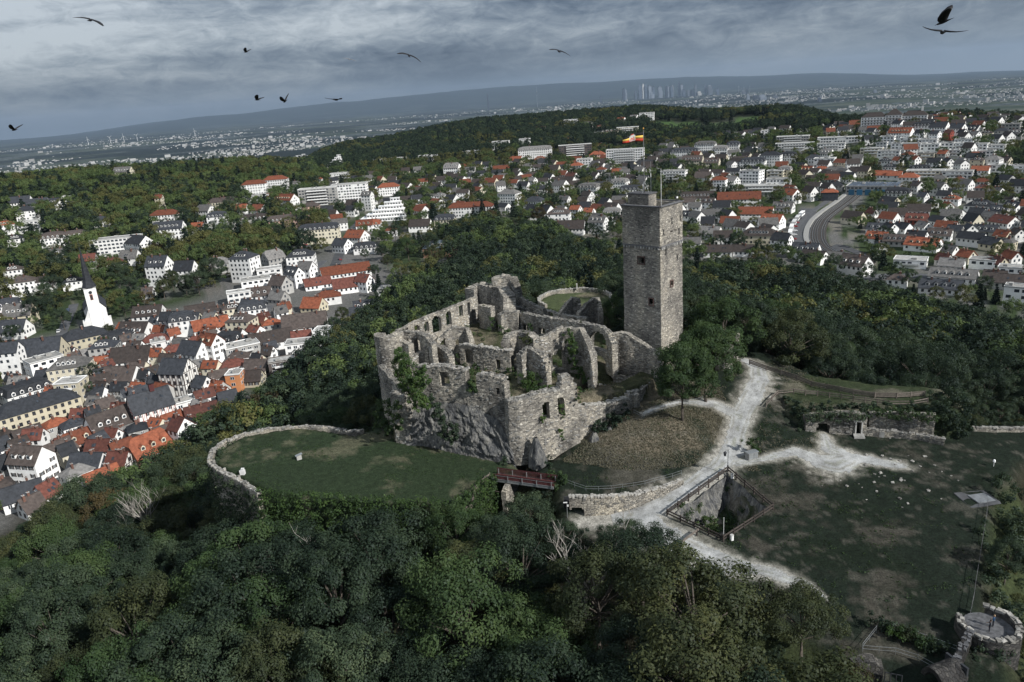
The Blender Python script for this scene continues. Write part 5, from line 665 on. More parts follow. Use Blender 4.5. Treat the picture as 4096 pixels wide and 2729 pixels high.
ORDW = ['first', 'second', 'third', 'fourth', 'fifth', 'sixth', 'seventh', 'eighth', 'ninth', 'tenth', 'eleventh', 'twelfth', 'thirteenth', 'fourteenth', 'fifteenth', 'sixteenth']
def single_out(words, xy):
    """things described alike are told apart by their order from left to right, seen from the camera"""
    by = {}
    for i, w_ in enumerate(words): by.setdefault(w_, []).append(i)
    out = list(words)
    for w_, l in by.items():
        if len(l) == 1 or len(l) > 16: continue
        l.sort(key=lambda i: math.atan2(xy[i][0], xy[i][1]))
        for k, i in enumerate(l): out[i] = w_ + (', leftmost' if k == 0 else ', rightmost' if k == len(l) - 1 else f', {ORDW[k]} from left')
    return out
class MB:
    """collects boxes, prisms, tubes as polygons with a material slot"""
    def __init__(s): s.v = []; s.f = []; s.m = []; s.mats = []
    def slot(s, mat):
        if mat not in s.mats: s.mats.append(mat)
        return s.mats.index(mat)
    def poly(s, pts, mat):
        b = len(s.v); s.v += [tuple(p) for p in pts]; s.f.append(tuple(range(b, b + len(pts)))); s.m.append(s.slot(mat))
    def mesh(s, V, F, mat):
        b = len(s.v); s.v += [tuple(p) for p in V]; k = s.slot(mat)
        for f in F: s.f.append(tuple(b + i for i in f)); s.m.append(k)
    def box(s, c, size, mat, rz=0, M=None, jit=0):
        hx, hy, hz = size[0] / 2, size[1] / 2, size[2] / 2
        P = []
        ca, sa = math.cos(rz), math.sin(rz)
        for z in (-hz, hz):
            for (x, y) in ((-hx, -hy), (hx, -hy), (hx, hy), (-hx, hy)):
                x += rnd.uniform(-jit, jit); y += rnd.uniform(-jit, jit); zz = z + rnd.uniform(-jit, jit)
                p = Vector((x * ca - y * sa + c[0], x * sa + y * ca + c[1], zz + c[2]))
                P.append(M @ p if M else p)
        s.mesh(P, [(3, 2, 1, 0), (4, 5, 6, 7), (0, 1, 5, 4), (1, 2, 6, 5), (2, 3, 7, 6), (3, 0, 4, 7)], mat)
    def beam(s, a, b, w, h, mat):
        a = Vector(a); b = Vector(b); d = (b - a); L = d.length
        if L < 1e-6: return
        q = d.to_track_quat('X', 'Z').to_matrix().to_4x4(); q.translation = (a + b) / 2
        s.box((0, 0, 0), (L, w, h), mat, M=q)
    def tube(s, pts, rad, mat, n=6, cap=True):
        pts = [Vector(p) for p in pts]; b0 = len(s.v); k = s.slot(mat)
        for i, p in enumerate(pts):
            d = (pts[min(i + 1, len(pts) - 1)] - pts[max(i - 1, 0)]).normalized()
            q = d.to_track_quat('Z', 'Y'); r = rad[i] if hasattr(rad, '__len__') else rad
            for j in range(n):
                t = 2 * math.pi * j / n; s.v.append(tuple(p + q @ Vector((math.cos(t) * r, math.sin(t) * r, 0))))
        for i in range(len(pts) - 1):
            for j in range(n):
                a = b0 + i * n + j; c = b0 + i * n + (j + 1) % n
                s.f.append((a, c, c + n, a + n)); s.m.append(k)
        if cap:
            s.f.append(tuple(b0 + j for j in range(n))[::-1]); s.m.append(k)
            e = b0 + (len(pts) - 1) * n; s.f.append(tuple(e + j for j in range(n))); s.m.append(k)
    def build(s, name, smooth=False):
        me = bpy.data.meshes.new(name); me.from_pydata(s.v, [], s.f)
        for q in s.mats: me.materials.append(q)
        me.polygons.foreach_set('material_index', s.m)
        if smooth: me.polygons.foreach_set('use_smooth', [True] * len(s.f))
        me.update(); return me

# ---- materials ----------------------------------------------------------------
def newmat(name):
    global nt
    m = bpy.data.materials.new(name); m.use_nodes = True; nt = m.node_tree; nt.nodes.clear()
    o = nn('ShaderNodeOutputMaterial'); return m, o
def prin(out, color, rough=.85, bump=None, bstr=.3, bdist=.1, spec=.3, metal=0):
    p = nn('ShaderNodeBsdfPrincipled')
    if hasattr(color, 'links'): lk(color, p.inputs['Base Color'])
    else: p.inputs['Base Color'].default_value = (*color, 1)
    p.inputs['Roughness'].default_value = rough; p.inputs['Specular IOR Level'].default_value = spec; p.inputs['Metallic'].default_value = metal
    if bump is not None:
        b = nn('ShaderNodeBump'); b.inputs['Strength'].default_value = bstr; b.inputs['Distance'].default_value = bdist
        lk(bump, b.inputs['Height']); lk(b.outputs[0], p.inputs['Normal'])
    lk(p.outputs[0], out.inputs[0]); return p
def coord(kind='Object', scale=(1, 1, 1)):
    t = nn('ShaderNodeTexCoord'); m = nn('ShaderNodeMapping'); m.inputs['Scale'].default_value = scale
    lk(t.outputs[kind], m.inputs[0]); return m.outputs[0]
def geopos(scale=(1, 1, 1)):
    t = nn('ShaderNodeNewGeometry'); m = nn('ShaderNodeMapping'); m.inputs['Scale'].default_value = scale
    lk(t.outputs['Position'], m.inputs[0]); return m.outputs[0]
def gray(f, a, b):  # value a..b -> colour factor
    return ramp(f, [(.3, (a, a, a)), (.7, (b, b, b))])
def mat(name, col, var=.25, scale=1.2, rough=.85, bump=.0, objvar=.18, spec=.3, metal=0):
    m, o = newmat(name)
    n = noi(geopos(), scale, 5, .6)
    c = mixc(1, col, gray(n, 1 - var, 1 + var), 'MULTIPLY')
    if objvar:
        oi = nn('ShaderNodeObjectInfo'); c = mixc(1, c, gray(oi.outputs['Random'], 1 - objvar, 1 + objvar), 'MULTIPLY')
    prin(o, c, rough, n if bump else None, bump, .15, spec, metal); return m

def stone_mat(name, cols, su=2.15, sv=4.3, mort=(.20, .195, .185), dark=.40):
    m, o = newmat(name)
    t = nn('ShaderNodeTexCoord'); mp = nn('ShaderNodeMapping'); mp.inputs['Scale'].default_value = (su, sv, 1); lk(t.outputs['UV'], mp.inputs[0])
    wn = nn('ShaderNodeTexNoise'); lk(t.outputs['UV'], wn.inputs['Vector']); wn.inputs['Scale'].default_value = 1.3; wn.inputs['Detail'].default_value = 3
    wv = nn('ShaderNodeVectorMath', operation='SCALE'); lk(wn.outputs['Color'], wv.inputs[0]); wv.inputs['Scale'].default_value = .55
    ad = nn('ShaderNodeVectorMath', operation='ADD'); lk(mp.outputs[0], ad.inputs[0]); lk(wv.outputs[0], ad.inputs[1])
    vo = nn('ShaderNodeTexVoronoi', voronoi_dimensions='2D', feature='F1'); lk(ad.outputs[0], vo.inputs['Vector']); vo.inputs['Scale'].default_value = 1
    ve = nn('ShaderNodeTexVoronoi', voronoi_dimensions='2D', feature='DISTANCE_TO_EDGE'); lk(ad.outputs[0], ve.inputs['Vector']); ve.inputs['Scale'].default_value = 1
    sp = nn('ShaderNodeSeparateColor'); lk(vo.outputs['Color'], sp.inputs[0])
    n = len(cols); c = ramp(sp.outputs[0], [(i / max(n - 1, 1), q) for i, q in enumerate(cols)])
    edge = mth('MULTIPLY', ve.outputs['Distance'], 9, clamp=True)
    c = mixc(edge, mort, c)
    big = noi(geopos((.22, .22, .11)), 1, 5, .62); c = mixc(1, c, ramp(big, [(.36, (dark, dark * 1.01, dark * 1.04)), (.5, (.95, .95, .95)), (.66, (1.28, 1.25, 1.18))]), 'MULTIPLY')
    fine = noi(geopos(), 5, 4, .7); c = mixc(1, c, gray(fine, .66, 1.3), 'MULTIPLY')
    hgt = mth('ADD', mth('MULTIPLY', edge, .6), mth('ADD', mth('MULTIPLY', sp.outputs[1], .5), mth('MULTIPLY', fine, .5)))
    c = mixc(1, c, (1.05, 1.0, .925), 'MULTIPLY'); prin(o, c, .92, hgt, .85, .16, .15); return m

def leaf_mat(name, stops, trans=.22, ov=.30):
    m, o = newmat(name)
    a = nn('ShaderNodeAttribute'); a.attribute_name = 'tint'
    oi = nn('ShaderNodeObjectInfo')
    f = mth('ADD', mth('MULTIPLY', a.outputs['Fac'], .62), mth('MULTIPLY', oi.outputs['Random'], ov), clamp=True)
    c = ramp(f, stops)
    d = nn('ShaderNodeBsdfDiffuse'); lk(c, d.inputs[0]); d.inputs[1].default_value = .6
    g = nn('ShaderNodeBsdfGlossy'); g.inputs['Roughness'].default_value = .55; g.inputs[0].default_value = (.5, .55, .6, 1)
    t = nn('ShaderNodeBsdfTranslucent'); lk(mixc(1, c, (1.25, 1.2, .6), 'MULTIPLY'), t.inputs[0])
    x = nn('ShaderNodeMixShader'); x.inputs[0].default_value = trans; lk(d.outputs[0], x.inputs[1]); lk(t.outputs[0], x.inputs[2])
    x2 = nn('ShaderNodeMixShader'); x2.inputs[0].default_value = .018; lk(x.outputs[0], x2.inputs[1]); lk(g.outputs[0], x2.inputs[2])
    lk(x2.outputs[0], o.inputs[0]); return m

M = {}
M['rubble'] = stone_mat('rubble_stone', [(.12, .12, .12), (.25, .247, .24), (.34, .333, .315), (.19, .187, .184), (.45, .44, .415), (.27, .26, .243), (.38, .37, .345), (.64, .63, .59)])
M['keep'] = stone_mat('keep_stone', [(.13, .13, .13), (.26, .257, .25), (.35, .343, .328), (.20, .197, .194), (.43, .42, .40), (.28, .267, .25), (.38, .368, .345), (.66, .65, .61)], 2.0, 4.6, (.20, .196, .186), .58)
M['oldwall'] = stone_mat('parapet_stone', [(.20, .195, .185), (.34, .333, .312), (.26, .255, .24), (.45, .44, .41), (.29, .28, .258)], 1.6, 2.6, (.16, .15, .14))
M['shadestone'] = stone_mat('shaded_corner_stone', [(.035, .037, .041), (.07, .072, .075), (.05, .051, .055), (.11, .11, .11), (.06, .061, .063)], 1.6, 2.6, (.05, .05, .05))  # shade of the dark lower right corner is put into this stone colour
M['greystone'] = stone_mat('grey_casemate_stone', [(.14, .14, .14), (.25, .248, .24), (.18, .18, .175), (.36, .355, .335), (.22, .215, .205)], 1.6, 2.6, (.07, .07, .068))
M['cap'] = mat('slate_coping', (.11, .11, .115), .3, 2, .8, .3)
M['coping'] = mat('coping_stone', (.245, .235, .215), .45, 1.5, .9, .5, .35)
def _rock():
    m, o = newmat('slate_rock')
    a = noi(geopos((1, 1, .35)), .7, 7, .66, 1.2); b = noi(geopos((2.2, 2.2, .5)), 1.2, 6, .7, .8)
    c = ramp(a, [(.3, (.04, .043, .048)), (.45, (.115, .117, .12)), (.56, (.215, .21, .195)), (.7, (.32, .31, .28))])
    c = mixc(1, c, gray(b, .5, 1.35), 'MULTIPLY'); prin(o, c, .9, mth('ADD', a, b), 1, .5, .2); return m
M['rock'] = _rock()
def _ground():
    m, o = newmat('ground_cover')
    a = nn('ShaderNodeAttribute'); a.attribute_name = 'col'
    n1 = noi(geopos(), .9, 6, .72); n2 = noi(geopos((1, 1, 1)), 3.4, 4, .75)
    c = mixc(1, a.outputs['Color'], gray(n1, .62, 1.42), 'MULTIPLY'); c = mixc(1, c, gray(n2, .42, 1.62), 'MULTIPLY')
    # the plain: fields, woods and built-up land told apart by distance from the hill
    ln = nn('ShaderNodeVectorMath', operation='LENGTH'); g = nn('ShaderNodeNewGeometry'); lk(g.outputs['Position'], ln.inputs[0])
    far = mth('DIVIDE', mth('SUBTRACT', ln.outputs['Value'], 2000), 1200, clamp=True)
    vo = nn('ShaderNodeTexVoronoi', voronoi_dimensions='2D'); lk(geopos((1 / 420, 1 / 300, 1)), vo.inputs['Vector']); vo.inputs['Scale'].default_value = 1
    sp = nn('ShaderNodeSeparateColor'); lk(vo.outputs['Color'], sp.inputs[0])
    fld = ramp(sp.outputs[0], [(0, (.05, .065, .035)), (.35, (.075, .09, .045)), (.55, (.16, .155, .10)), (.8, (.09, .10, .05)), (1, (.22, .20, .14))])
    f1 = noi(geopos((1 / 2600, 1 / 2000, 0)), 1, 5, .6)
    wood = ramp(f1, [(.47, (1, 1, 1)), (.53, (0, 0, 0))])
    fc = mixc(wood, fld, (.018, .026, .018))
    f2 = noi(geopos((1 / 1300, 1 / 1000, 0)), 1, 4, .6); f3 = noi(geopos((1 / 60, 1 / 60, 0)), 1, 3, .8)
    twn = ramp(f2, [(.54, (0, 0, 0)), (.58, (1, 1, 1))])
    tcol = ramp(f3, [(.42, (.03, .04, .028)), (.52, (.14, .14, .13)), (.62, (.38, .36, .33))])
    fc = mixc(twn, fc, tcol)
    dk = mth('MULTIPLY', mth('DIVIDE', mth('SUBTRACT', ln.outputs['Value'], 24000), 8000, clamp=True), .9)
    fc = mixc(dk, fc, (.03, .042, .035)); fc = mixc(1, fc, (.42, .50, .56), 'MULTIPLY')  # far ground tinted darker and bluer: distance haze put into its colour
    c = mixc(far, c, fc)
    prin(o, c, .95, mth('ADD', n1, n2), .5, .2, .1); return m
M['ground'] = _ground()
def _gravel():
    m, o = newmat('pale_gravel')
    n1 = noi(geopos(), .35, 6, .65); n2 = noi(geopos(), 4, 4, .8)
    c = ramp(n1, [(.32, (.22, .22, .215)), (.5, (.36, .365, .36)), (.68, (.50, .505, .50))]); n3 = noi(geopos((1, 1, 1)), 1.6, 5, .75, 1.5); c = mixc(1, c, gray(n2, .68, 1.26), 'MULTIPLY'); c = mixc(1, c, ramp(n3, [(.34, (.62, .6, .56)), (.46, (1, 1, 1))]), 'MULTIPLY')
    at_ = nn('ShaderNodeAttribute'); at_.attribute_name = 'col'; c = mixc(1, c, at_.outputs['Color'], 'MULTIPLY')
    prin(o, c, .95, n2, .6, .08, .1); return m
M['gravel'] = _gravel()
ROOF = dict(O=(.185, .058, .030), R=(.105, .038, .028), B=(.060, .048, .043), S=(.030, .033, .039), G=(.14, .135, .13), U=(.12, .15, .175))
WALL = dict(W=(.79, .785, .77), C=(.60, .555, .44), Y=(.50, .455, .345), P=(.58, .40, .33), N=(.36, .355, .34), K=(.20, .115, .08), D=(.05, .055, .065), T=(.70, .69, .66), O=(.46, .20, .09), R=(.26, .06, .04), B=(.10, .085, .08))
for k, c in ROOF.items(): M['roof' + k] = mat('roof_' + dict(O='orange_tile', R='red_brown_tile', B='brown_tile', S='slate', G='grey', U='blue_metal')[k], c, .38, .8, .75 if k != 'U' else .45, .3, .30)
for k, c in WALL.items(): M['wall' + k] = mat('plaster_' + k.lower(), c, .13, .35, .9, 0, .10)
M['flat'] = mat('flat_roof_felt', (.30, .295, .28), .4, .5, .9)
M['white'] = mat('white_paint', (.75, .75, .74), .08, 1, .6)
M['glass'] = mat('window_glass', (.035, .042, .052), .2, 1, .12, 0, .3, .5)
M['wood'] = mat('weathered_wood', (.135, .115, .10), .35, 2.5, .9, .2)
M['darkwood'] = mat('dark_wood', (.055, .045, .04), .3, 2.5, .9, .2)
M['redwood'] = mat('red_brown_wood', (.070, .022, .022), .25, 3, .7, .1)
M['timber'] = mat('timber_beam', (.05, .032, .026), .3, 2, .8)
M['steel'] = mat('galvanised_steel', (.36, .38, .39), .15, 3, .45, 0, .1, .5, .6)
M['iron'] = mat('dark_iron', (.03, .032, .036), .2, 3, .55)
M['concrete'] = mat('concrete', (.34, .335, .32), .3, 1.2, .9, .2)
M['asphalt'] = mat('asphalt', (.075, .077, .082), .3, .4, .9)
M['brick'] = mat('chimney_brick', (.14, .075, .058), .3, 3, .9)
M['bark'] = mat('bark', (.085, .072, .06), .4, 2.5, .95, .4)
M['paleb'] = mat('pale_bark', (.36, .335, .30), .3, 2.5, .95, .2)
M['green'] = leaf_mat('leaves_dark_green', [(0, (.009, .016, .011)), (.35, (.024, .039, .024)), (.7, (.056, .081, .045)), (1, (.125, .155, .080))])  # palest tone is lifted: sun highlights put into the random leaf colour
M['green2'] = leaf_mat('leaves_fresh_green', [(0, (.018, .034, .014)), (.4, (.040, .068, .027)), (.75, (.070, .105, .038)), (1, (.115, .145, .052))])
M['olive'] = leaf_mat('leaves_olive', [(0, (.020, .028, .014)), (.4, (.042, .054, .025)), (.75, (.076, .086, .036)), (1, (.125, .122, .048))])
M['rust'] = leaf_mat('leaves_autumn', [(0, (.026, .022, .012)), (.4, (.056, .046, .022)), (.75, (.098, .074, .032)), (1, (.15, .11, .045))])
M['needle'] = leaf_mat('needles_dark', [(0, (.008, .014, .011)), (.5, (.015, .026, .018)), (1, (.030, .045, .030))], .1)
M['sungreen'] = leaf_mat('leaves_sunlit_green', [(0, (.032, .054, .022)), (.4, (.074, .110, .040)), (.75, (.130, .168, .058)), (1, (.20, .225, .085))])  # lighter, yellower leaves: sunlight over the town is put into the colour
M['sunolive'] = leaf_mat('leaves_sunlit_olive', [(0, (.038, .044, .018)), (.4, (.082, .090, .033)), (.75, (.140, .138, .048)), (1, (.21, .19, .065))])  # olive leaves with the same sunlight painted in
M['ivy'] = leaf_mat('ivy_leaves', [(0, (.020, .036, .013)), (.4, (.045, .080, .025)), (.8, (.095, .145, .042)), (1, (.15, .18, .055))])
M['hay'] = leaf_mat('dry_grass', [(0, (.065, .064, .042)), (.5, (.145, .135, .095)), (1, (.26, .24, .175))])
# ---- ground: one sheet to the horizon ----------------------------------------
def lerp3(a, b, w): return a * (1 - w)[:, None] + np.asarray(b) * w[:, None]
def path_mask(x, y):
    m = np.full(len(x), -9.)
    for pts, wid in PATHS:
        for (a, b), (wa, wb) in zip(zip(pts[:-1], pts[1:]), zip(wid[:-1], wid[1:])):
            ex, ey = b[0] - a[0], b[1] - a[1]
            t = np.clip(((x - a[0]) * ex + (y - a[1]) * ey) / (ex * ex + ey * ey + 1e-9), 0, 1)
            d = np.hypot(x - a[0] - t * ex, y - a[1] - t * ey); wd = wa + (wb - wa) * t
            m = np.maximum(m, 1 - d / wd)
    return m        # >0 inside, 1 on the centre line
def ground_col(x, y, z):
    r = np.hypot(x, y); n = len(x)
    c = np.tile(np.array([.026, .025, .016]), (n, 1))
    ff = fbm(x / 25, y / 25, 41); c = lerp3(c, (.035, .045, .02), sstep(ff, 0, .3))
    # town and gardens
    tn = sstep(-poly_sd(x, y, FOREST), 0, 5) * (r < 2600) * (r > 150)
    g = fbm(x / 14, y / 14, 43, 3); tc_ = lerp3(np.tile(np.array([.035, .052, .022]), (n, 1)), (.12, .118, .112), sstep(g, .02, .16))
    tc_ = lerp3(tc_, (.15, .14, .12), sstep(fbm(x / 9, y / 9, 44, 3), .22, .34))
    old = sstep(poly_sd(x, y, OLDTOWN), -5, 8); tc_ = lerp3(tc_, (.115, .112, .11), old * .85)
    c = lerp3(c, tc_, tn)
    fr = sstep(r, 950, 1150) * (1 - sstep(r, 2300, 2700)); c = lerp3(c, (.02, .026, .014), fr * .8)
    blt = sstep(-np.degrees(np.arctan2(x, y)), 13, 16) * sstep(r, 540, 600) * (1 - sstep(r, 1200, 1400)); c = lerp3(c, (.028, .036, .018), blt * .85)
    for p in MEADOW: c = lerp3(c, (.055, .095, .03), sstep(poly_sd(x, y, p), -6, 2))
    # castle lawns
    w = sstep(poly_sd(x, y, WARD), -3, .5)
    nz = fbm(x / 6, y / 6, 51, 5); nf = fbm(x / 1.3, y / 1.3, 52, 3)
    lawn = lerp3(np.tile(np.array([.019, .028, .019]), (n, 1)), (.090, .083, .066), sstep(nz + .35 * nf, .16, .50) * .65)
    md = sstep(z, -11.8, -10.2) * sstep(-(x - 42), -3, 3); lawn = lerp3(lawn, (.135, .115, .085), md * sstep(nz + .5 * nf, -.45, .1))
    lawn = lerp3(lawn, (.017, .026, .016), sstep(fbm(x / 9, y / 9, 58, 3), .1, .3) * (1 - md * .7))
    stk = fbm(x / 2.4 + y / 9, y / 1.1 - x / 14, 59, 4); lawn = lerp3(lawn, (.125, .118, .098), sstep(stk + .45 * nz, .17, .42) * .6)
    near = sstep(np.hypot(x - 45, y - 98), 26, 8) ; lawn = lerp3(lawn, (.085, .078, .064), near * sstep(nz + .5 * nf, -.05, .4) * .7)
    pm = path_mask(x, y); sp = sstep(pm + .55 * nf + .35 * nz, -.75, -.1); lawn = lerp3(lawn, (.22, .205, .175), sp * .5 * (pm > -1.2))
    wear = np.maximum(sstep(.6 * nf + .5 * nz, .20, .40) * sstep(pm, -1.6, 0), sstep(pm + .5 * nf, -.12, .25)); lawn = lerp3(lawn, (.36, .345, .31), wear * .7)
    c = lerp3(c, lawn * (.62 + .38 * np.maximum(md, sp))[:, None], w)
    wb = sstep(poly_sd(x, y, BASTION), -1.5, 0)
    bl = lerp3(np.tile(np.array([.022, .034, .017]), (n, 1)), (.085, .084, .054), sstep(nz + .4 * nf + .25 * sstep(y, 138, 150), .12, .5) * .85)
    c = lerp3(c, bl, wb)
    wr = sstep(poly_sd(x, y, RUIN), -1, 0); c = lerp3(c, lerp3(np.tile(np.array([.05, .055, .03]), (n, 1)), (.12, .105, .075), sstep(nz + .4 * nf, -.1, .3)), wr)
    dr = np.hypot(x - ROUND[0], y - ROUND[1]); c = lerp3(c, lerp3(np.tile(np.array([.06, .075, .035]), (n, 1)), (.14, .125, .085), sstep(nz, -.1, .3)), 1 - sstep(dr, ROUND[2], ROUND[2] + 1))
    wt = sstep(poly_sd(x, y, TERRACE), -2, 0); c = lerp3(c, lerp3(np.tile(np.array([.035, .046, .022]), (n, 1)), (.10, .095, .07), sstep(nz, 0, .4)), wt * .8)
    wp = sstep(poly_sd(x, y, PIT), 0, 1.5); c = lerp3(c, lerp3(np.tile(np.array([.03, .04, .018]), (n, 1)), (.15, .14, .12), sstep(nf + nz, .2, .5)), wp)
    return c
def build_ground():
    az = np.concatenate([np.linspace(-180, -52, 24, endpoint=False), np.linspace(-52, 52, 521), np.linspace(52, 180, 25)[1:-1]])
    rr = np.concatenate([[1.5, 10, 25, 40], np.arange(50, 70, 2.), np.arange(70, 215, .75), np.exp(np.linspace(math.log(215), math.log(46000), 120))])
    A, Rr = np.meshgrid(np.radians(az), rr); x = (np.sin(A) * Rr).ravel(); y = (np.cos(A) * Rr).ravel(); z = ground(x, y)
    nA, nR = len(az), len(rr); i = np.arange(nR - 1)[:, None] * nA; j = np.arange(nA)[None, :]; j2 = (j + 1) % nA
    F = np.stack([i + j, i + nA + j, i + nA + j2, i + j2], -1).reshape(-1, 4)[:, ::-1]
    me = mesh_np('ground', np.c_[x, y, z], F, M['ground'], smooth=True, col=ground_col(x, y, z))
    ob('ground', me, kind='structure')
build_ground()
def wear_col(x, y):
    """wheel ruts, a grassy crown and dirty verges along the gravel"""
    m = path_mask(x, y) + .10 * fbm(x / 1.6, y / 1.6, 63, 3); n = fbm(x / 3, y / 3, 64, 4); c = np.ones((len(x), 3))
    c = lerp3(c, (.72, .70, .64), sstep(-np.abs(m - .52), -.13, -.03) * sstep(n, -.25, .2)); c = lerp3(c, (.62, .60, .47), sstep(m, .42, .14) * .8 * sstep(n, -.4, .1)); c = lerp3(c, (.58, .58, .44), sstep(m, .80, .93) * sstep(n, .02, .25) * .55)
    return c
def build_path():
    gx, gy = np.meshgrid(np.arange(15, 75, .33), np.arange(84, 165, .33)); x = gx.ravel(); y = gy.ravel()
    m = np.maximum(path_mask(x, y), -1) + .34 * fbm(x / 2.2, y / 2.2, 61, 4) + .22 * fbm(x / .7, y / .7, 62, 2)
    inw = poly_sd(x, y, PIT) < -.6
    keep = ((m > .17) & inw).reshape(gx.shape); kq = keep[:-1, :-1] & keep[1:, :-1] & keep[:-1, 1:] & keep[1:, 1:]
    I, J = np.where(kq); n = gx.shape[1]; F = np.stack([I * n + J, I * n + J + 1, (I + 1) * n + J + 1, (I + 1) * n + J], -1)
    u, inv = np.unique(F.ravel(), return_inverse=True); z = ground(x[u], y[u]) + .05
    ob('gravel_path', mesh_np('gravel_path', np.c_[x[u], y[u], z], inv.reshape(-1, 4), M['gravel'], smooth=True, col=wear_col(x[u], y[u])), kind='structure')
build_path()
def strip(name, pts, wid, m, dz, kind='structure', step=6, **k):
    P = [];
    for a, b in zip(pts[:-1], pts[1:]):
        n = max(1, int(math.hypot(b[0] - a[0], b[1] - a[1]) / step))
        for q in range(n): P.append((a[0] + (b[0] - a[0]) * q / n, a[1] + (b[1] - a[1]) * q / n))
    P.append(pts[-1]); P = np.array(P)
    for _ in range(3): P[1:-1] = (P[:-2] + P[1:-1] * 2 + P[2:]) / 4
    d = np.gradient(P, axis=0); nrm = np.c_[-d[:, 1], d[:, 0]] / (np.hypot(d[:, 0], d[:, 1])[:, None] + 1e-9)
    L = P + nrm * wid / 2; Rt = P - nrm * wid / 2; zc = np.maximum(ground(P[:, 0], P[:, 1]), np.maximum(ground(L[:, 0], L[:, 1]), ground(Rt[:, 0], Rt[:, 1]))) + dz
    V = np.r_[np.c_[L, zc], np.c_[Rt, zc], np.c_[L + nrm * .8, zc - 2.5], np.c_[Rt - nrm * .8, zc - 2.5]]; n = len(P); i = np.arange(n - 1)
    F = np.r_[np.c_[i, i + n, i + n + 1, i + 1], np.c_[i + 2 * n, i, i + 1, i + 2 * n + 1], np.c_[i + n, i + 3 * n, i + 3 * n + 1, i + n + 1]]
    ob(name, mesh_np(name, V, F, m), kind=kind, **k); return P, zc
for pts, wd in ROADS: strip('road', pts, wd * 1.5, M['asphalt'], .25)
# railway: ballast, sleepers and rails, platform
railP, railZ = strip('track_bed', RAIL, 10, mat('track_ballast', (.055, .049, .045), .35, .8, .95), .2, step=8)
for off in (-4, -1.2, 3):
    for k in (-.72, .72):
        q = np.array(railP); d = np.gradient(q, axis=0); nr = np.c_[-d[:, 1], d[:, 0]] / np.hypot(d[:, 0], d[:, 1])[:, None]
        L = q + nr * (off + k); b = MB()
        for (a, za), (c, zc) in zip(list(zip(L, railZ))[:-1], list(zip(L, railZ))[1:]): b.beam((*a, za + .12), (*c, zc + .12), .16, .2, M['steel'])
        ob('rail', b.build('rail'), kind='structure')
_d = np.gradient(railP, axis=0); _n = np.c_[-_d[:, 1], _d[:, 0]] / np.hypot(_d[:, 0], _d[:, 1])[:, None]
strip('platform', [tuple(v) for v in (railP + _n * -7.5)], 3.0, M['concrete'], .9, step=8)
strip('platform', [tuple(v) for v in (railP + _n * -14.5)], 5, M['asphalt'], .35, step=8)

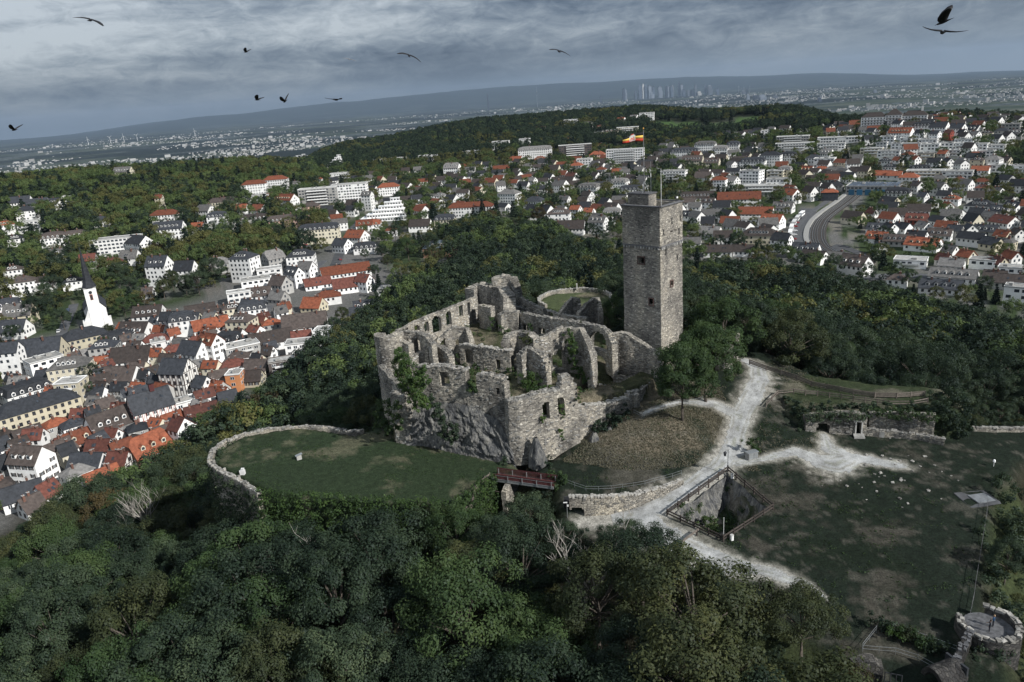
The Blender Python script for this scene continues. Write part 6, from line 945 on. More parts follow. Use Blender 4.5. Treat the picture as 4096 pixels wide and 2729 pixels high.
# ---- castle walls ---------------------------------------------------------------
def offset_dir(N, flip=None, ring=False):
    """direction of a wall's thickness at each node: away from the camera, or inwards for a ring"""
    N = np.array([(a, b) for a, b, *_ in N]); closed = np.hypot(*(N[0] - N[-1])) < .05
    seg = np.diff(N, axis=0); seg /= np.hypot(seg[:, 0], seg[:, 1])[:, None] + 1e-9
    dn = np.vstack([seg[:1] + (seg[-1:] if closed else 0), (seg[:-1] + seg[1:]), seg[-1:] + (seg[:1] if closed else 0)]); dn /= np.hypot(dn[:, 0], dn[:, 1])[:, None] + 1e-9
    n = np.c_[-dn[:, 1], dn[:, 0]]
    s = np.sign((n * ((N.mean(0) - N) if (closed or ring) else N)).sum()); return n * (s if flip is None else flip)
def wall_mesh(name, nodes, zb, th, op, jag, material, cell=.36, batter=0, flip=None, follow=None, disp=.07, seed=1, taper=None, ring=False):
    N = np.array(nodes, float); L = np.r_[0, np.cumsum(np.hypot(*np.diff(N[:, :2], axis=0).T))]
    od = offset_dir(nodes, flip, ring)
    n = max(2, int(L[-1] / cell)); s = np.linspace(0, L[-1], n + 1)
    s = np.unique(np.round(np.r_[s, L], 3)); s = s[np.r_[True, np.diff(s) > .12]]; n = len(s) - 1
    x = np.interp(s, L, N[:, 0]); y = np.interp(s, L, N[:, 1]); tp = np.interp(s, L, N[:, 2])
    ox = np.interp(s, L, od[:, 0]); oy = np.interp(s, L, od[:, 1])
    tp = tp + jag * (fbm(s / 1.4, s * 0 + seed * 3.3, seed, 3) + .7 * vnoise(s / .5, s * 0 + seed, seed + 9) * .5)
    tf = tp + jag * .8 * fbm(s / 1.1, s * 0 + seed * 7.7, seed + 4, 3)
    base = zb if follow is None else None
    z0 = zb; mz = max(1, int((tp.max() + .4 - z0) / cell)); zz = z0 + np.arange(mz + 1) * ((tp.max() + .4 - z0) / mz)
    S, Z = np.meshgrid(s, zz, indexing='ij')
    top = np.minimum(tp[:, None], 1e9); sc_ = (s[:-1] + s[1:]) / 2; zc = (zz[:-1] + zz[1:]) / 2
    tcol = np.minimum(tp[:-1], tp[1:])
    solid = zz[None, :-1] < (tcol[:, None] - .04)
    SC, ZC = np.meshgrid(sc_, zc, indexing='ij')
    for (s0, s1, a, b, arch) in op:
        ins = (SC > s0) & (SC < s1) & (ZC > a)
        if arch:
            w = (s1 - s0) / 2; hh = min(w, (b - a) * .6); u = (SC - (s0 + s1) / 2) / w
            lim = b - hh + hh * np.sqrt(np.clip(1 - u * u, 0, 1)); ins &= ZC < lim
        else: ins &= ZC < b
        solid &= ~ins
    def side(k):
        t = tp if k == 0 else tf
        zt = np.minimum(Z, t[:, None]); f = (zt - z0)
        bx = (-batter * np.clip((np.mean(t) - zt) / (np.mean(t) - z0 + .01), 0, 1) ** 1.5) if k == 0 else 0
        dn = disp * (vnoise(S / .55 + seed, Z / .4 + 17 * k, seed + k) + .8 * vnoise(S / 2.3, Z / 2.1 + 5 * k, seed + 3 + k))
        q = (th * k) + bx + dn * (1 if k else -1)
        return np.stack([x[:, None] + ox[:, None] * q, y[:, None] + oy[:, None] * q, zt], -1)
    A, B = side(0), side(1); nV = A.shape[0] * A.shape[1]; V = np.r_[A.reshape(-1, 3), B.reshape(-1, 3)]
    idx = np.arange(nV).reshape(n + 1, mz + 1); idb = idx + nV
    I, J = np.where(solid); UV = []; F = []
    def add(q, u): F.append(q); UV.append(u)
    q00, q10, q11, q01 = (I, J), (I + 1, J), (I + 1, J + 1), (I, J + 1)
    def uv(p, k=0): return np.stack([s[p[0]] + k * 31.7, np.minimum(zz[p[1]], (tp if k == 0 else tf)[p[0]])], -1)
    add(np.stack([idx[q00], idx[q10], idx[q11], idx[q01]], -1), np.stack([uv(q00), uv(q10), uv(q11), uv(q01)], 1))
    add(np.stack([idb[q00], idb[q01], idb[q11], idb[q10]], -1), np.stack([uv(q00, 1), uv(q01, 1), uv(q11, 1), uv(q10, 1)], 1))
    P = np.pad(solid, 1)
    def border(mask, pa, pb, horiz):
        i, j = np.where(mask)
        if len(i) == 0: return
        a = (i + pa[0], j + pa[1]); b = (i + pb[0], j + pb[1])
        add(np.stack([idx[a], idb[a], idb[b], idx[b]], -1), np.stack([
            np.stack([s[a[0]] if horiz else np.zeros(len(i)), np.zeros(len(i)) if horiz else zz[a[1]]], -1),
            np.stack([s[a[0]] if horiz else np.full(len(i), th), np.full(len(i), th) if horiz else zz[a[1]]], -1),
            np.stack([s[b[0]] if horiz else np.full(len(i), th), np.full(len(i), th) if horiz else zz[b[1]]], -1),
            np.stack([s[b[0]] if horiz else np.zeros(len(i)), np.zeros(len(i)) if horiz else zz[b[1]]], -1)], 1))
    border(solid & ~P[1:-1, 2:], (0, 1), (1, 1), True)      # tops
    border(solid & ~P[1:-1, :-2], (1, 0), (0, 0), True)     # undersides
    border(solid & ~P[2:, 1:-1], (1, 1), (1, 0), False)
    border(solid & ~P[:-2, 1:-1], (0, 0), (0, 1), False)
    F = np.concatenate(F); UV = np.concatenate(UV).reshape(-1, 2)
    if taper: V = taper(V)
    u, inv = np.unique(F.ravel(), return_inverse=True)
    return mesh_np(name, V[u], inv.reshape(-1, 4), material, uv=UV), (s, x, y, tp, ox, oy)
def stones_along(info, th, material, parent, name, each, n_max, size=(.55, .42, .3), step=.62, zoff=-.04, org=(0, 0, 0)):
    """coping stones on a wall top: single pieces sharing four meshes, or one joined part"""
    s, x, y, tp, ox, oy = info; q = np.arange(.2, s[-1] - .1, step); b = MB(); cnt = 0
    if each and not hasattr(stones_along, 'protos'):
        stones_along.protos = []
        for k in range(5):
            c = MB(); c.box((0, 0, 0), (.55, .45, .32), M['coping'], jit=.07); stones_along.protos.append(c.build('coping_stone'))
    for u in q:
        px, py, pz, dx, dy = (np.interp(u, s, a) for a in (x, y, tp, ox, oy)); ang = math.atan2(dy, dx) + math.pi / 2
        rows = [.12, .5, .88] if th > 1.1 else [.2, .75]
        for r in rows:
            if rnd.random() < .12: continue
            loc = (px + dx * th * r + rnd.uniform(-.1, .1), py + dy * th * r + rnd.uniform(-.1, .1), pz + zoff + rnd.uniform(-.08, .1))
            if each and cnt < n_max:
                ob('coping_stone', rnd.choice(stones_along.protos), parent, Vector(loc) - Vector(org), (rnd.uniform(-.15, .15), rnd.uniform(-.15, .15), ang + rnd.uniform(-.3, .3)), rnd.uniform(.75, 1.25)); cnt += 1
            else: b.box(loc if parent is None else tuple(Vector(loc) - Vector(org)), (size[0] * rnd.uniform(.7, 1.3), size[1] * rnd.uniform(.7, 1.3), size[2] * rnd.uniform(.7, 1.3)), material, rz=ang + rnd.uniform(-.3, .3), jit=.06)
    if b.v: ob(name, b.build(name), parent, kind='stuff')
def face_stones(info, th, zb, op, parent, n, material, name='face_stones', batter=0):
    """stones standing a little proud of the wall face"""
    s, x, y, tp, ox, oy = info; b = MB()
    for _ in range(n):
        u = rnd.uniform(.2, s[-1] - .2); px, py, pz, dx, dy = (np.interp(u, s, a) for a in (x, y, tp, ox, oy))
        if pz - zb < 1: continue
        z = rnd.uniform(zb + .2, pz - .35)
        if any(o[0] - .3 < u < o[1] + .3 and o[2] - .3 < z < o[3] + .3 for o in op): continue
        sh = -batter * np.clip((np.mean(tp) - z) / (np.mean(tp) - zb + .01), 0, 1) ** 1.5
        w_ = rnd.uniform(.28, .62)
        b.box((px + dx * (.04 + sh), py + dy * (.04 + sh), z), (w_, .26, rnd.uniform(.13, .27)), material, rz=math.atan2(dy, dx) + math.pi / 2 + rnd.uniform(-.1, .1), jit=.035)
    if b.v: ob(name, b.build(name), parent, kind='stuff')
M['facing'] = mat('facing_stone', (.32, .314, .298), .5, 1.7, .9, .4, .3)
for k, wd in enumerate(WALLS):
    n = wd['n']; wd['th'] *= 1.25 if k < 8 else .72 if wd['name'] == 'ruin_palace_wall' else 1.05
    me, info = wall_mesh(wd['name'], n, wd['zb'], wd['th'], wd['op'], wd['jag'], M['rubble'], batter=wd.get('batter', 0), seed=k + 2, ring=bool(wd.get('closed')))
    o = ob(wd['name'], me, label=wd['label'], cat={'ruin_wall': 'ruin wall', 'ruin_tower': 'ruined tower', 'ruin_buttress': 'buttress', 'ruin_gable': 'wall fragment'}.get(wd['name'], 'ruin wall'), group='walls of the castle ruin')
    front = k in (0, 2, 3)
    if k < 8 or k % 3 == 0: stones_along(info, wd['th'], M['coping'], o, 'coping', front, 60)
    face_stones(info, wd['th'], max(wd['zb'], -12), wd['op'], o, int(9 * info[0][-1]), M['facing'], batter=wd.get('batter', 0))
# small red sandstone window frame and grilles
b = MB(); _f = WALLS[2]; _s = 4.55
# ---- slate rock under the ruin --------------------------------------------------
def build_rock():
    T_ = np.array(ROCK); base = np.array([(-24.3, 144.2), (-19.6, 143.4), (-14, 140.6), (-8, 137.0), (-4, 135.0), (-1.0, 133.6)])
    n, m = 150, 46; u = np.linspace(0, 1, n)
    def res(P, u):
        L = np.r_[0, np.cumsum(np.hypot(*np.diff(P[:, :2], axis=0).T))]; L /= L[-1]; return np.stack([np.interp(u, L, P[:, k]) for k in range(P.shape[1])], -1)
    tp = np.array([(-23.2, 145.8, -5.5), (-19, 145.2, -2.6), (-15, 143.3, -2.0), (-11, 141.4, -2.2), (-7, 139.7, -3.2), (-4, 138.2, -4.6), (-2.4, 136.4, -7.5), (-1.4, 134.6, -10.)])
    A = res(np.c_[base, np.full(len(base), -13.2)], u); B = res(tp, u); v = np.linspace(0, 1, m)
    P = A[:, None, :] * (1 - v)[None, :, None] + B[:, None, :] * v[None, :, None]
    U, Vv = np.meshgrid(u * 24, v * 10, indexing='ij')
    k = 1.0 * fbm(U / 3.2, Vv / 2.6, 71, 4) + .9 * np.abs(fbm(U / 1.7 + Vv / 3.5, Vv / 2.2, 72, 3)) + .45 * fbm(U / .7 + Vv / 2, Vv / .7, 73, 3)
    k *= np.clip(v * 5, .3, 1)[None, :] * np.clip((1 - v) * 6, .1, 1)[None, :]
    P[..., 0] -= k * .36; P[..., 1] -= k * .72; P[..., 2] += .4 * fbm(U / 1.5, Vv / 1.5, 74, 3)
    i = np.arange(n - 1)[:, None] * m; j = np.arange(m - 1)[None, :]; F = np.stack([i + j, i + m + j, i + m + j + 1, i + j + 1], -1).reshape(-1, 4)
    ob('rock_face', mesh_np('rock_face', P.reshape(-1, 3), F, M['rock']), kind='structure')
    def lump(c, r, h, sd):
        n, m = 40, 22; t = np.linspace(0, 2 * math.pi, n, endpoint=False); v = np.linspace(0, 1, m); Tt, Vv = np.meshgrid(t, v, indexing='ij')
        rad = r * (1 - Vv ** 1.4 * .8) * (1 + .35 * fbm(np.cos(Tt) * 1.8 + 5, np.sin(Tt) * 1.8 + Vv * 1.2, sd, 4)); X = c[0] + rad * np.cos(Tt); Y = c[1] + rad * np.sin(Tt); Z = c[2] - .6 + h * Vv
        i = np.arange(n)[:, None] * m; i2 = ((np.arange(n) + 1) % n)[:, None] * m; j = np.arange(m - 1)[None, :]; F = np.stack([i + j, i2 + j, i2 + j + 1, i + j + 1], -1).reshape(-1, 4)
        ob('rock_outcrop', mesh_np('rock_outcrop', np.stack([X, Y, Z], -1).reshape(-1, 3), F, M['rock']), kind='structure')
    lump((3.2, 133.6, -12.6), 1.9, 6.2, 75); lump((15.2, 137.8, -11.2), 1.6, 3.0, 76); lump((18.5, 139.5, -10.5), 1.5, 2.6, 77); lump((22, 140.3, -10), 1.1, 1.8, 78)
build_rock()
# ---- the keep ---------------------------------------------------------------------
def build_keep():
    F_, Rr, L_ = (np.array(TOWER[k]) for k in 'FRL'); ex = (Rr - F_); ey = (L_ - F_)
    w = 9.1; ex = ex / np.hypot(*ex); ey = np.array([-ex[1], ex[0]]) * np.sign(np.dot([-ex[1], ex[0]], ey)); wx, wy = 8.7, 9.5
    root = ob('keep', None, loc=(*F_, 0), label='tall square stone keep with flag on its roof, highest part of the castle', cat='castle tower')
    ZT_, ZM = 32.2, 23.4; cen = F_ + ex * wx / 2 + ey * wy / 2
    def corners(g): return [F_ + ex * a + ey * b for a, b in ((-g, -g), (wx + g, -g), (wx + g, wy + g), (-g, wy + g))]
    def tap(V):
        k = 1 + .055 * (ZT_ - V[:, 2]) / ZT_; V = V.copy(); V[:, 0] = cen[0] + (V[:, 0] - cen[0]) * k - F_[0]; V[:, 1] = cen[1] + (V[:, 1] - cen[1]) * k - F_[1]; return V
    def ring(g): c = corners(g); return [c[1], c[2], c[3], c[0], c[1]]
    def hit(face, vx, vy): return KEEP_OPS
    lo = [(*p, ZM) for p in ring(0.)]; up = [(*p, ZT_) for p in ring(.10)]
    # openings given as (face, along-from-F, half width, z0, z1); L face runs F->L, R face F->R
    def conv(ops, g):
        r = []
        for f, u, hw, a, b in ops:
            if f == 'L': c = (wx + 2 * g) * 0 + (wy + 2 * g) + (wx + 2 * g) + (wy + 2 * g - (u + g))
            else: c = 2 * (wx + 2 * g) * 0 + 0
            if f == 'L': s = (wy + 2 * g) + (wx + 2 * g) + (wy + 2 * g) - (u + g)
            else: s = (wy + 2 * g) + (wx + 2 * g) + (wy + 2 * g) + (u + g)
            r.append((s - hw, s + hw, a, b, 0))
        return r
    ol = [o for o in KEEP_OPS if o[4] < ZM]; ou = [o for o in KEEP_OPS if o[4] >= ZM]
    for nm, rg, z0, ops, g in (('shaft', lo, -8., ol, 0), ('upper_storey', up, ZM + .02, ou, .1)):
        me, info = wall_mesh(nm, rg, z0, 1.6, conv(ops, g), .02, M['keep'], cell=.33, flip=None, disp=.05, seed=91 if g else 92, taper=tap)
        ob(nm, me, root)
    def W2(a, b, z):  # face coords -> local
        p = F_ + ex * a + ey * b; k = 1 + .055 * (ZT_ - z) / ZT_; q = cen + (p - cen) * k - F_; return Vector((q[0], q[1], z))
    ang = math.atan2(ex[1], ex[0])
    # floor, coping slabs and corbels
    b = MB(); b.poly([W2(-.0, 0, ZT_ - 1.1), W2(wx, 0, ZT_ - 1.1), W2(wx, wy, ZT_ - 1.1), W2(0, wy, ZT_ - 1.1)], M['concrete']); ob('roof_deck', b.build('roof_deck'), root)
    for (a0, b0, a1, b1) in ((-.25, -.05, wx + .25, -.05), (wx + .05, -.25, wx + .05, wy + .25), (-.05, -.25, -.05, wy + .25), (-.25, wy + .05, wx + .25, wy + .05)):
        b = MB(); b.beam(W2(a0, b0, ZT_ + .1), W2(a1, b1, ZT_ + .1), .8, .22, M['cap']); ob('parapet_coping', b.build('parapet_coping'), root)
    for side in range(2):
        n = 13
        b2 = MB(); Lw = wy if side == 0 else wx
        p0, p1 = (W2(-.12, 0, ZM + .25), W2(-.12, wy, ZM + .25)) if side == 0 else (W2(0, -.12, ZM + .25), W2(wx, -.12, ZM + .25))
        b2.beam(p0, p1, .34, .3, M['cap']); ob('string_course', b2.build('string_course'), root)
        for i in range(n):
            u = (i + .5) / n * Lw; p = W2(-.12, u, ZM - .12) if side == 0 else W2(u, -.12, ZM - .12)
            c = MB(); c.box((0, 0, 0), (.34, .36, .5), M['facing'], jit=.02); ob('corbel', c.build('corbel'), root, p, ang)
    # stair house on the roof
    b = MB(); c0 = [W2(a, bb, ZT_) for a, bb in ((1.6, 3.4), (1.6, 9.0), (4.6, 9.0), (4.6, 3.4))]
    n_ = []
    hh = 2.5; nodes = [(p[0] + F_[0], p[1] + F_[1], ZT_ + hh - .2) for p in (W2(1.2, 3.6, 30), W2(4.2, 3.6, 30), W2(4.2, 8.9, 30), W2(1.2, 8.9, 30), W2(1.2, 3.6, 30))]
    me, _ = wall_mesh('stair_house', nodes, ZT_ - 1.1, .5, [], .03, M['keep'], cell=.35, seed=95); me.transform(Matrix.Translation((-F_[0], -F_[1], 0))); sh = ob('stair_house', me, root)
    b = MB(); b.box((0, 0, 0), (3.3, 5.7, .22), M['cap']); p = W2(2.7, 6.25, ZT_ + hh - .05); ob('flat_roof', b.build('flat_roof'), sh, p, ang)
    # iron wall anchors: X shapes
    for f, u, z, t in KEEP_ANCH:
        b = MB(); p = W2(u, -.16, z) if f == 'R' else W2(-.16, u, z); d = Vector((ex[0], ex[1], 0)) if f == 'R' else Vector((ey[0], ey[1], 0))
        b.beam(-d * .3 + Vector((0, 0, -.75)), d * .3 + Vector((0, 0, .75)), .07, .09, M['iron']); b.beam(d * .3 + Vector((0, 0, -.75)), -d * .3 + Vector((0, 0, .75)), .07, .09, M['iron'])
        ob('wall_anchor', b.build('wall_anchor'), root, p)
    # sandstone frames round the openings
    red = mat('red_sandstone', (.13, .085, .075), .3, 2)
    for f, u, hw, z0, z1 in KEEP_OPS:
        if z1 - z0 < .6: continue
        b = MB(); d = Vector((ex[0], ex[1], 0)) if f == 'R' else Vector((ey[0], ey[1], 0)); p = W2(u, -.12, (z0 + z1) / 2) if f == 'R' else W2(-.12, u, (z0 + z1) / 2); h2 = (z1 - z0) / 2
        b.beam(-d * (hw + .2) + Vector((0, 0, h2 + .1)), d * (hw + .2) + Vector((0, 0, h2 + .1)), .2, .22, red); b.beam(-d * (hw + .2) - Vector((0, 0, h2 + .1)), d * (hw + .2) - Vector((0, 0, h2 + .1)), .2, .22, red)
        for s in (-1, 1): b.beam(d * s * (hw + .1) - Vector((0, 0, h2)), d * s * (hw + .1) + Vector((0, 0, h2)), .2, .2, red)
        ob('window_frame', b.build('window_frame'), root, p)
    # ground behind: low ledge
    fl = W2(2.6, 5.6, ZT_ + hh) + Vector((F_[0], F_[1], 0)); return root, fl, W2, F_, ang
keep, pole_at, keepW, keepF, keep_ang = build_keep()
# flagpole, flag, aerials
pz = pole_at.z
fp = ob('flagpole', None, loc=pole_at, label='grey flagpole with gilded ball standing on the stair house of the keep', cat='flagpole')
b = MB(); b.tube([(0, 0, 0), (0, 0, 2.2), (0, 0, 13.2)], [.13, .10, .06], M['cap'], 8); ob('pole', b.build('pole', True), fp)
b = MB()
for a in range(3): t = a * 2.09; b.tube([(1.0 * math.cos(t), 1.0 * math.sin(t), 0), (.1 * math.cos(t), .1 * math.sin(t), 2.4)], .05, M['steel'], 5)
ob('stay', b.build('stay'), fp)
gold = mat('gilding', (.5, .27, .06), .1, 2, .35, 0, 0, .5, .8); b = MB(); b.tube([(0, 0, 13.2), (0, 0, 13.32), (0, 0, 13.48), (0, 0, 13.64), (0, 0, 13.72)], [.05, .15, .19, .14, .03], gold, 8); ob('finial', b.build('finial', True), fp)
def build_flag():
    root = ob('flag', None, loc=(pole_at.x, pole_at.y, pz + 10.9), label='black yellow and red striped flag with red arms flying from the keep', cat='flag')
    black = mat('flag_black', (.02, .02, .022), .1); yel = mat('flag_yellow', (.62, .43, .10), .1); red = mat('flag_red', (.55, .06, .03), .1); wht = mat('flag_white', (.7, .68, .66), .1)
    d = Vector((-math.cos(.05), -math.sin(.05) * 1, 0)); nrm = Vector((-d.y, d.x, 0))
    def P(u, v, off=0):   # u along fly 0..1, v 0 bottom..1 top
        wv = .32 * math.sin(u * 8.5 + .7) * (.25 + u); sag = -.55 * u * (1 - .2 * u) - .10 * math.sin(u * 9 + 1)
        hgt = 1.95 * (1 - .45 * u)
        return d * (4.4 * u + .1) + nrm * (wv + off) + Vector((0, 0, v * hgt + sag * .35 + .55 * u * (1 - u)))
    n = 26
    for name, m, v0, v1 in (('black_stripe', black, .66, 1), ('yellow_stripe', yel, .33, .66), ('red_stripe', red, 0, .33)):
        V = []; F = []
        for s in (0.0, .03):
            for i in range(n + 1):
                for v in (v0, v1): V.append(P(i / n, v, s))
        k = 2 * (n + 1)
        for i in range(n):
            a = 2 * i; F.append((a, a + 2, a + 3, a + 1)); F.append((k + a, k + a + 1, k + a + 3, k + a + 2)); F.append((a, k + a, k + a + 2, a + 2)); F.append((a + 1, a + 3, k + a + 3, k + a + 1))
        b = MB(); b.mesh(V, F, m); ob(name, b.build(name, True), root)
    # arms: white-edged red shield, two pale supporters, scroll below and crown above, on both sides of the cloth
    for s in (-.03, .06):
        def patch(name, m, pts, dd=0, parent=root):
            b = MB()
            c = [P(u, v, s + (dd if s > 0 else -dd)) for u, v in pts]; b.poly(c, m); return ob(name, b.build(name), parent)
        sh = patch('shield', wht, [(.44, .30), (.52, .22), (.60, .30), (.62, .92), (.42, .92)])
        patch('shield_field', red, [(.455, .36), (.52, .28), (.585, .36), (.60, .88), (.44, .88)], .012, sh)
        patch('lion', wht, [(.36, .26), (.41, .26), (.41, .5), (.425, .72), (.40, .86), (.37, .74), (.385, .5)]); patch('lion', wht, [(.68, .26), (.63, .26), (.63, .5), (.615, .72), (.64, .86), (.67, .74), (.655, .5)])
        patch('scroll', wht, [(.38, .14), (.52, .08), (.66, .14), (.66, .22), (.52, .16), (.38, .22)], .006); patch('crown', red, [(.45, .92), (.59, .92), (.61, 1.02), (.56, .98), (.52, 1.05), (.48, .98), (.43, 1.02)], .004)
build_flag()
for i, (a, bb, h, r_) in enumerate(((3.4, 4.4, 6.6, .03), (4.6, 2.6, 8.6, .04))):
    p = keepW(a, bb, 31.1) + Vector((keepF[0], keepF[1], 0)); b = MB(); z0 = 31.1 if i else pz; p.z = z0
    b.tube([(0, 0, 0), (0, 0, h)], [r_ * 1.3, r_], M['steel' if i == 0 else 'white'], 5); an = ob('aerial', None, loc=p, label='thin radio aerial beside the flagpole on the stair house' if i == 0 else 'white rod aerial standing on the keep roof right of the flagpole', cat='aerial'); ob('mast', b.build('mast'), an)
    b = MB(); b.tube([(0, 0, h * .5), (0, 0, h * .62)], r_ * 2, M['white'], 6); ob('sleeve', b.build('sleeve'), an)
p = keepW(wx_ := 7.9, .9, 32.3) + Vector((keepF[0], keepF[1], 0)); fl = ob('floodlight', None, loc=p, label='small floodlight on the right parapet corner of the keep', cat='floodlight')
b = MB(); b.tube([(0, 0, 0), (0, 0, .6)], .06, M['iron'], 5); ob('stand', b.build('stand'), fl); b = MB(); b.box((0, 0, .85), (.7, .4, .5), M['iron'], rz=.5); b.box((.2, -.25, .85), (.4, .06, .36), M['white'], rz=.5); ob('lamp_head', b.build('lamp_head'), fl)
# ---- trees ------------------------------------------------------------------
RG = np.random.default_rng(11)
def leaves(cent, rad, per, size, rng, up=.35, flat=.8, ctint=None, core=None):
    """leaf-sized faces spread over clumps; returns V, F, tint"""
    n = len(cent); k = np.repeat(np.arange(n), per); m = len(k)
    d = rng.normal(size=(m, 3)); d /= np.linalg.norm(d, axis=1)[:, None]
    if core is not None:      # clumps are fuller on their outer side
        o = cent[k] - core; o /= np.linalg.norm(o, axis=1)[:, None] + 1e-9
        d = d + o * .55; d /= np.linalg.norm(d, axis=1)[:, None]
    d[:, 2] = d[:, 2] * flat + up * .4; rr = rad[k] * (rng.random(m) ** .45)[:]
    p = cent[k] + d * rr[:, None]
    nr = d * 1.25 + rng.normal(size=(m, 3)) * .42; nr[:, 2] += .3; nr /= np.linalg.norm(nr, axis=1)[:, None]
    t = np.cross(nr, rng.normal(size=(m, 3))); t /= np.linalg.norm(t, axis=1)[:, None]; b = np.cross(nr, t)
    s = size * rng.uniform(.6, 1.35, m); a = (t * s[:, None]); c = (b * (s * .62)[:, None])
    V = np.stack([p - a, p - c * .9 + a * .15, p + a, p + c * .9 + a * .15], 1).reshape(-1, 3)
    F = np.arange(4 * m).reshape(-1, 4)
    ct = rng.random(n) if ctint is None else ctint
    tint = np.clip(ct[k] * .6 + rng.random(m) * .4, 0, 1)
    return V, F, tint
def crown_clumps(R, H, z0, n, rng, shape='round'):
    u = rng.normal(size=(n * 3, 3)); u /= np.linalg.norm(u, axis=1)[:, None]; u = u[u[:, 2] > -.55][:n]
    rr = rng.uniform(.55, 1.05, len(u)) ** .5
    c = u * rr[:, None] * np.array([R, R, H / 2])
    if shape == 'tall': c[:, :2] *= (1 - .35 * np.clip(c[:, 2:] / (H / 2), -1, 1))
    lob = 1 + .22 * np.sin(3 * np.arctan2(c[:, 1], c[:, 0]) + rng.uniform(0, 6)) + .12 * np.sin(5 * np.arctan2(c[:, 1], c[:, 0]) + rng.uniform(0, 6))
    c[:, :2] *= lob[:, None]; c[:, 2] += z0 + H / 2; return c
def proto_tree(name, mat_, R, H, z0, ncl, per, size, seed, shape='round', crad=1.45, bark='bark'):
    """a tree of height about z0+H: trunk mesh and crown mesh"""
    rng = np.random.default_rng(seed); c = crown_clumps(R, H, z0, ncl, rng, shape); core = np.array([0, 0, z0 + H * .35])
    V, F, t = leaves(c, crad * rng.uniform(.65, 1.2, len(c)), per, size, rng, core=core)
    ctree = mesh_np(name + '_crown', V, F, M[mat_], tint=t)
    b = MB(); top = z0 + H * .55
    b.tube([(0, 0, -1.5), (.05, .02, z0 * .5), (.1, -.1, z0 + H * .2), (.05, .1, top)], [.34, .27, .2, .07], M[bark], 7)
    for q in c[::max(1, len(c) // 16)]:
        s = Vector((0.08, 0, z0 + (q[2] - z0) * .35)); e = Vector(q) * .93; mid = s.lerp(e, .5) + Vector((0, 0, .35)); b.tube([s, mid, e], [.13, .09, .03], M[bark], 4, False)
    return b.build(name + '_trunk', True), ctree
def proto_conifer(name, H, R, seed, per=26, tiers=17, size=.42):
    rng = np.random.default_rng(seed); Vs = []; Fs = []; Ts = []; nv = 0
    for i in range(tiers):
        f = i / tiers; z = H * (.10 + .88 * f); r = R * (1 - f) ** .85 + .15; nb = max(4, int(9 * (1 - f)) + 4); ph = rng.uniform(0, 6)
        cs = []
        for k in range(nb):
            a = ph + k * 2 * math.pi / nb + rng.normal() * .2
            for q in (.45, .75, 1.0): cs.append((r * q * math.cos(a), r * q * math.sin(a), z - r * .32 * q + rng.normal() * .1))
        V, F, t = leaves(np.array(cs), np.full(len(cs), .32 + .25 * (1 - f)), max(3, per // 5), size, rng, up=-.3, flat=.5); Vs.append(V); Fs.append(F + nv); Ts.append(t); nv += len(V)
    ct = mesh_np(name + '_crown', np.concatenate(Vs), np.concatenate(Fs), M['needle'], tint=np.concatenate(Ts))
    b = MB(); b.tube([(0, 0, -1.5), (0, 0, H * .5), (0, 0, H * .97)], [.3, .18, .03], M['bark'], 6); return b.build(name + '_trunk'), ct
def proto_bare(name, H, seed, m='paleb', depth=4, spread=.62):
    rng = random.Random(seed); b = MB()
    def grow(p, d, L, r, k):
        pts = [p]; q = p
        for i in range(3):
            d = (d + Vector((rng.uniform(-.16, .16), rng.uniform(-.16, .16), rng.uniform(-.05, .14)))).normalized(); q = q + d * L / 3; pts.append(q)
        b.tube(pts, [r, r * .85, r * .7, r * .5], M[m], 5 if k > 2 else 3, False)
        if k == 0: return
        for i in range(rng.randint(3, 4) if k > 1 else 2):
            s = pts[rng.choice([1, 2, 3, 3])]; a = rng.uniform(0, 6.28); e = Vector((math.cos(a), math.sin(a), .25)); grow(s, (d * (1 - spread) + e * spread + Vector((0, 0, .22))).normalized(), L * rng.uniform(.55, .78), r * .55, k - 1)
    grow(Vector((0, 0, -1)), Vector((0, 0, 1)), H * .40, H * .016, depth); return b.build(name, False)
PR = [  # kind: list of (trunk, crown, natural height)
 [proto_tree('broadleaf', 'green', 5.9, 11, 4.2, 70, 290, .155, s, crad=1.65) + (15.2,) for s in (1, 2, 3, 14)],
 [proto_tree('broadleaf_fresh', 'green2', 5.5, 10.5, 4, 60, 280, .155, s, crad=1.65) + (14.5,) for s in (4, 5)],
 [proto_tree('broadleaf_olive', 'olive', 5.3, 10, 4.4, 58, 270, .155, s, crad=1.6) + (14.4,) for s in (6, 7)],
 [proto_tree('broadleaf_autumn', 'rust', 4.5, 9.5, 4, 54, 200, .17, s, crad=1.4) + (13.5,) for s in (8,)],
 [proto_conifer('conifer', 17, 3.4, s) + (17,) for s in (9, 10)],
 [(proto_bare('bare_tree', 14, s), None, 13.) for s in (12, 13)],
]
def place_tree(name, kind, x, y, h, label, group=None, z=None, cat='tree', wide=1.0, pr=None, var=None):
    tk, cr, nh = pr or (PR[kind][var] if var is not None else rnd.choice(PR[kind])); s = h / nh; z = G1(x, y) if z is None else z
    r = ob(name, None, loc=(x, y, z), rot=rnd.uniform(0, 6.28), scale=(s * wide, s * wide, s), label=label, cat=cat, group=group)
    ob('trunk', tk, r)
    if cr: ob('crown', cr, r)
    return r
KN = ['broadleaf_tree', 'broadleaf_tree', 'broadleaf_tree', 'broadleaf_tree', 'conifer_tree', 'bare_tree']
KL = ['dark green broadleaf tree', 'fresh green broadleaf tree', 'olive green broadleaf tree', 'rusty autumn tree', 'dark conifer']
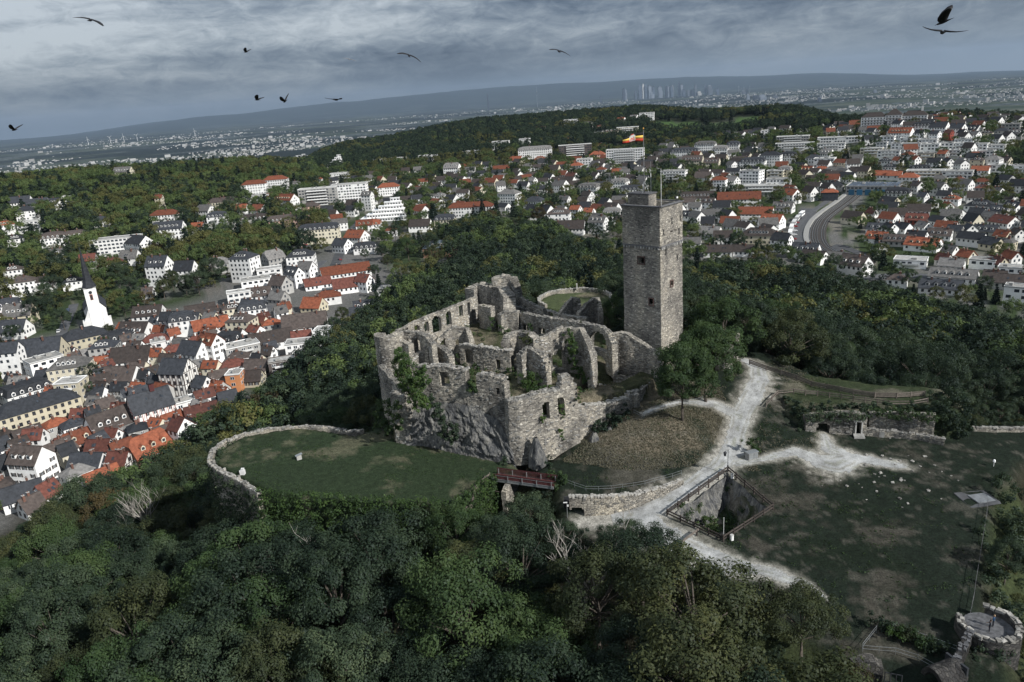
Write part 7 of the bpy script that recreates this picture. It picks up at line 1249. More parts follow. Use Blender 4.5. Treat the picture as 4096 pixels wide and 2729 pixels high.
LAND = [(0, 122, 'by the red bridge'), (-22, 120, 'below the ivy hedge'), (-47, 125, 'under the parapet wall'), (-68, 143, 'beyond the parapet bend'), (-55, 165, 'behind the bastion lawn'), (-90, 150, 'on the left slope'), (-60, 95, 'in the left foreground'), (-28, 88, 'in the lower left wood'), (0, 85, 'in the lower middle wood'), (20, 82, 'in the lower right wood'), (12, 108, 'under the curved retaining wall'), (36, 84, 'beside the gravel track'), (-40, 190, 'on the slope towards town'), (-15, 205, 'behind the palace wall'), (20, 228, 'behind the small round lawn'), (52, 185, 'right behind the keep'), (70, 165, 'behind the long wooden fence'), (92, 150, 'above the shrub mound'), (100, 118, 'beyond the low edge wall'), (75, 85, 'outside the thin lawn fence'), (75, 205, 'on the right back slope'), (105, 180, 'on the far right slope'), (-110, 190, 'at the old town edge')]
TW = []
for (x, y, h, k) in TREES:
    lm = min(LAND, key=lambda q: (q[0] - x) ** 2 + (q[1] - y) ** 2); TW.append(f"{'tall' if h > 15.5 else 'low' if h < 10 else 'full'} {KL[k]} {lm[2]}")
TL = single_out(TW, [(t[0], t[1]) for t in TREES])
for (x, y, h, k), lab in zip(TREES, TL): place_tree(KN[k], k, x, y, h, lab, 'trees of the castle hill', wide=rnd.uniform(.85, 1.15))
# distant and smaller trees: one object each wood, scattered from shared meshes
def lod(name, mat_, R, H, z0, ncl, per, size, seed, con=False):
    tk, cr = proto_conifer(name, H, R, seed, 10, 9, .8) if con else proto_tree(name, mat_, R, H, z0, ncl, per, size, seed, crad=1.9)
    o = bpy.data.objects.new(name, cr); return o
LOD = [lod('wood_tree', 'green', 5.2, 11, 3, 30, 52, .40, 21), lod('wood_tree', 'sungreen', 5.0, 10, 3, 28, 52, .40, 22), lod('wood_tree', 'sunolive', 4.8, 10, 3, 28, 50, .40, 23), lod('wood_tree', 'rust', 4.4, 9, 3, 26, 46, .40, 24), lod('wood_tree', 'needle', 3.2, 16, 3, 0, 0, 0, 25, True), lod('wood_tree', 'green', 5.6, 12, 3, 32, 52, .40, 26)]
def gn_scatter(name, pts, kind, scl, label_kind='stuff', protos=LOD):
    pts = np.asarray(pts, np.float32); me = bpy.data.meshes.new(name); me.vertices.add(len(pts)); me.vertices.foreach_set('co', pts.ravel())
    for nm, ty, dt in (('kind', 'INT', np.asarray(kind, np.int32)), ('scl', 'FLOAT', np.asarray(scl, np.float32)), ('rot', 'FLOAT', RG.uniform(0, 6.28, len(pts)).astype(np.float32))):
        a = me.attributes.new(nm, ty, 'POINT'); a.data.foreach_set('value', dt)
    o = ob(name, me, kind=label_kind)
    g = bpy.data.node_groups.new(name, 'GeometryNodeTree'); g.interface.new_socket('Geometry', in_out='INPUT', socket_type='NodeSocketGeometry'); g.interface.new_socket('Geometry', in_out='OUTPUT', socket_type='NodeSocketGeometry')
    N = g.nodes; gi = N.new('NodeGroupInput'); go = N.new('NodeGroupOutput'); ip = N.new('GeometryNodeInstanceOnPoints'); ge = N.new('GeometryNodeGeometryToInstance')
    for p in reversed(protos):
        q = N.new('GeometryNodeObjectInfo'); q.inputs[0].default_value = p; g.links.new(q.outputs['Geometry'], ge.inputs[0])
    def at(nm, ty):
        q = N.new('GeometryNodeInputNamedAttribute'); q.data_type = ty; q.inputs[0].default_value = nm; return q.outputs[0]
    g.links.new(gi.outputs[0], ip.inputs['Points']); g.links.new(ge.outputs[0], ip.inputs['Instance']); ip.inputs['Pick Instance'].default_value = True
    g.links.new(at('kind', 'INT'), ip.inputs['Instance Index']); c = N.new('ShaderNodeCombineXYZ'); g.links.new(at('rot', 'FLOAT'), c.inputs[2]); g.links.new(c.outputs[0], ip.inputs['Rotation']); g.links.new(at('scl', 'FLOAT'), ip.inputs['Scale'])
    g.links.new(ip.outputs[0], go.inputs[0]); mo = o.modifiers.new('scatter', 'NODES'); mo.node_group = g; return o
wd_ = np.array(WOOD); z = ground(wd_[:, 0], wd_[:, 1])
gn_scatter('castle_wood', np.c_[wd_[:, 0], wd_[:, 1], z], wd_[:, 3].astype(int), wd_[:, 2] / 14.)
# ---- shrubs and ivy ------------------------------------------------------------
def shrub(name, cents, rad, per, size, mat_, label, cat='shrub', group=None, stem=True, up=.35):
    cents = np.array(cents, float); org = np.array([*cents[:, :2].mean(0), cents[:, 2].min() - np.max(rad)])
    c = cents - org; rad = np.full(len(c), rad) if np.isscalar(rad) else np.array(rad)
    # break every clump into smaller sprays
    k = 7; sub = np.repeat(c, k, 0) + RG.normal(size=(len(c) * k, 3)) * np.repeat(rad, k)[:, None] * .5; sr = np.repeat(rad, k) * .5
    V, F, t = leaves(sub, sr, max(4, per // k), size, RG)
    r = ob(name, None, loc=org, label=label, cat=cat, group=group)
    ob('leaves' if cat != 'ivy' else 'ivy_leaves', mesh_np(name + '_leaves', V, F, M[mat_], tint=t), r)
    if stem:
        b = MB()
        for q in c[::2]: b.tube([(q[0] * .4, q[1] * .4, 0), (q[0] * .8, q[1] * .8, q[2] * .6), tuple(q)], [.06, .045, .02], M['bark'], 4, False)
        ob('stems', b.build('stems'), r)
    return r
def rail_clear(x, y, m=14):
    ok = line_d(x, y, RAIL) > m + 6
    for p, wd in ROADS: ok &= line_d(x, y, p) > wd + 4
    for q in ('hall', 'station', 'church', 'gate'): ok &= np.hypot(x - SPEC[q][0], y - SPEC[q][1]) > 24
    return ok
# ---- houses ------------------------------------------------------------------
def win_mesh(name, w_, h_, shutter=None, fr='white'):
    b = MB(); b.box((0, -.03, 0), (w_, .06, h_), M[fr]); b.box((-w_ * .25, -.055, 0), (w_ * .40, .03, h_ * .86), M['glass']); b.box((w_ * .25, -.055, 0), (w_ * .40, .03, h_ * .86), M['glass'])
    if shutter:
        for s in (-1, 1): b.box((s * w_ * .78, -.03, 0), (w_ * .5, .05, h_), M[shutter])
    return b.build(name)
WIN = [win_mesh('window', 1.1, 1.5), win_mesh('window', 1.0, 1.4, 'darkwood'), win_mesh('window', 1.7, 1.4), win_mesh('window', 1.15, 1.5, None, 'darkwood')]
def dormer_mesh(roofm, wallm):
    b = MB(); b.box((0, .3, .55), (1.5, 2.2, 1.3), M[wallm]); b.box((0, -.83, .62), (1.0, .06, .95), M['glass'])
    for s in (-1, 1): b.poly([(0, -1.0, 1.85), (s * 1.0, -1.0, 1.1), (s * 1.0, 1.6, 1.1), (0, 1.6, 1.85)][::s], M[roofm])
    b.poly([(-.75, -.81, 1.2), (.75, -.81, 1.2), (0, -.81, 1.75)], M[wallm]); return b.build('dormer')
DORM = {k: dormer_mesh('roof' + k, 'wallW' if k in 'SGB' else 'wallC') for k in ROOF}
_c = MB(); _c.box((0, 0, 0), (.7, .7, 2.2), M['brick']); _c.box((0, 0, 1.14), (.85, .85, .1), M['concrete']); _c.tube([(0, 0, 1.15), (0, 0, 1.5)], .14, M['brick'], 6); CHIM = _c.build('chimney')
_c = MB(); _c.box((0, 0, 0), (.85, 1.2, .08), M['iron']); _c.box((0, 0, .045), (.68, 1.0, .03), M['glass']); SKYL = _c.build('skylight')
def roof_mesh(ty, L, D, e, rise, rm):
    b = MB(); o = .45; t = .22; m = M[rm]; x, y = L / 2 + o * .7, D / 2 + o
    if ty in 'gx':
        sl = rise / (D / 2); ze = e - sl * o; zr = e + rise; hx = x
        rx = x if ty == 'g' else x - rise * .35; zh = zr - rise * .38; yh = (zr - zh) / sl
        for s in (-1, 1):
            if ty == 'g': P = [(-x, s * y, ze), (x, s * y, ze), (x, 0, zr), (-x, 0, zr)]
            else: P = [(-x, s * y, ze), (x, s * y, ze), (x, s * yh, zh), (rx, 0, zr), (-rx, 0, zr), (-x, s * yh, zh)]
            if s > 0: P = P[::-1]
            U = [(a, c, d + t) for a, c, d in P]; b.poly(U, m); b.poly(P[::-1], m)
            for i in range(len(P)): j = (i + 1) % len(P); b.poly([P[i], P[j], U[j], U[i]], m)
        if ty == 'x':
            for s in (-1, 1): P = [(s * x, -yh, zh + t), (s * x, yh, zh + t), (s * rx, 0, zr + t)]; b.poly(P if s > 0 else P[::-1], m)
        b.beam((-rx, 0, zr + t), (rx, 0, zr + t), .3, .16, m)
    elif ty == 'h':
        hl = max(L / 2 - D / 2 * .9, .01); zr = e + rise; ze = e - .12
        for sgn in (-1, 1):
            P = [(-x, sgn * y, ze), (x, sgn * y, ze), (hl, 0, zr), (-hl, 0, zr)]; b.poly(P if sgn < 0 else P[::-1], m)
            P = [(sgn * x, -y, ze), (sgn * x, y, ze), (sgn * hl, 0, zr)]; b.poly(P if sgn > 0 else P[::-1], m)
        b.poly([(-x, -y, ze), (-x, y, ze), (x, y, ze), (x, -y, ze)], m); b.beam((-hl - .1, 0, zr), (hl + .1, 0, zr), .3, .2, m)
    elif ty == 'm':
        k = .16 * D; z1 = e + rise * .68; zr = e + rise
        for (xa, ya, za, xb, yb, zb) in ((x, y, e - .1, x - k * .8, y - k, z1), (x - k * .8, y - k, z1, max(x - k * 3.2, .3), .15, zr)):
            b.poly([(-xa, -ya, za), (xa, -ya, za), (xb, -yb, zb), (-xb, -yb, zb)], m); b.poly([(xa, ya, za), (-xa, ya, za), (-xb, yb, zb), (xb, yb, zb)], m)
            b.poly([(xa, -ya, za), (xa, ya, za), (xb, yb, zb), (xb, -yb, zb)], m); b.poly([(-xa, ya, za), (-xa, -ya, za), (-xb, -yb, zb), (-xb, yb, zb)], m)
        xb = max(x - k * 3.2, .3); b.poly([(-xb, -.15, zr), (xb, -.15, zr), (xb, .15, zr), (-xb, .15, zr)], m); b.poly([(-x, -y, e - .1), (-x, y, e - .1), (x, y, e - .1), (x, -y, e - .1)], m)
    else:
        x, y = L / 2 + .15, D / 2 + .15; b.box((0, 0, e + .06), (2 * x, 2 * y, .3), M['flat'])
        for s in (-1, 1): b.box((0, s * (y - .1), e + .36), (2 * x, .2, .3), M['white' if rm in ('roofG',) else rm]); b.box((s * (x - .1), 0, e + .36), (.2, 2 * y - .4, .3), M['white' if rm == 'roofG' else rm])
    return b.build('roof')
def build_house(x, y, L, D, e, rise, code, yaw, label, name=None, cat=None, group=None, z=None, wins=True, dorm=None):
    ty, ro, wa = code; z = G1(x, y) if z is None else z; r = math.hypot(x, y); wm = M['wall' + wa]; lr = random.Random(int(x * 13 + y * 7))
    name = name or ('flat_roofed_building' if ty in 'fs' else 'house'); cat = cat or ('building' if ty in 'fs' else 'house')
    b = MB(); bs = -4
    if ty in 'gx':
        top = e + rise - (.0 if ty == 'g' else rise * .38)
        for s in (-1, 1):
            b.poly([(-L / 2, s * D / 2, bs), (L / 2, s * D / 2, bs), (L / 2, s * D / 2, e), (-L / 2, s * D / 2, e)][::-s], wm)
            g = [(s * L / 2, -D / 2, bs), (s * L / 2, D / 2, bs), (s * L / 2, D / 2, e)] + ([(s * L / 2, 0, e + rise)] if ty == 'g' else [(s * L / 2, D / 2 * .38, e + rise * .62), (s * L / 2, -D / 2 * .38, e + rise * .62)]) + [(s * L / 2, -D / 2, e)]
            b.poly(g[::s], wm)
    elif ty == 's':
        n = max(3, int(e / 3)); 
        for k in range(n):
            f = 1 - .16 * k; b.box((L * .05 * k, D * .07 * k, (k + .5) * e / n - (2 if k == 0 else 0)), (L * f, D * f, e / n + (4 if k == 0 else 0)), wm); b.box((L * .05 * k - .0, D * .07 * k, (k + 1) * e / n), (L * f + .8, D * f + .8, .25), M['white'])
    else: b.box((0, 0, (e + bs) / 2), (L, D, e - bs), wm)
    root = ob(name, b.build(name), loc=(x, y, z), rot=R_(yaw), label=label, cat=cat, group=group)
    if ty == 's':
        wb = MB(); n = max(3, int(e / 3))
        for k in range(n):
            f = 1 - .16 * k; cx_, cy_ = L * .05 * k, D * .07 * k; zz = (k + .5) * e / n
            m_ = int(L * f / 2.4)
            for i in range(m_): wb.box((cx_ - L * f / 2 + (i + .5) * L * f / m_, cy_ - D * f / 2, zz), (1.7, .1, 1.3), M['glass'])
            m_ = int(D * f / 2.4)
            for i in range(m_): wb.box((cx_ + L * f / 2, cy_ - D * f / 2 + (i + .5) * D * f / m_, zz), (.1, 1.7, 1.3), M['glass'])
        ob('window_band', wb.build('window_band'), root, kind='stuff'); return root
    rf = ob('roof', roof_mesh(ty, L, D, e, rise, 'roof' + ro), root)
    # windows, on the walls turned towards the town and the castle
    near = r < 380; far = MB(); wk = 1 if (ty in 'gxh' and lr.random() < .3) else 2 if ty == 'f' else lr.choice([0, 0, 3]); cy_, sy_ = math.cos(R_(yaw)), math.sin(R_(yaw))
    for fx, fy, ln, dp, rz in ((0, -1, L, D, 0), (1, 0, D, L, math.pi / 2), (0, 1, L, D, math.pi), (-1, 0, D, L, -math.pi / 2)):
        nx, ny = fx * cy_ - fy * sy_, fx * sy_ + fy * cy_
        if (nx * -x + ny * -y) / r < -.25: continue
        nf = max(1, int((e - .3) / 2.8)); nc = max(1, int((ln - .8) / (2.5 if ty != 'f' else 2.9))); gab = fx != 0 and ty in 'gx'
        for k in range(nf + (1 if gab and rise > 2.8 else 0)):
            att = k == nf; n_ = nc if not att else max(1, nc // 2 - (nc > 3)); zz = e - 1.35 - (nf - 1 - k) * 2.8 if not att else e + min(1.1, rise * .28)
            for i in range(n_):
                u = ((i + .5) / n_ - .5) * (ln - 1.0) * (1 if not att else .5)
                if lr.random() < .07: continue
                px = (fx * dp / 2) if fx else -u * fy; py = (fy * dp / 2) if fy else u * fx
                if near: ob('window', WIN[wk], root, (px + fx * .02, py + fy * .02, zz), rz)
                else:
                    sx_, sy2 = (1.15, .12) if fy else (.12, 1.15)
                    if wk == 2: sx_, sy2 = (1.9, .12) if fy else (.12, 1.9)
                    far.box((px, py, zz), (sx_, sy2, 1.35), M['glass'])
        if ty == 'f' and ln > 9 and lr.random() < .6 and fy == -1:      # balcony slabs
            for k in range(nf):
                zz = e - 2.35 - (nf - 1 - k) * 2.8; bl = MB(); bl.box((0, -.7, 0), (ln * .55, 1.4, .18), M['concrete']); bl.box((0, -1.35, .55), (ln * .55, .08, .9), M['white']); ob('balcony', bl.build('balcony'), root, (0, -D / 2, zz))
    if far.v: ob('window_row', far.build('window_row'), root, kind='stuff')
    # dormers, skylights, chimneys
    if ty != 'f':
        side = -1 if (-sy_ * -1 * 0 + (sy_ * x - cy_ * y) * 1) < 0 else 1
        side = -1 if ((sy_) * (-x) + (-cy_) * (-y)) > 0 else 1
        nd = dorm if dorm is not None else (max(1, int(L / 3.6)) if (ty == 'm' or (L > 10 and lr.random() < .42)) else 0)
        if ty == 'm':
            for i in range(nd): ob('dormer', DORM[ro], rf, (((i + .5) / nd - .5) * (L - 2), side * (D / 2 - .55), e + .25), 0 if side < 0 else math.pi)
            for s in (-1, 1):
                if D > 7: ob('dormer', DORM[ro], rf, (s * (L / 2 - .55), 0, e + .25), s * math.pi / 2)
        elif nd:
            sl = rise / (D / 2); yy = D / 2 * .62
            for i in range(nd): ob('dormer', DORM[ro], rf, (((i + .5) / nd - .5) * (L * (.8 if ty != 'h' else .5)), side * yy, e + rise - sl * yy - .25), 0 if side < 0 else math.pi)
        elif lr.random() < .6 and r < 700 and cat != 'x':
            sl = rise / (D / 2); q = math.atan(sl)
            for i in range(lr.randint(1, 3)): yy = D / 2 * lr.uniform(.4, .7); ob('skylight', SKYL, rf, (lr.uniform(-.3, .3) * L, side * yy, e + rise - sl * yy + .27), (-side * -q if side > 0 else q, 0, 0) if 0 else ((q if side < 0 else -q), 0, 0))
        for i in range(lr.randint(1, 2) if cat != 'x' else 0): ob('chimney', CHIM, rf, (lr.uniform(-.33, .33) * (L if ty != 'h' else L * .4), lr.uniform(-.12, .12) * D, e + rise + .1))
    else:
        for i in range(lr.randint(1, 3)):
            q = MB(); q.box((0, 0, .5), (lr.uniform(1, 3), lr.uniform(1, 2.5), lr.uniform(.7, 1.6)), M['concrete']); ob('roof_vent', q.build('roof_vent'), rf, (lr.uniform(-.3, .3) * L, lr.uniform(-.3, .3) * D, e + .3))
    return root
def timber(root, L, D, e, rise, m='timber'):
    """beams of a half-timbered front, joined per wall"""
    for fx, fy, ln, dp, rz in ((0, -1, L, D, 0), (1, 0, D, L, math.pi / 2), (-1, 0, D, L, -math.pi / 2)):
        b = MB(); n = max(3, int(ln / 1.3))
        for i in range(n + 1): u = (i / n - .5) * (ln - .1); b.box((u, -.03, e / 2), (.2, .12, e), M[m])
        for z in (.1, e * .5, e - .1): b.box((0, -.045, z), (ln, .12, .22), M[m])
        for i in range(0, n, 2): u0 = (i / n - .5) * ln; u1 = ((i + 1) / n - .5) * ln; b.beam((u0, -.02, e * .5), (u1, -.02, e - .1), .14, .1, M[m])
        if fx:
            for i in range(1, n): u = (i / n - .5) * ln; h = rise * (1 - abs(u) / (ln / 2)); b.box((u, -.03, e + h / 2), (.18, .12, h), M[m])
        ob('timber_frame', b.build('timber_frame'), root, (fx * dp / 2, fy * dp / 2, 0), rz)
ROOFW = dict(O='orange tile', R='red-brown tile', B='brown tile', S='dark slate', G='grey', U='blue metal')
WALLW = dict(W='white', C='cream', Y='yellow', P='pink', N='grey', K='brick', D='slate-clad', T='half-timbered', O='orange', R='red-brown', B='dark')
TYPEW = dict(g='gable', x='half-hipped', h='hipped', m='mansard', f='flat', s='stepped')
DISTR = ['just behind the castle wall', 'close under the castle', 'at the left town end', 'near the church', 'in the lower old town', 'along the main street', 'among the old roofs', 'in the upper old town', 'in the wooded quarter', 'in the sunny upper town', 'by the park', 'under the forested ridge', 'below the wooded hill', 'left of the keep', 'in the row behind keep', 'in terraces beyond the keep', 'right of the keep', 'atop the right hillside', 'high on the right hillside', 'midway up the right hillside', 'lower on the right hillside', 'at right hillside foot']
def house_words(h):
    L, tall, ty, ro, wa = h[2], h[4] + h[5], h[6], h[7], h[8]
    adj = 'long ' if L > 22 else 'tall ' if tall > 13.5 else 'small ' if L < 9.5 else ''
    return f"{adj}{WALLW[wa]} {'building' if ty in 'fs' else 'house'} with {'flat roof' if ty == 'f' else 'stepped terraces' if ty == 's' else ROOFW[ro] + ' ' + TYPEW[ty] + ' roof'} {DISTR[h[10]]}"
HL = single_out([house_words(h) for h in HOUSES], [(h[0], h[1]) for h in HOUSES])
for (x, y, L, D, e, rise, ty, ro, wa, yaw, dn), lab in zip(HOUSES, HL):
    h = build_house(x, y, L, D, e, rise, (ty, ro, wa), yaw, lab, group='buildings of the town')
    if wa == 'T': timber(h, L, D, e, rise)
# yards of the old town: small lean-to outbuildings between the houses
_cnt = 0; _pos = [(h[0], h[1], .5 * math.hypot(h[2], h[3])) for h in HOUSES]; OUTB = []
for _ in range(4000):
    if _cnt >= 90: break
    a_ = R_(rnd.uniform(-38, -17)); r_ = rnd.uniform(235, 440); x, y = r_ * math.sin(a_), r_ * math.cos(a_)
    if float(poly_sd(np.array([x]), np.array([y]), OLDTOWN)[0]) < 4 or min((x - p) ** 2 + (y - q) ** 2 - (r * .72 + 2.6) ** 2 for p, q, r in _pos) < 0 or math.hypot(x - SPEC['church'][0], y - SPEC['church'][1]) < 24: continue
    _pos.append((x, y, 3.2)); _cnt += 1; OUTB.append((x, y, rnd.uniform(5, 8.5), rnd.uniform(4.5, 6), rnd.uniform(3, 5.5), rnd.uniform(2.2, 3.2), 'g', rnd.choice('SSBBRGO'), rnd.choice('WWNC'), math.degrees(-a_) + rnd.choice((15, -35, -50)), 4))
OL = single_out([f"small {WALLW[h[8]]} outbuilding with {ROOFW[h[7]]} roof {'near the castle slope' if h[1] < 290 else 'deep in the old town' if h[0] > -190 else 'in the left old town'}" for h in OUTB], [(h[0], h[1]) for h in OUTB])
for h, lab in zip(OUTB, OL): build_house(*h[:6], h[6:9], h[9], lab, 'outbuilding', 'outbuilding', 'outbuildings of the old town', dorm=0)
# the many small houses farther off, past the three hundred built one by one
def small_houses():
    V = []; F = []; FM = []; pos = list(_pos); cells = {}
    for p in pos: cells.setdefault((int(p[0] // 40), int(p[1] // 40)), []).append(p)
    cnt = 0; mats = [M['wallW'], M['wallC'], M['roofS'], M['roofB'], M['roofO'], M['roofG'], M['glass']]; clear = rail_clear
    for _ in range(14000):
        if cnt >= 380: break
        a_ = R_(rnd.uniform(-13, 37)); r_ = rnd.uniform(500, 1120); x, y = r_ * math.sin(a_), r_ * math.cos(a_)
        if fbm(np.array([x / 90]), np.array([y / 90]), 171, 3)[0] < -.16: continue
        if math.degrees(a_) < 12 and r_ > 1000: continue
        if math.degrees(a_) < 7 and rnd.random() < .72: continue
        if any(poly_sd(np.array([x]), np.array([y]), p)[0] > -15 for p in MEADOW): continue
        k = (int(x // 40), int(y // 40)); bad = False
        for i in (-1, 0, 1):
            for j in (-1, 0, 1):
                for (p, q, r) in cells.get((k[0] + i, k[1] + j), ()):
                    if (x - p) ** 2 + (y - q) ** 2 < (r + 6.6) ** 2: bad = True
        if bad or not clear(np.array([x]), np.array([y]))[0] or poly_sd(np.array([x]), np.array([y]), FOREST)[0] > -8: continue
        cells.setdefault(k, []).append((x, y, 6)); cnt += 1
        L, D, e, ri = rnd.uniform(9, 14), rnd.uniform(8, 10), rnd.uniform(4.5, 7.5), rnd.uniform(3, 4.6); t = -a_ + R_(rnd.choice((-12, -30, -48, 8)) + rnd.uniform(-6, 6)); z = G1(x, y); c, s = math.cos(t), math.sin(t); b0 = len(V)
        P = [(-L/2, -D/2, -3), (L/2, -D/2, -3), (L/2, D/2, -3), (-L/2, D/2, -3), (-L/2, -D/2, e), (L/2, -D/2, e), (L/2, D/2, e), (-L/2, D/2, e), (-L/2, 0, e + ri), (L/2, 0, e + ri)]
        o = .5; sl = ri / (D / 2); P += [(-L/2 - o, -D/2 - o, e - o * sl + .15), (L/2 + o, -D/2 - o, e - o * sl + .15), (L/2 + o, 0, e + ri + .15), (-L/2 - o, 0, e + ri + .15), (L/2 + o, D/2 + o, e - o * sl + .15), (-L/2 - o, D/2 + o, e - o * sl + .15)]
        fs = [(0, 1, 5, 4), (2, 3, 7, 6), (1, 2, 6, 5), (3, 0, 4, 7), (5, 6, 9), (7, 4, 8), (10, 11, 12, 13), (13, 12, 14, 15)]; wm = 0 if rnd.random() < .85 else 1; rm = rnd.choice((2, 2, 3, 3, 4, 5)); fm = [wm] * 6 + [rm] * 2
        for (ln, fx, fy) in ((L, 0, -1), (D, 1, 0), (D, -1, 0)):
            nc = int(ln / 2.6)
            for f_ in range(int(e / 2.7)):
                for i in range(nc):
                    u = ((i + .5) / nc - .5) * (ln - .8); zz = e - 1.4 - f_ * 2.7; q0 = len(P); off = .04
                    for du, dzz in ((-.5, -.65), (.5, -.65), (.5, .65), (-.5, .65)):
                        P.append((u + du, fy * (D / 2 + off), zz + dzz) if fy else (fx * (L / 2 + off), (u + du) * fx, zz + dzz))
                    fs.append((q0, q0 + 1, q0 + 2, q0 + 3)); fm.append(6)
        V += [(x + p * c - q * s, y + p * s + q * c, z + r) for p, q, r in P]; F += [tuple(b0 + i for i in f) for f in fs]; FM += fm
    me = bpy.data.meshes.new('town_houses'); me.from_pydata(V, [], F)
    for m_ in mats: me.materials.append(m_)
    me.polygons.foreach_set('material_index', FM); me.update(); ob('small_houses', me, kind='stuff'); return [p for l_ in cells.values() for p in l_]
_pos = small_houses(); HX = np.array([(p[0], p[1], p[2]) for p in _pos])
# ---- church, town gate, hotel, sports hall, station ------------------------------
def church():
    x, y = SPEC['church']; z = G1(x, y); r = ob('church', None, loc=(x, y, z), rot=R_(28), label='white church with slender slate spire standing among trees at the left', cat='church')
    b = MB(); b.box((0, 0, 9.5), (6.0, 6.0, 27), M['wallW']); b.box((0, 0, 23.1), (6.4, 6.4, .35), M['concrete']); ob('tower', b.build('tower'), r)
    b = MB(); k = 8; P = [(3.9 * math.cos(2 * math.pi * (i + .5) / k), 3.9 * math.sin(2 * math.pi * (i + .5) / k), 23.2) for i in range(k)]; Q = [(p[0] * .60, p[1] * .60, 27) for p in P]
    for i in range(k): j = (i + 1) % k; b.poly([P[i], P[j], Q[j], Q[i]], M['roofS']); b.poly([Q[i], Q[j], (0, 0, 46)], M['roofS'])
    sp = ob('spire', b.build('spire'), r); b = MB(); b.tube([(0, 0, 45.6), (0, 0, 48.6)], .08, M['iron'], 5); b.box((0, 0, 47.4), (1.2, .12, .12), M['iron']); ob('cross', b.build('cross'), sp)
    for rz in (0, math.pi / 2, -math.pi / 2):
        b = MB(); b.box((0, -.05, 0), (1.5, .12, 3.2), mat('red_frame', (.25, .08, .05))); b.box((0, -.12, -.1), (1.0, .1, 2.6), M['iron']); w_ = ob('belfry_opening', b.build('belfry_opening'), r, (3.0 * math.sin(rz), -3.0 * math.cos(rz), 18), rz)
        b = MB(); b.tube([(0, -.14, 2.7), (0, -.2, 2.7)], .9, M['iron'], 14); ob('clock_face', b.build('clock_face'), w_)
    b = MB()
    for s in (-1, 1): b.poly([(s * 3.1, -3.1, -3), (s * 7.2, -2.6, -3), (s * 6.2, -2.6, 5), (s * 3.1, -3.1, 11.5)][::s], M['wallW']); b.box((s * 5, .2, 1), (4.2, 5.2, 8), M['wallW'])
    ob('front', b.build('front'), r)
    b = MB(); b.box((0, 14, 3), (11, 22, 14), M['wallW']); b.poly([(-5.5, 3.0, 10), (5.5, 3.0, 10), (0, 3.0, 17)], M['wallW']); b.poly([(5.5, 25, 10), (-5.5, 25, 10), (0, 25, 17)], M['wallW']); nv = ob('nave', b.build('nave'), r)
    b = MB()
    for s in (-1, 1): P = [(s * 6, 2.6, 9.6), (s * 6, 25.4, 9.6), (0, 25.4, 17.2), (0, 2.6, 17.2)]; b.poly(P[::s], M['roofS']); b.poly([(p[0], p[1], p[2] + .25) for p in P][::-s], M['roofS'])
    ob('roof', b.build('roof'), nv)
    for s in (-1, 1):
        for i in range(4): b = MB(); b.box((0, 0, 0), (.12, 1.3, 4.2), M['glass']); ob('window', b.build('window'), nv, (s * 5.52, 6 + i * 5, 5.5))
church()
def gate():
    x, y = SPEC['gate']; z = G1(x, y); a = math.degrees(-math.atan2(x, y)) + 12
    r = build_house(x, y, 15, 9, 7.5, 6.2, ('g', 'S', 'T'), a, 'half-timbered gate house with slate roof and small roof turret, red beams', 'gate_house', 'gate house', dorm=0); b = MB(); rm = mat('red_timber', (.22, .035, .03))
    M['redtimber'] = rm; timber(r, 15, 9, 7.5, 6.2, 'redtimber')
    t = MB(); t.box((0, 0, 1.2), (1.7, 1.7, 3.2), M['redwood']); tt = ob('turret', t.build('turret'), r, (1.5, 0, 13.7)); t = MB(); prof = [(1.5, 2.8), (1.6, 3.2), (1.0, 4.0), (.5, 4.5), (.62, 4.9), (.3, 5.6), (.05, 7.2)]
    for (r0, z0), (r1, z1) in zip(prof[:-1], prof[1:]):
        for i in range(8): p, q = 2 * math.pi * i / 8, 2 * math.pi * (i + 1) / 8; t.poly([(r0 * math.cos(p), r0 * math.sin(p), z0), (r0 * math.cos(q), r0 * math.sin(q), z0), (r1 * math.cos(q), r1 * math.sin(q), z1), (r1 * math.cos(p), r1 * math.sin(p), z1)], M['roofS'])
    ob('onion_cap', t.build('onion_cap'), tt)
gate()
def hotel():
    x, y = SPEC['hotel']; a = math.degrees(-math.atan2(x, y)) - 4; z = -9.5
    r = ob('hotel', None, loc=(x, y, z), rot=R_(a), label='grand pale hotel with dark hipped roofs on the right skyline ridge', cat='hotel')
    for nm, cx_, L, D, e, rise in (('left_wing', -21, 26, 13, 12.5, 5), ('middle_block', 0, 17, 16, 14, 6.5), ('right_wing', 21, 26, 13, 12.5, 5)):
        b = MB(); b.box((cx_, 0, e / 2 - 4), (L, D, e + 8), M['wallW']); w_ = ob('wing', b.build(nm), r); ro = ob('roof', roof_mesh('h', L, D, e, rise, 'roofB'), w_, (cx_, 0, .1)); b = MB()
        for k in range(5):
            for i in range(int(L / 3)): b.box((cx_ + ((i + .5) / int(L / 3) - .5) * L, -D / 2, e - 1.8 - k * 2.9), (1.1, .2, 1.5), M['glass'])
        ob('window_row', b.build('window_row'), w_, kind='stuff'); b = MB()
        for k in range(1, 5): b.box((cx_, -D / 2 - .5, e - 3 - k * 2.9 + 2.4), (L * .9, 1, .3), M['darkwood'])
        ob('balcony', b.build('balcony'), w_)
    b = MB(); b.box((28, 0, 10), (2.0, 2.0, 24), M['white']); ob('chimney', b.build('chimney'), r)
hotel()
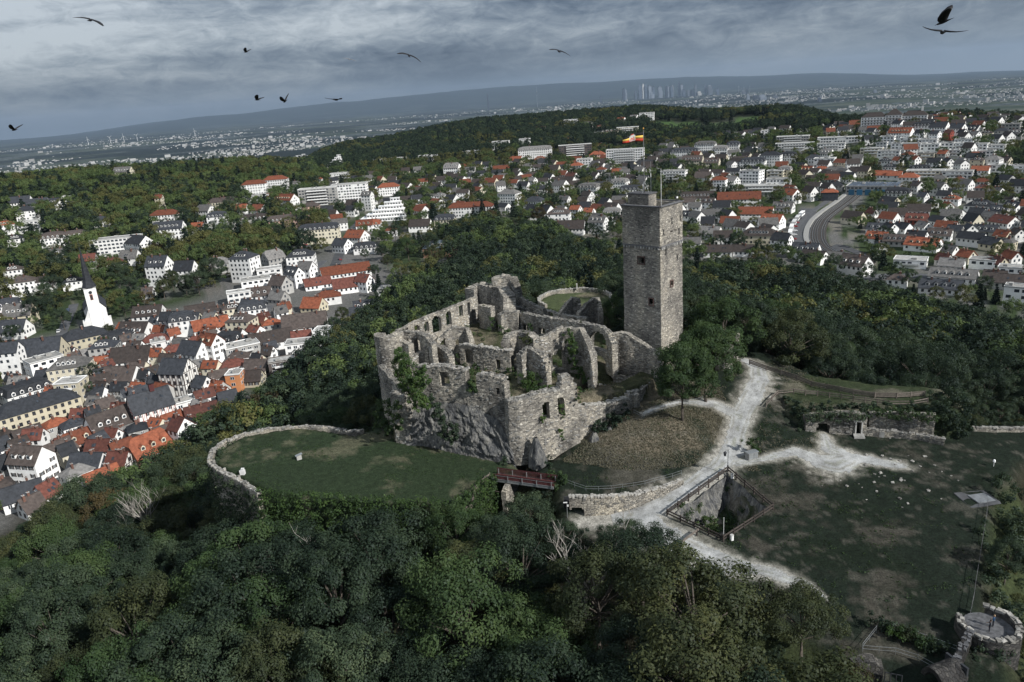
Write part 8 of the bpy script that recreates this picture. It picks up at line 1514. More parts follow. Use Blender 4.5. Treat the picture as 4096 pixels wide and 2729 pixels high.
def hall():
    x, y = SPEC['hall']; z = G1(x, y); a = math.degrees(-math.atan2(x, y)) - 8
    r = build_house(x, y, 40, 24, 7, 0, ('f', 'G', 'N'), a, 'big flat depot hall with grey panel roof and blue doors by the railway', 'depot_hall', 'depot', dorm=0); b0 = MB(); b0.box((0, 0, 0), (2.6, 4.4, .12), mat('roof_panel', (.10, .12, .15), .1, 1, .25)); pm = b0.build('roof_panel')
    for i in range(12):
        for j in range(4): ob('roof_panel', pm, r, ((i - 5.5) * 3.1, (j - 1.5) * 5.2, 7.6), (R_(8), 0, 0))
    blue = mat('blue_paint', (.04, .14, .24), .1); 
    for i in range(6): b = MB(); b.box((0, 0, 2.2), (4.4, .2, 4.6), blue); ob('door', b.build('door'), r, ((i - 2.5) * 6.2, -12.12, 0))
hall()
def station():
    x, y = SPEC['station']; a = math.degrees(-math.atan2(x, y)) - 4
    r = build_house(x, y, 24, 13, 7.5, 4.5, ('g', 'G', 'W'), a, 'white station building with gabled middle tower inside the railway curve', 'station_building', 'station', dorm=0)
    t = build_house(0, 0, 7, 6, 12, 2.5, ('g', 'R', 'W'), 90, None, 'middle_tower', 'x', z=0); t.parent = r; t.location = (1, -6.6, 0); t.rotation_euler = (0, 0, math.pi / 2); del t['category']
    for i in range(3): b = MB(); b.box((0, 0, 0), (1.2, .16, 2.2), M['iron']); ob('gate_door', b.build('gate_door'), r, (-1 + i * 2, -10.2, 3))
# ---- trees of the town and the ridge, kept clear of the houses
def house_clear(x, y, m):
    ok = np.ones(len(x), bool); 
    for a, b, r in HX: ok &= (x - a) ** 2 + (y - b) ** 2 > (r * .85 + m) ** 2
    return ok
def scatter_region(name, n, r0, r1, a0, a1, test, hs, kinds, sp):
    r = np.sqrt(RG.uniform(r0 * r0, r1 * r1, n)); a = np.radians(RG.uniform(a0, a1, n)); x = r * np.sin(a); y = r * np.cos(a)
    ok = test(x, y, r, np.degrees(a)); x, y, r = x[ok], y[ok], r[ok]
    # thin to a minimum spacing on a hashed grid
    key = {}; keep = []
    for i in range(len(x)):
        k = (int(x[i] / sp), int(y[i] / sp))
        if k in key: continue
        key[k] = 1; keep.append(i)
    x, y = x[keep], y[keep]; z = ground(x, y); k = RG.choice(len(kinds), len(x), p=kinds); nf = fbm(x / 120, y / 120, 77); k = np.where((nf > .16) & (k == 0), 2, k)
    s = RG.uniform(*hs, len(x)); gn_scatter(name, np.c_[x, y, z - .3], k, s)
fp_ = lambda x, y: poly_sd(x, y, FOREST) < -2
def view_clear(x, y, m, ds):
    """no tree right in front of a facade that the castle hill looks down on"""
    r = np.hypot(x, y); ok = np.ones(len(x), bool)
    for d in ds: ok &= house_clear(x * (1 + d / r), y * (1 + d / r), m)
    return ok
def t_town(x, y, r, a):
    dn = fbm(x / 60, y / 60, 81, 3); old = poly_sd(x, y, OLDTOWN)
    ok = fp_(x, y) & view_clear(x, y, 2.2, (0, 8)) & rail_clear(x, y)
    ok &= (dn > .06) | (RG.random(len(x)) < .2); ok &= (old < 0) | (RG.random(len(x)) < .035)
    return ok
scatter_region('garden_trees', 15000, 200, 640, -42, 42, t_town, (.30, .85), [.22, .40, .22, .03, .08, .05], 7.2)
def t_belt(x, y, r, a): return fp_(x, y) & view_clear(x, y, 2., (0, 11, 24)) & rail_clear(x, y) & (fbm(x / 80, y / 80, 86, 3) > -.7)
scatter_region('park_wood', 9000, 560, 1130, -42, -13.5, t_belt, (.85, 1.4), [.26, .38, .20, .02, .12, .02], 10.5)
def t_up(x, y, r, a):
    dn = fbm(x / 80, y / 80, 82, 3); ok = fp_(x, y) & view_clear(x, y, 1.5, (0, 10, 22)) & rail_clear(x, y)
    ok &= (a > -14); ok &= (dn > .0) | (RG.random(len(x)) < np.where(a < 7, .6, .4))
    for p in MEADOW: ok &= poly_sd(x, y, p) < -8
    return ok
scatter_region('hillside_trees', 24000, 640, 1080, -42, 42, t_up, (.42, 1.0), [.18, .40, .26, .03, .09, .04], 9.0)
def t_ridge(x, y, r, a):
    ok = house_clear(x, y, 8)
    for p in MEADOW: ok &= poly_sd(x, y, p) < -10
    return ok & ~((r < 1150) & (a > -8) & (a < 24) & (fbm(x / 90, y / 90, 83, 3) < -.02))
scatter_region('ridge_forest', 60000, 1060, 2050, -42, 42, t_ridge, (.8, 1.15), [.56, .05, .07, .01, .21, .10], 10.)
def t_plain(x, y, r, a): return fbm(x / 700, y / 700, 84, 4) > .10
scatter_region('plain_woods', 26000, 2100, 5200, -42, 42, t_plain, (.9, 1.3), [.5, .1, .2, .0, .15, .05], 20)
# ---- castle details ------------------------------------------------------------
def V3(p): return Vector((p[0], p[1], p[2] if len(p) > 2 else G1(p[0], p[1])))
nodes = [(x, y, -11.1) for x, y in BPAR]
me, info = wall_mesh('parapet', nodes, -31, 1.0, [], .15, M['oldwall'], cell=.4, flip=None, seed=120, disp=.06)
pw = ob('bastion_parapet_wall', me, label='curved pale stone parapet wall around the round lawn bastion', cat='wall')
stones_along(info, 1.0, M['coping'], pw, 'coping', True, 220, step=.7)
for u in (9, 14.5, 20, 25.5, 31):     # small loophole niches in the parapet
    px, py, dx, dy = (np.interp(u, info[0], a) for a in (info[1], info[2], info[4], info[5])); b = MB(); b.box((0, 0, 0), (.5, .3, .7), M['coping']); ob('loophole_stone', b.build('loophole_stone'), pw, (px - dx * .1, py - dy * .1, -11.0), math.atan2(dy, dx))
# round lawn parapet behind the ruin
rn = [(ROUND[0] + ROUND[2] * math.cos(t), ROUND[1] + ROUND[2] * math.sin(t), ROUND[3] + .95) for t in np.radians(np.arange(-20, 215, 7.5))]
me, info = wall_mesh('parapet', rn, -14, .8, [], .1, M['oldwall'], cell=.45, flip=1, seed=121)
rb = ob('round_parapet_wall', me, label='low round parapet wall enclosing the small lawn behind the ruin', cat='wall'); stones_along(info, .8, M['coping'], rb, 'coping', False, 0)
b = MB(); b.box((0, 0, .9), (.35, .35, 1.8), M['concrete']); ob('stone_cross', b.build('stone_cross'), loc=(20.3, 215.2, 1.0), label='slim pale pillar on the far rim of the small round lawn', cat='pillar')
# retaining wall along the gravel path
n = DT['ret_wall']; me, info = wall_mesh('retaining_wall', n, -15.2, .8, [(.0, 2.6, -15, -12.0, 1)], .12, M['oldwall'], seed=122)
rw = ob('retaining_wall', me, label='low curved retaining wall beside the gravel path below the mound', cat='wall'); stones_along(info, .8, M['coping'], rw, 'coping', False, 0); face_stones(info, .8, -14.2, [(0, 2.8, -15, -12, 1)], rw, 150, M['coping'])
b = MB(); p = V3(n[0]); b.box((p.x + 1.2, p.y + 2.6, -13.4), (4, .2, 4), M['iron']); ob('tunnel_back', b.build('tunnel_back'), rw)
# gate-like arch under the bridge and old bridge pier
me, info = wall_mesh('bridge_pier', [(-3.2, 124.6, -13.3), (-1.8, 127.2, -12.6), (-.6, 128.6, -12.5)], -20, 1.0, [], .5, M['oldwall'], seed=123); ob('bridge_pier', me, label='crumbling stone pier wall under the small red bridge', cat='wall')
M['facing2'] = mat('casemate_facing', (.17, .165, .155), .5, 1.7, .9, .4, .3)
x_, y_, z_ = DT['stump']; rn = [(x_ + 2.6 * math.cos(t), y_ + 2.6 * math.sin(t), z_) for t in np.radians(np.arange(0, 361, 15))]; rn[-1] = rn[0]
me, info = wall_mesh('turret_stump', rn, -9, 1.1, [], .25, M['rubble'], seed=137); ob('turret_stump', me, label='round stone turret stump behind the two leafy trees right of the keep', cat='turret')
# casemate: three walls
ops = []
ca = DT['case_a']; La = [0]
for a, c in zip(ca[:-1], ca[1:]): La.append(La[-1] + math.hypot(c[0] - a[0], c[1] - a[1]))
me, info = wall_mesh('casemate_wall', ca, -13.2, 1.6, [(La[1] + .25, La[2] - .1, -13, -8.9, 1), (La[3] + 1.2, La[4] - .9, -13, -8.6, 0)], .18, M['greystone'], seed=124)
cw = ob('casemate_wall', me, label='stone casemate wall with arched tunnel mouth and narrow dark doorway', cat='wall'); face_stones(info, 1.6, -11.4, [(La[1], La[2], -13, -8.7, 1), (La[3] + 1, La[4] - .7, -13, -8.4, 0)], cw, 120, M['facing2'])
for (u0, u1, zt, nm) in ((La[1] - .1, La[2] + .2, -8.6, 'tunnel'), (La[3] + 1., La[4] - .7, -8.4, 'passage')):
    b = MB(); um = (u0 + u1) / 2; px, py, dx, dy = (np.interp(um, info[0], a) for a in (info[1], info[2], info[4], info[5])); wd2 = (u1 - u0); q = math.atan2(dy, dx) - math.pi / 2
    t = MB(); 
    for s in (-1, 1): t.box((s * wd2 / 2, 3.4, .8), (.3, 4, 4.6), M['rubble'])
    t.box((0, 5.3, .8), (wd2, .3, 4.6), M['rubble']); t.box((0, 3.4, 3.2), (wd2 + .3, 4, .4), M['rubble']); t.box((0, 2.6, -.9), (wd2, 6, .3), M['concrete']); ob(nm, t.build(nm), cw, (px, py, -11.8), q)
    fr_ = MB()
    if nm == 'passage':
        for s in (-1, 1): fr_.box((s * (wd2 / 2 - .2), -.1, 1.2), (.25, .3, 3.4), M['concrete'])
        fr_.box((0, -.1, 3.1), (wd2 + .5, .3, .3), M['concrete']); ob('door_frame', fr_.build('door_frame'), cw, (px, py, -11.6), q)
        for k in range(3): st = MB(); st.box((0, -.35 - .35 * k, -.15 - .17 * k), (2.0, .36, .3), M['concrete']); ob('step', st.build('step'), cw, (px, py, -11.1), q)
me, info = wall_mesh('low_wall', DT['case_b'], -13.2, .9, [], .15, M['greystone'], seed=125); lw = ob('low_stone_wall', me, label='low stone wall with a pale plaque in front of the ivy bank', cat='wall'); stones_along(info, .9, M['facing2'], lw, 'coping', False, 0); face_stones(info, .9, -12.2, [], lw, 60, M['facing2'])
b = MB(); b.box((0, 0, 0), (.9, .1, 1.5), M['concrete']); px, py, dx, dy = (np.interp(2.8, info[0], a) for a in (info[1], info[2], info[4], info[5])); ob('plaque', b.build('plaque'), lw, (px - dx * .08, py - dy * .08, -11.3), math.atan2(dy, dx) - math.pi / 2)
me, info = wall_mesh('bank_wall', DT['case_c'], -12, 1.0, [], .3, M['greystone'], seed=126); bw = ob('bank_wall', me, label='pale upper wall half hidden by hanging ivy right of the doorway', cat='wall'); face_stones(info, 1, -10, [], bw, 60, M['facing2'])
me, info = wall_mesh('edge_wall', [(a, c_, d + .9) for a, c_, d in DT['edge_wall']], -15, .6, [], .1, M['oldwall'], seed=127); ew = ob('edge_wall', me, label='low straight stone wall along the far right edge of the lawn', cat='wall'); stones_along(info, .6, M['coping'], ew, 'coping', False, 0)
# ---- fences -----------------------------------------------------------------------
def rail_fence(name, pts, label, hs=(.45, .95), post_h=1.25, step=2.6, mat_='wood', rail=(.16, .07), post=.16, cat='fence', tube=None, zoff=0):
    root = ob(name, None, loc=V3(pts[0]), label=label, cat=cat); o = V3(pts[0]); P = []
    for a, c in zip(pts[:-1], pts[1:]):
        a, c = V3(a), V3(c); k = max(1, round((c - a).length / step)); P += [a.lerp(c, i / k) for i in range(k)]
    P.append(V3(pts[-1]))
    for i, p in enumerate(P):
        if name != 'pit_fence': p.z = G1(p.x, p.y)
        b = MB()
        if tube: b.tube([(0, 0, -.6), (0, 0, post_h)], tube, M[mat_], 5)
        else: b.box((0, 0, post_h / 2 - .3), (post, post, post_h + .6), M[mat_], rz=rnd.random(), jit=.01)
        ob('post', b.build('post'), root, p - o)
    for p, q in zip(P[:-1], P[1:]):
        for h in hs:
            b = MB(); j = Vector((0, 0, rnd.uniform(-.03, .03)))
            if tube: b.tube([p - o + Vector((0, 0, h)), q - o + Vector((0, 0, h))], tube * .8, M[mat_], 5)
            else: b.beam(p - o + Vector((0, 0, h)) + j, q - o + Vector((0, 0, h)) - j, rail[1], rail[0], M[mat_])
            ob('rail', b.build('rail'), root)
    return root
rail_fence('wooden_fence', DT['upper_fence'], 'long two-rail wooden fence curving along the wood above the terrace', (.4, .75, 1.1), 1.3, 2.8, 'wood', (.26, .08))
rail_fence('wooden_fence', DT['terrace_fence'], 'wooden fence along the terrace edge above the ivy-covered casemate', (.5, 1.0), 1.2, 2.8, 'wood', (.2, .08))
pc = DT['pit']; rail_fence('pit_fence', [pc[0], pc[1], pc[2], pc[3], pc[0]], 'four-sided dark wooden fence around the sunken pit', (.45, 1.0), 1.3, 2.9, 'darkwood', (.24, .1), .2)
rail_fence('wooden_fence', DT['lawn_fence'], 'short wooden fence leading up to the red bridge from the bastion lawn', (.35, .9), 1.2, 2.0, 'wood', (.28, .09))
rail_fence('handrail', DT['wall_rail'], 'thin metal handrail on top of the curved retaining wall', (.5, 1.0), 1.05, 2.2, 'steel', tube=.03, cat='railing')
rail_fence('handrail', DT['ramp_rail'], 'thin metal handrail beside the footway up to the two leafy trees', (.5, 1.0), 1.05, 2., 'steel', tube=.03, cat='railing')
rail_fence('handrail', [(a, c) for a, c, _ in DT['right_fence']], 'thin metal fence along the right edge of the big lawn', (.5, 1.05), 1.15, 2.5, 'cap', tube=.03, cat='railing')
rail_fence('handrail', DT['thin_rail'], 'short bent metal rail at the near end of the shrub bed', (.6, 1.05), 1.1, 2.2, 'steel', tube=.03, cat='railing')
rail_fence('handrail', DT['thin_rail2'], 'curved metal rail on the near side of the shrub bed by the turret', (.5, 1.0), 1.1, 2.2, 'steel', tube=.025, cat='railing')
rail_fence('handrail', DT['thin_rail3'], 'straight metal rail on the lawn side of the shrub bed by the turret', (.5, 1.0), 1.1, 2.2, 'steel', tube=.025, cat='railing')
# ---- the pit's rock sides -----------------------------------------------------------
pcn = sum((Vector(p) for p in pc), Vector()) / 4
def pit_side(i, sd):
    a, c = Vector(pc[i]), Vector(pc[(i + 1) % 4]); n, m = 34, 14; V = []; inn = (pcn - (a + c) / 2).normalized()
    for u in np.linspace(.02, .98, n):
        for v in np.linspace(0, 1, m):
            p = a.lerp(c, u); k = .7 + 1.6 * v + .5 * float(fbm(np.array([u * 7.]), np.array([v * 3.]), sd, 4)[0]); q = p + inn * k; V.append((q.x, q.y, p.z + .1 - 5.2 * v - .4 * abs(float(fbm(np.array([u * 9.]), np.array([v * 6.]), sd + 3, 3)[0]))))
    i_ = np.arange(n - 1)[:, None] * m; j = np.arange(m - 1)[None, :]; F = np.stack([i_ + j, i_ + j + 1, i_ + m + j + 1, i_ + m + j], -1).reshape(-1, 4)
    ob('pit_rock', mesh_np('pit_rock', np.array(V), F, M['rock']), kind='structure')
pit_side(0, 141); pit_side(1, 142)
_q = [pcn + (Vector(pc[i]) - pcn) * rnd.uniform(.15, .82) + (Vector(pc[(i + 1) % 4]) - Vector(pc[i])) * rnd.uniform(0, .9) * .5 for i in range(4) for _ in range(16)]
_q = [q for q in _q if float(poly_sd(np.array([q.x]), np.array([q.y]), PIT)[0]) > 1.0]
PITW = [(q.x, q.y, G1(q.x, q.y) + .35) for q in _q]
# ---- bridge -----------------------------------------------------------------------
def bridge():
    a, c = Vector(DT['bridge_near'][0]), Vector(DT['bridge_near'][1]); d = (c - a); L = d.length; d.normalize(); n = Vector((-d.y, d.x, 0)).normalized(); W_ = 2.3
    root = ob('footbridge', None, loc=a, label='small footbridge with red-brown slatted railings and grey steel posts', cat='bridge'); ang = math.atan2(d.y, d.x)
    k = int(L / .3); db = MB(); db.box((0, 0, 0), (.26, W_, .07), M['redwood'], jit=.006); dm = db.build('deck_plank')
    for i in range(k): ob('deck_plank', dm, root, d * ((i + .5) * L / k) + n * W_ / 2 + Vector((0, 0, .02)), ang)
    for s in (0, W_): b = MB(); b.beam(n * s, d * L + n * s, .2, .42, M['steel']); ob('girder', b.build('girder'), root, (0, 0, -.2))
    sb = MB(); sb.box((0, 0, .62), (.15, .035, .95), M['redwood']); sm = sb.build('slat'); k = int(L / .215)
    for s in (-.06, W_ + .06):
        for i in range(k): ob('slat', sm, root, d * ((i + .5) * L / k) + n * s, ang)
        for h, w_, mm in ((1.14, .14, 'redwood'), (.95, .07, 'steel'), (.16, .07, 'steel')): b = MB(); sg = -.06 if s < 0 else .06; b.beam(n * (s + sg) + Vector((0, 0, h)), d * L + n * (s + sg) + Vector((0, 0, h)), .1, w_, M[mm]); ob('handrail', b.build('handrail'), root)
        for i in range(5): b = MB(); b.box((0, 0, .5), (.12, .12, 1.2), M['steel']); ob('post', b.build('post'), root, d * (.35 + i * (L - .7) / 4) + n * (s + (-.14 if s < 0 else -.16)), ang)
bridge()
# ---- small objects on the lawns and paths ----------------------------------------------
def thing(name, p, label, cat, rz=0): return ob(name, None, loc=p, rot=rz, label=label, cat=cat)
p = DT['lantern']; t = thing('street_lamp', (p[0], p[1], G1(p[0], p[1])), 'old-style black lantern on a tall pole at the far corner of the pit fence', 'street lamp'); b = MB(); b.tube([(0, 0, -.4), (0, 0, .5), (0, 0, 5.2)], [.1, .07, .05], M['iron'], 6); ob('pole', b.build('pole'), t)
b = MB(); b.beam((0, 0, 4.9), (-.55, 0, 4.9), .05, .05, M['iron']); ob('arm', b.build('arm'), t); b = MB(); b.tube([(-.55, 0, 3.9), (-.55, 0, 4.0), (-.55, 0, 4.55), (-.55, 0, 4.6), (-.55, 0, 4.85)], [.14, .2, .32, .36, .05], M['iron'], 6); ob('lantern', b.build('lantern'), t)
p = DT['pathlamp']; t = thing('street_lamp', p, 'modern grey lamp post with short arm beside the dark archway', 'street lamp'); b = MB(); b.tube([(0, 0, -.3), (0, 0, 2.9)], [.07, .05], M['steel'], 6); ob('pole', b.build('pole'), t); b = MB(); b.box((-.25, 0, 2.95), (.7, .22, .1), M['white']); ob('lamp_head', b.build('lamp_head'), t); b = MB(); b.box((.15, 0, 2.3), (.3, .2, .3), M['white']); ob('sign', b.build('sign'), t)
def cyl(name, p, r, h, m, label, cat):
    t = thing(name, (p[0], p[1], G1(p[0], p[1])), label, cat); b = MB(); b.tube([(0, 0, -.2), (0, 0, h * .9)], r, M[m], 12); ob('body', b.build('body', False), t); b = MB(); b.tube([(0, 0, h * .9), (0, 0, h)], [r * 1.12, r * .9], M['concrete'], 12); ob('lid', b.build('lid'), t)
cyl('litter_bin', (DT['bollards'][0] + .3, DT['bollards'][1] - .2), .28, .95, 'white', 'white cylindrical bin by the lantern at the pit fence', 'bin'); cyl('litter_bin', (DT['bollard2'][0] + .5, DT['bollard2'][1] - .3), .3, .95, 'white', 'white cylindrical bin at the near corner of the pit fence', 'bin')
p = DT['pole']; t = thing('marker_pole', (p[0], p[1], p[2]), 'thin pale pole standing at the near corner of the pit fence', 'pole'); b = MB(); b.tube([(0, 0, -.5), (0, 0, 3.6)], .045, M['white'], 5); ob('rod', b.build('rod'), t)
p = DT['cabinet']; t = thing('utility_cabinet', (p[0], p[1], G1(p[0], p[1])), 'grey utility cabinet beside the yellow-green bush at the path fork', 'cabinet', .35); b = MB(); b.box((0, 0, .65), (2.1, 1.1, 1.3), M['concrete']); ob('body', b.build('body'), t); b = MB(); b.box((0, 0, 1.36), (2.3, 1.3, .12), M['steel']); ob('lid', b.build('lid'), t)
for s in (-.5, .5): b = MB(); b.box((s, -.56, .65), (.95, .04, 1.1), M['steel']); ob('door', b.build('door'), t)
shrub('bush', [(p[0] + .6, p[1] + 1.4, G1(p[0], p[1]) + 1.9), (p[0] + 1.2, p[1] + 1.2, G1(p[0], p[1]) + 1.6), (p[0] + .2, p[1] + 1.6, G1(p[0], p[1]) + 2.4)], .9, 240, .16, 'ivy', 'yellow-green bush behind the grey utility cabinet', 'bush')
a, c = V3(DT['barrier0']), V3(DT['barrier1']); t = thing('barrier', c, 'dark wooden barrier bar beside the gravel path near the pit', 'barrier'); b = MB(); b.beam((0, 0, .95), (a - c) + Vector((0, 0, .95)), .22, .28, M['wood']); ob('bar', b.build('bar'), t)
for k in (.08, .95): b = MB(); q = (a - c) * k; b.box((q.x, q.y, .35), (.26, .26, 1.4), M['darkwood']); ob('post', b.build('post'), t)
p = DT['board']; t = thing('information_board', (p[0], p[1], G1(p[0], p[1])), 'small grey sloping information desk in the middle of the bastion lawn', 'information board', .5); b = MB(); b.box((0, 0, .45), (1.0, .5, 1.0), M['concrete']); ob('stand', b.build('stand'), t); b = MB(); b.beam((-.7, 0, .95), (.7, 0, 1.2), .8, .08, M['steel']); ob('panel', b.build('panel'), t)
p = DT['block']; t = thing('stone_stub', (p[0], p[1], G1(p[0], p[1]) - .1), 'white carved stone stub inside the bend of the parapet wall', 'stone'); b = MB(); b.box((0, 0, .5), (.9, .7, 1.1), M['white'], jit=.08); b.box((.1, 0, 1.15), (.6, .5, .5), M['white'], jit=.08); ob('stone', b.build('stone'), t)
M['slabgrey'] = mat('dull_concrete', (.15, .16, .17), .3, 1.2, .9, .2); p = DT['slab']; t = thing('concrete_slab', (p[0], p[1], G1(p[0], p[1]) + .05), 'pale square concrete slab at the right edge of the lawn', 'slab'); b = MB(); b.box((0, 0, 0), (3.0, 2.6, .22), M['slabgrey'], rz=.1, jit=.06); ob('slab', b.build('slab'), t); b = MB(); b.box((-.8, 0, -.08), (5.2, 4.2, .16), M['asphalt'], rz=.1, jit=.3); ob('apron', b.build('apron'), t)
p = DT['smalllamp']; t = thing('path_lamp', (p[0], p[1], G1(p[0], p[1])), 'small white path lamp on the right part of the lawn', 'lamp'); b = MB(); b.tube([(0, 0, -.2), (0, 0, .9)], .06, M['white'], 6); ob('stem', b.build('stem'), t); b = MB(); b.tube([(0, 0, .9), (0, 0, 1.25), (0, 0, 1.4)], [.22, .2, .05], M['white'], 8); ob('head', b.build('head'), t)
p = DT['bench'][0]; t = thing('park_bench', (p[0], p[1], G1(p[0], p[1])), 'dark slatted bench in front of the low wall at the far right', 'bench', -.1)
for i in range(3): b = MB(); b.box((0, -.25 + i * .2, .45), (2.4, .16, .06), M['darkwood']); ob('seat_slat', b.build('seat_slat'), t)
for i in range(2): b = MB(); b.box((0, .3, .65 + i * .2), (2.4, .06, .15), M['darkwood']); ob('back_slat', b.build('back_slat'), t)
for s in (-1, 1): b = MB(); b.box((s, 0, .2), (.1, .6, .5), M['concrete']); ob('leg', b.build('leg'), t)
for k in range(46):       # pale loose stones on the lawn
    x, y = rnd.gauss(67, 6), rnd.gauss(119, 5.5); s = rnd.uniform(.12, .42); b = MB(); b.box((0, 0, 0), (1.4 * s, s, .6 * s), M['coping'], jit=.2 * s); ob('stone', b.build('stone'), None, (x, y, G1(x, y) + .05), rnd.uniform(0, 3), label='pale loose stone lying on the right lawn below the ivy bank', cat='stone', group='loose stones on the right lawn')
M['shadecap'] = mat('shaded_corner_coping', (.075, .076, .08), .5, 1.5, .9, .4, .3)  # turret floor and coping: the corner shade is painted in here too
# ---- turret, vault and people at the bottom right ------------------------------------------
tx, ty_, tz = DT['turret']; rn = [(tx + 3.0 * math.cos(t), ty_ + 3.0 * math.sin(t), tz + .8) for t in np.radians(np.arange(-215, 75, 10))]
me, info = wall_mesh('turret', rn, -26, .75, [], .35, M['shadestone'], cell=.4, flip=-1, seed=131); tu = ob('lookout_turret', me, label='round lookout turret with low rim at the bottom right corner, two people on it', cat='turret'); stones_along(info, .65, M['shadecap'], tu, 'coping', True, 80)
b = MB(); b.tube([(tx, ty_, -25), (tx, ty_, tz - .03)], 2.95, M['shadecap'], 28); ob('floor', b.build('floor'), tu)
me, info = wall_mesh('wall', [(a, c, -11.7) for a, c, _ in DT['turret_wall'][1:]], -24, .8, [], .2, M['shadestone'], seed=132, flip=1); o = ob('edge_wall', me, label='thick stone wall running from the round turret to the stone vault', cat='wall'); stones_along(info, .8, M['shadecap'], o, 'coping', False, 0)
a, c = Vector(DT['vault'][0]), Vector(DT['vault'][1]); d = (c - a).normalized(); n_ = Vector((-d.y, d.x, 0)); t = thing('stone_vault', a, 'round-topped stone vault with dark mouth at the bottom right edge', 'vault')
V = []; K = 18
for r_, m in ((1.55, 0), (1.0, 1)):
    for u in (-.4, .6, 1.6, 2.6, 3.6):
        for i in range(K + 1): q = math.pi * i / K; V.append(d * u + n_ * (r_ * math.cos(q) * -1) + Vector((0, 0, .1 + r_ * 1.15 * math.sin(q) + rnd.uniform(-.04, .04))))
F = []; UV = []
for m in range(2):
    for j in range(4):
        for i in range(K): a_ = m * 5 * (K + 1) + j * (K + 1) + i; f = [a_, a_ + 1, a_ + K + 2, a_ + K + 1]; F.append(f if m else f[::-1])
for i in range(K): F.append([i, i + 1, 5 * (K + 1) + i + 1, 5 * (K + 1) + i])
V = np.array(V); uvv = np.c_[np.arange(len(V)) % (K + 1) * .28, (np.arange(len(V)) // (K + 1)) * 1.0]; F = np.array(F)
ob('vault', mesh_np('vault', V, F, M['shadestone'], uv=uvv[F.ravel()]), t); b = MB(); b.box(d * 3.4 + Vector((0, 0, .6)), (.3, 3, 2.4), M['iron'], rz=math.atan2(d.y, d.x)); ob('back_wall', b.build('back_wall'), t)
p = DT['stone_block']; me, _ = wall_mesh('stone_block', [(p[0] - 1.7, p[1] - .2, -11.3), (p[0] + .2, p[1] + .3, -11.1), (p[0] + 1.5, p[1] - .1, -12)], -16, 1.6, [], .4, M['shadestone'], seed=133); ob('wall_block', me, label='weathered pale wall block cut by the bottom edge of the picture', cat='wall fragment')
a, c = V3(DT['iron_gate'][0]), V3(DT['iron_gate'][1]); t = thing('iron_gate', a, 'dark iron gate beside the pale wall block at the bottom', 'gate')
for k in range(4): b = MB(); q = (c - a) * (k / 3); b.box((q.x, q.y, .7), (.1, .1, 1.6), M['iron']); ob('bar', b.build('bar'), t)
for h in (.2, 1.45): b = MB(); b.beam(Vector((0, 0, h)), (c - a) + Vector((0, 0, h)), .08, .1, M['iron']); ob('rail', b.build('rail'), t)
SKIN = mat('skin', (.42, .24, .17), .05, 3, .6, 0, 0); HAIR = mat('hair', (.05, .032, .02), .2, 5); NAVY = mat('dark_jacket', (.018, .02, .026), .2, 4); BLUEC = mat('blue_jacket', (.025, .075, .16), .2, 4); JEANS = mat('dark_trousers', (.02, .022, .03), .2, 4); SHOE = mat('shoes', (.10, .10, .11), .1)
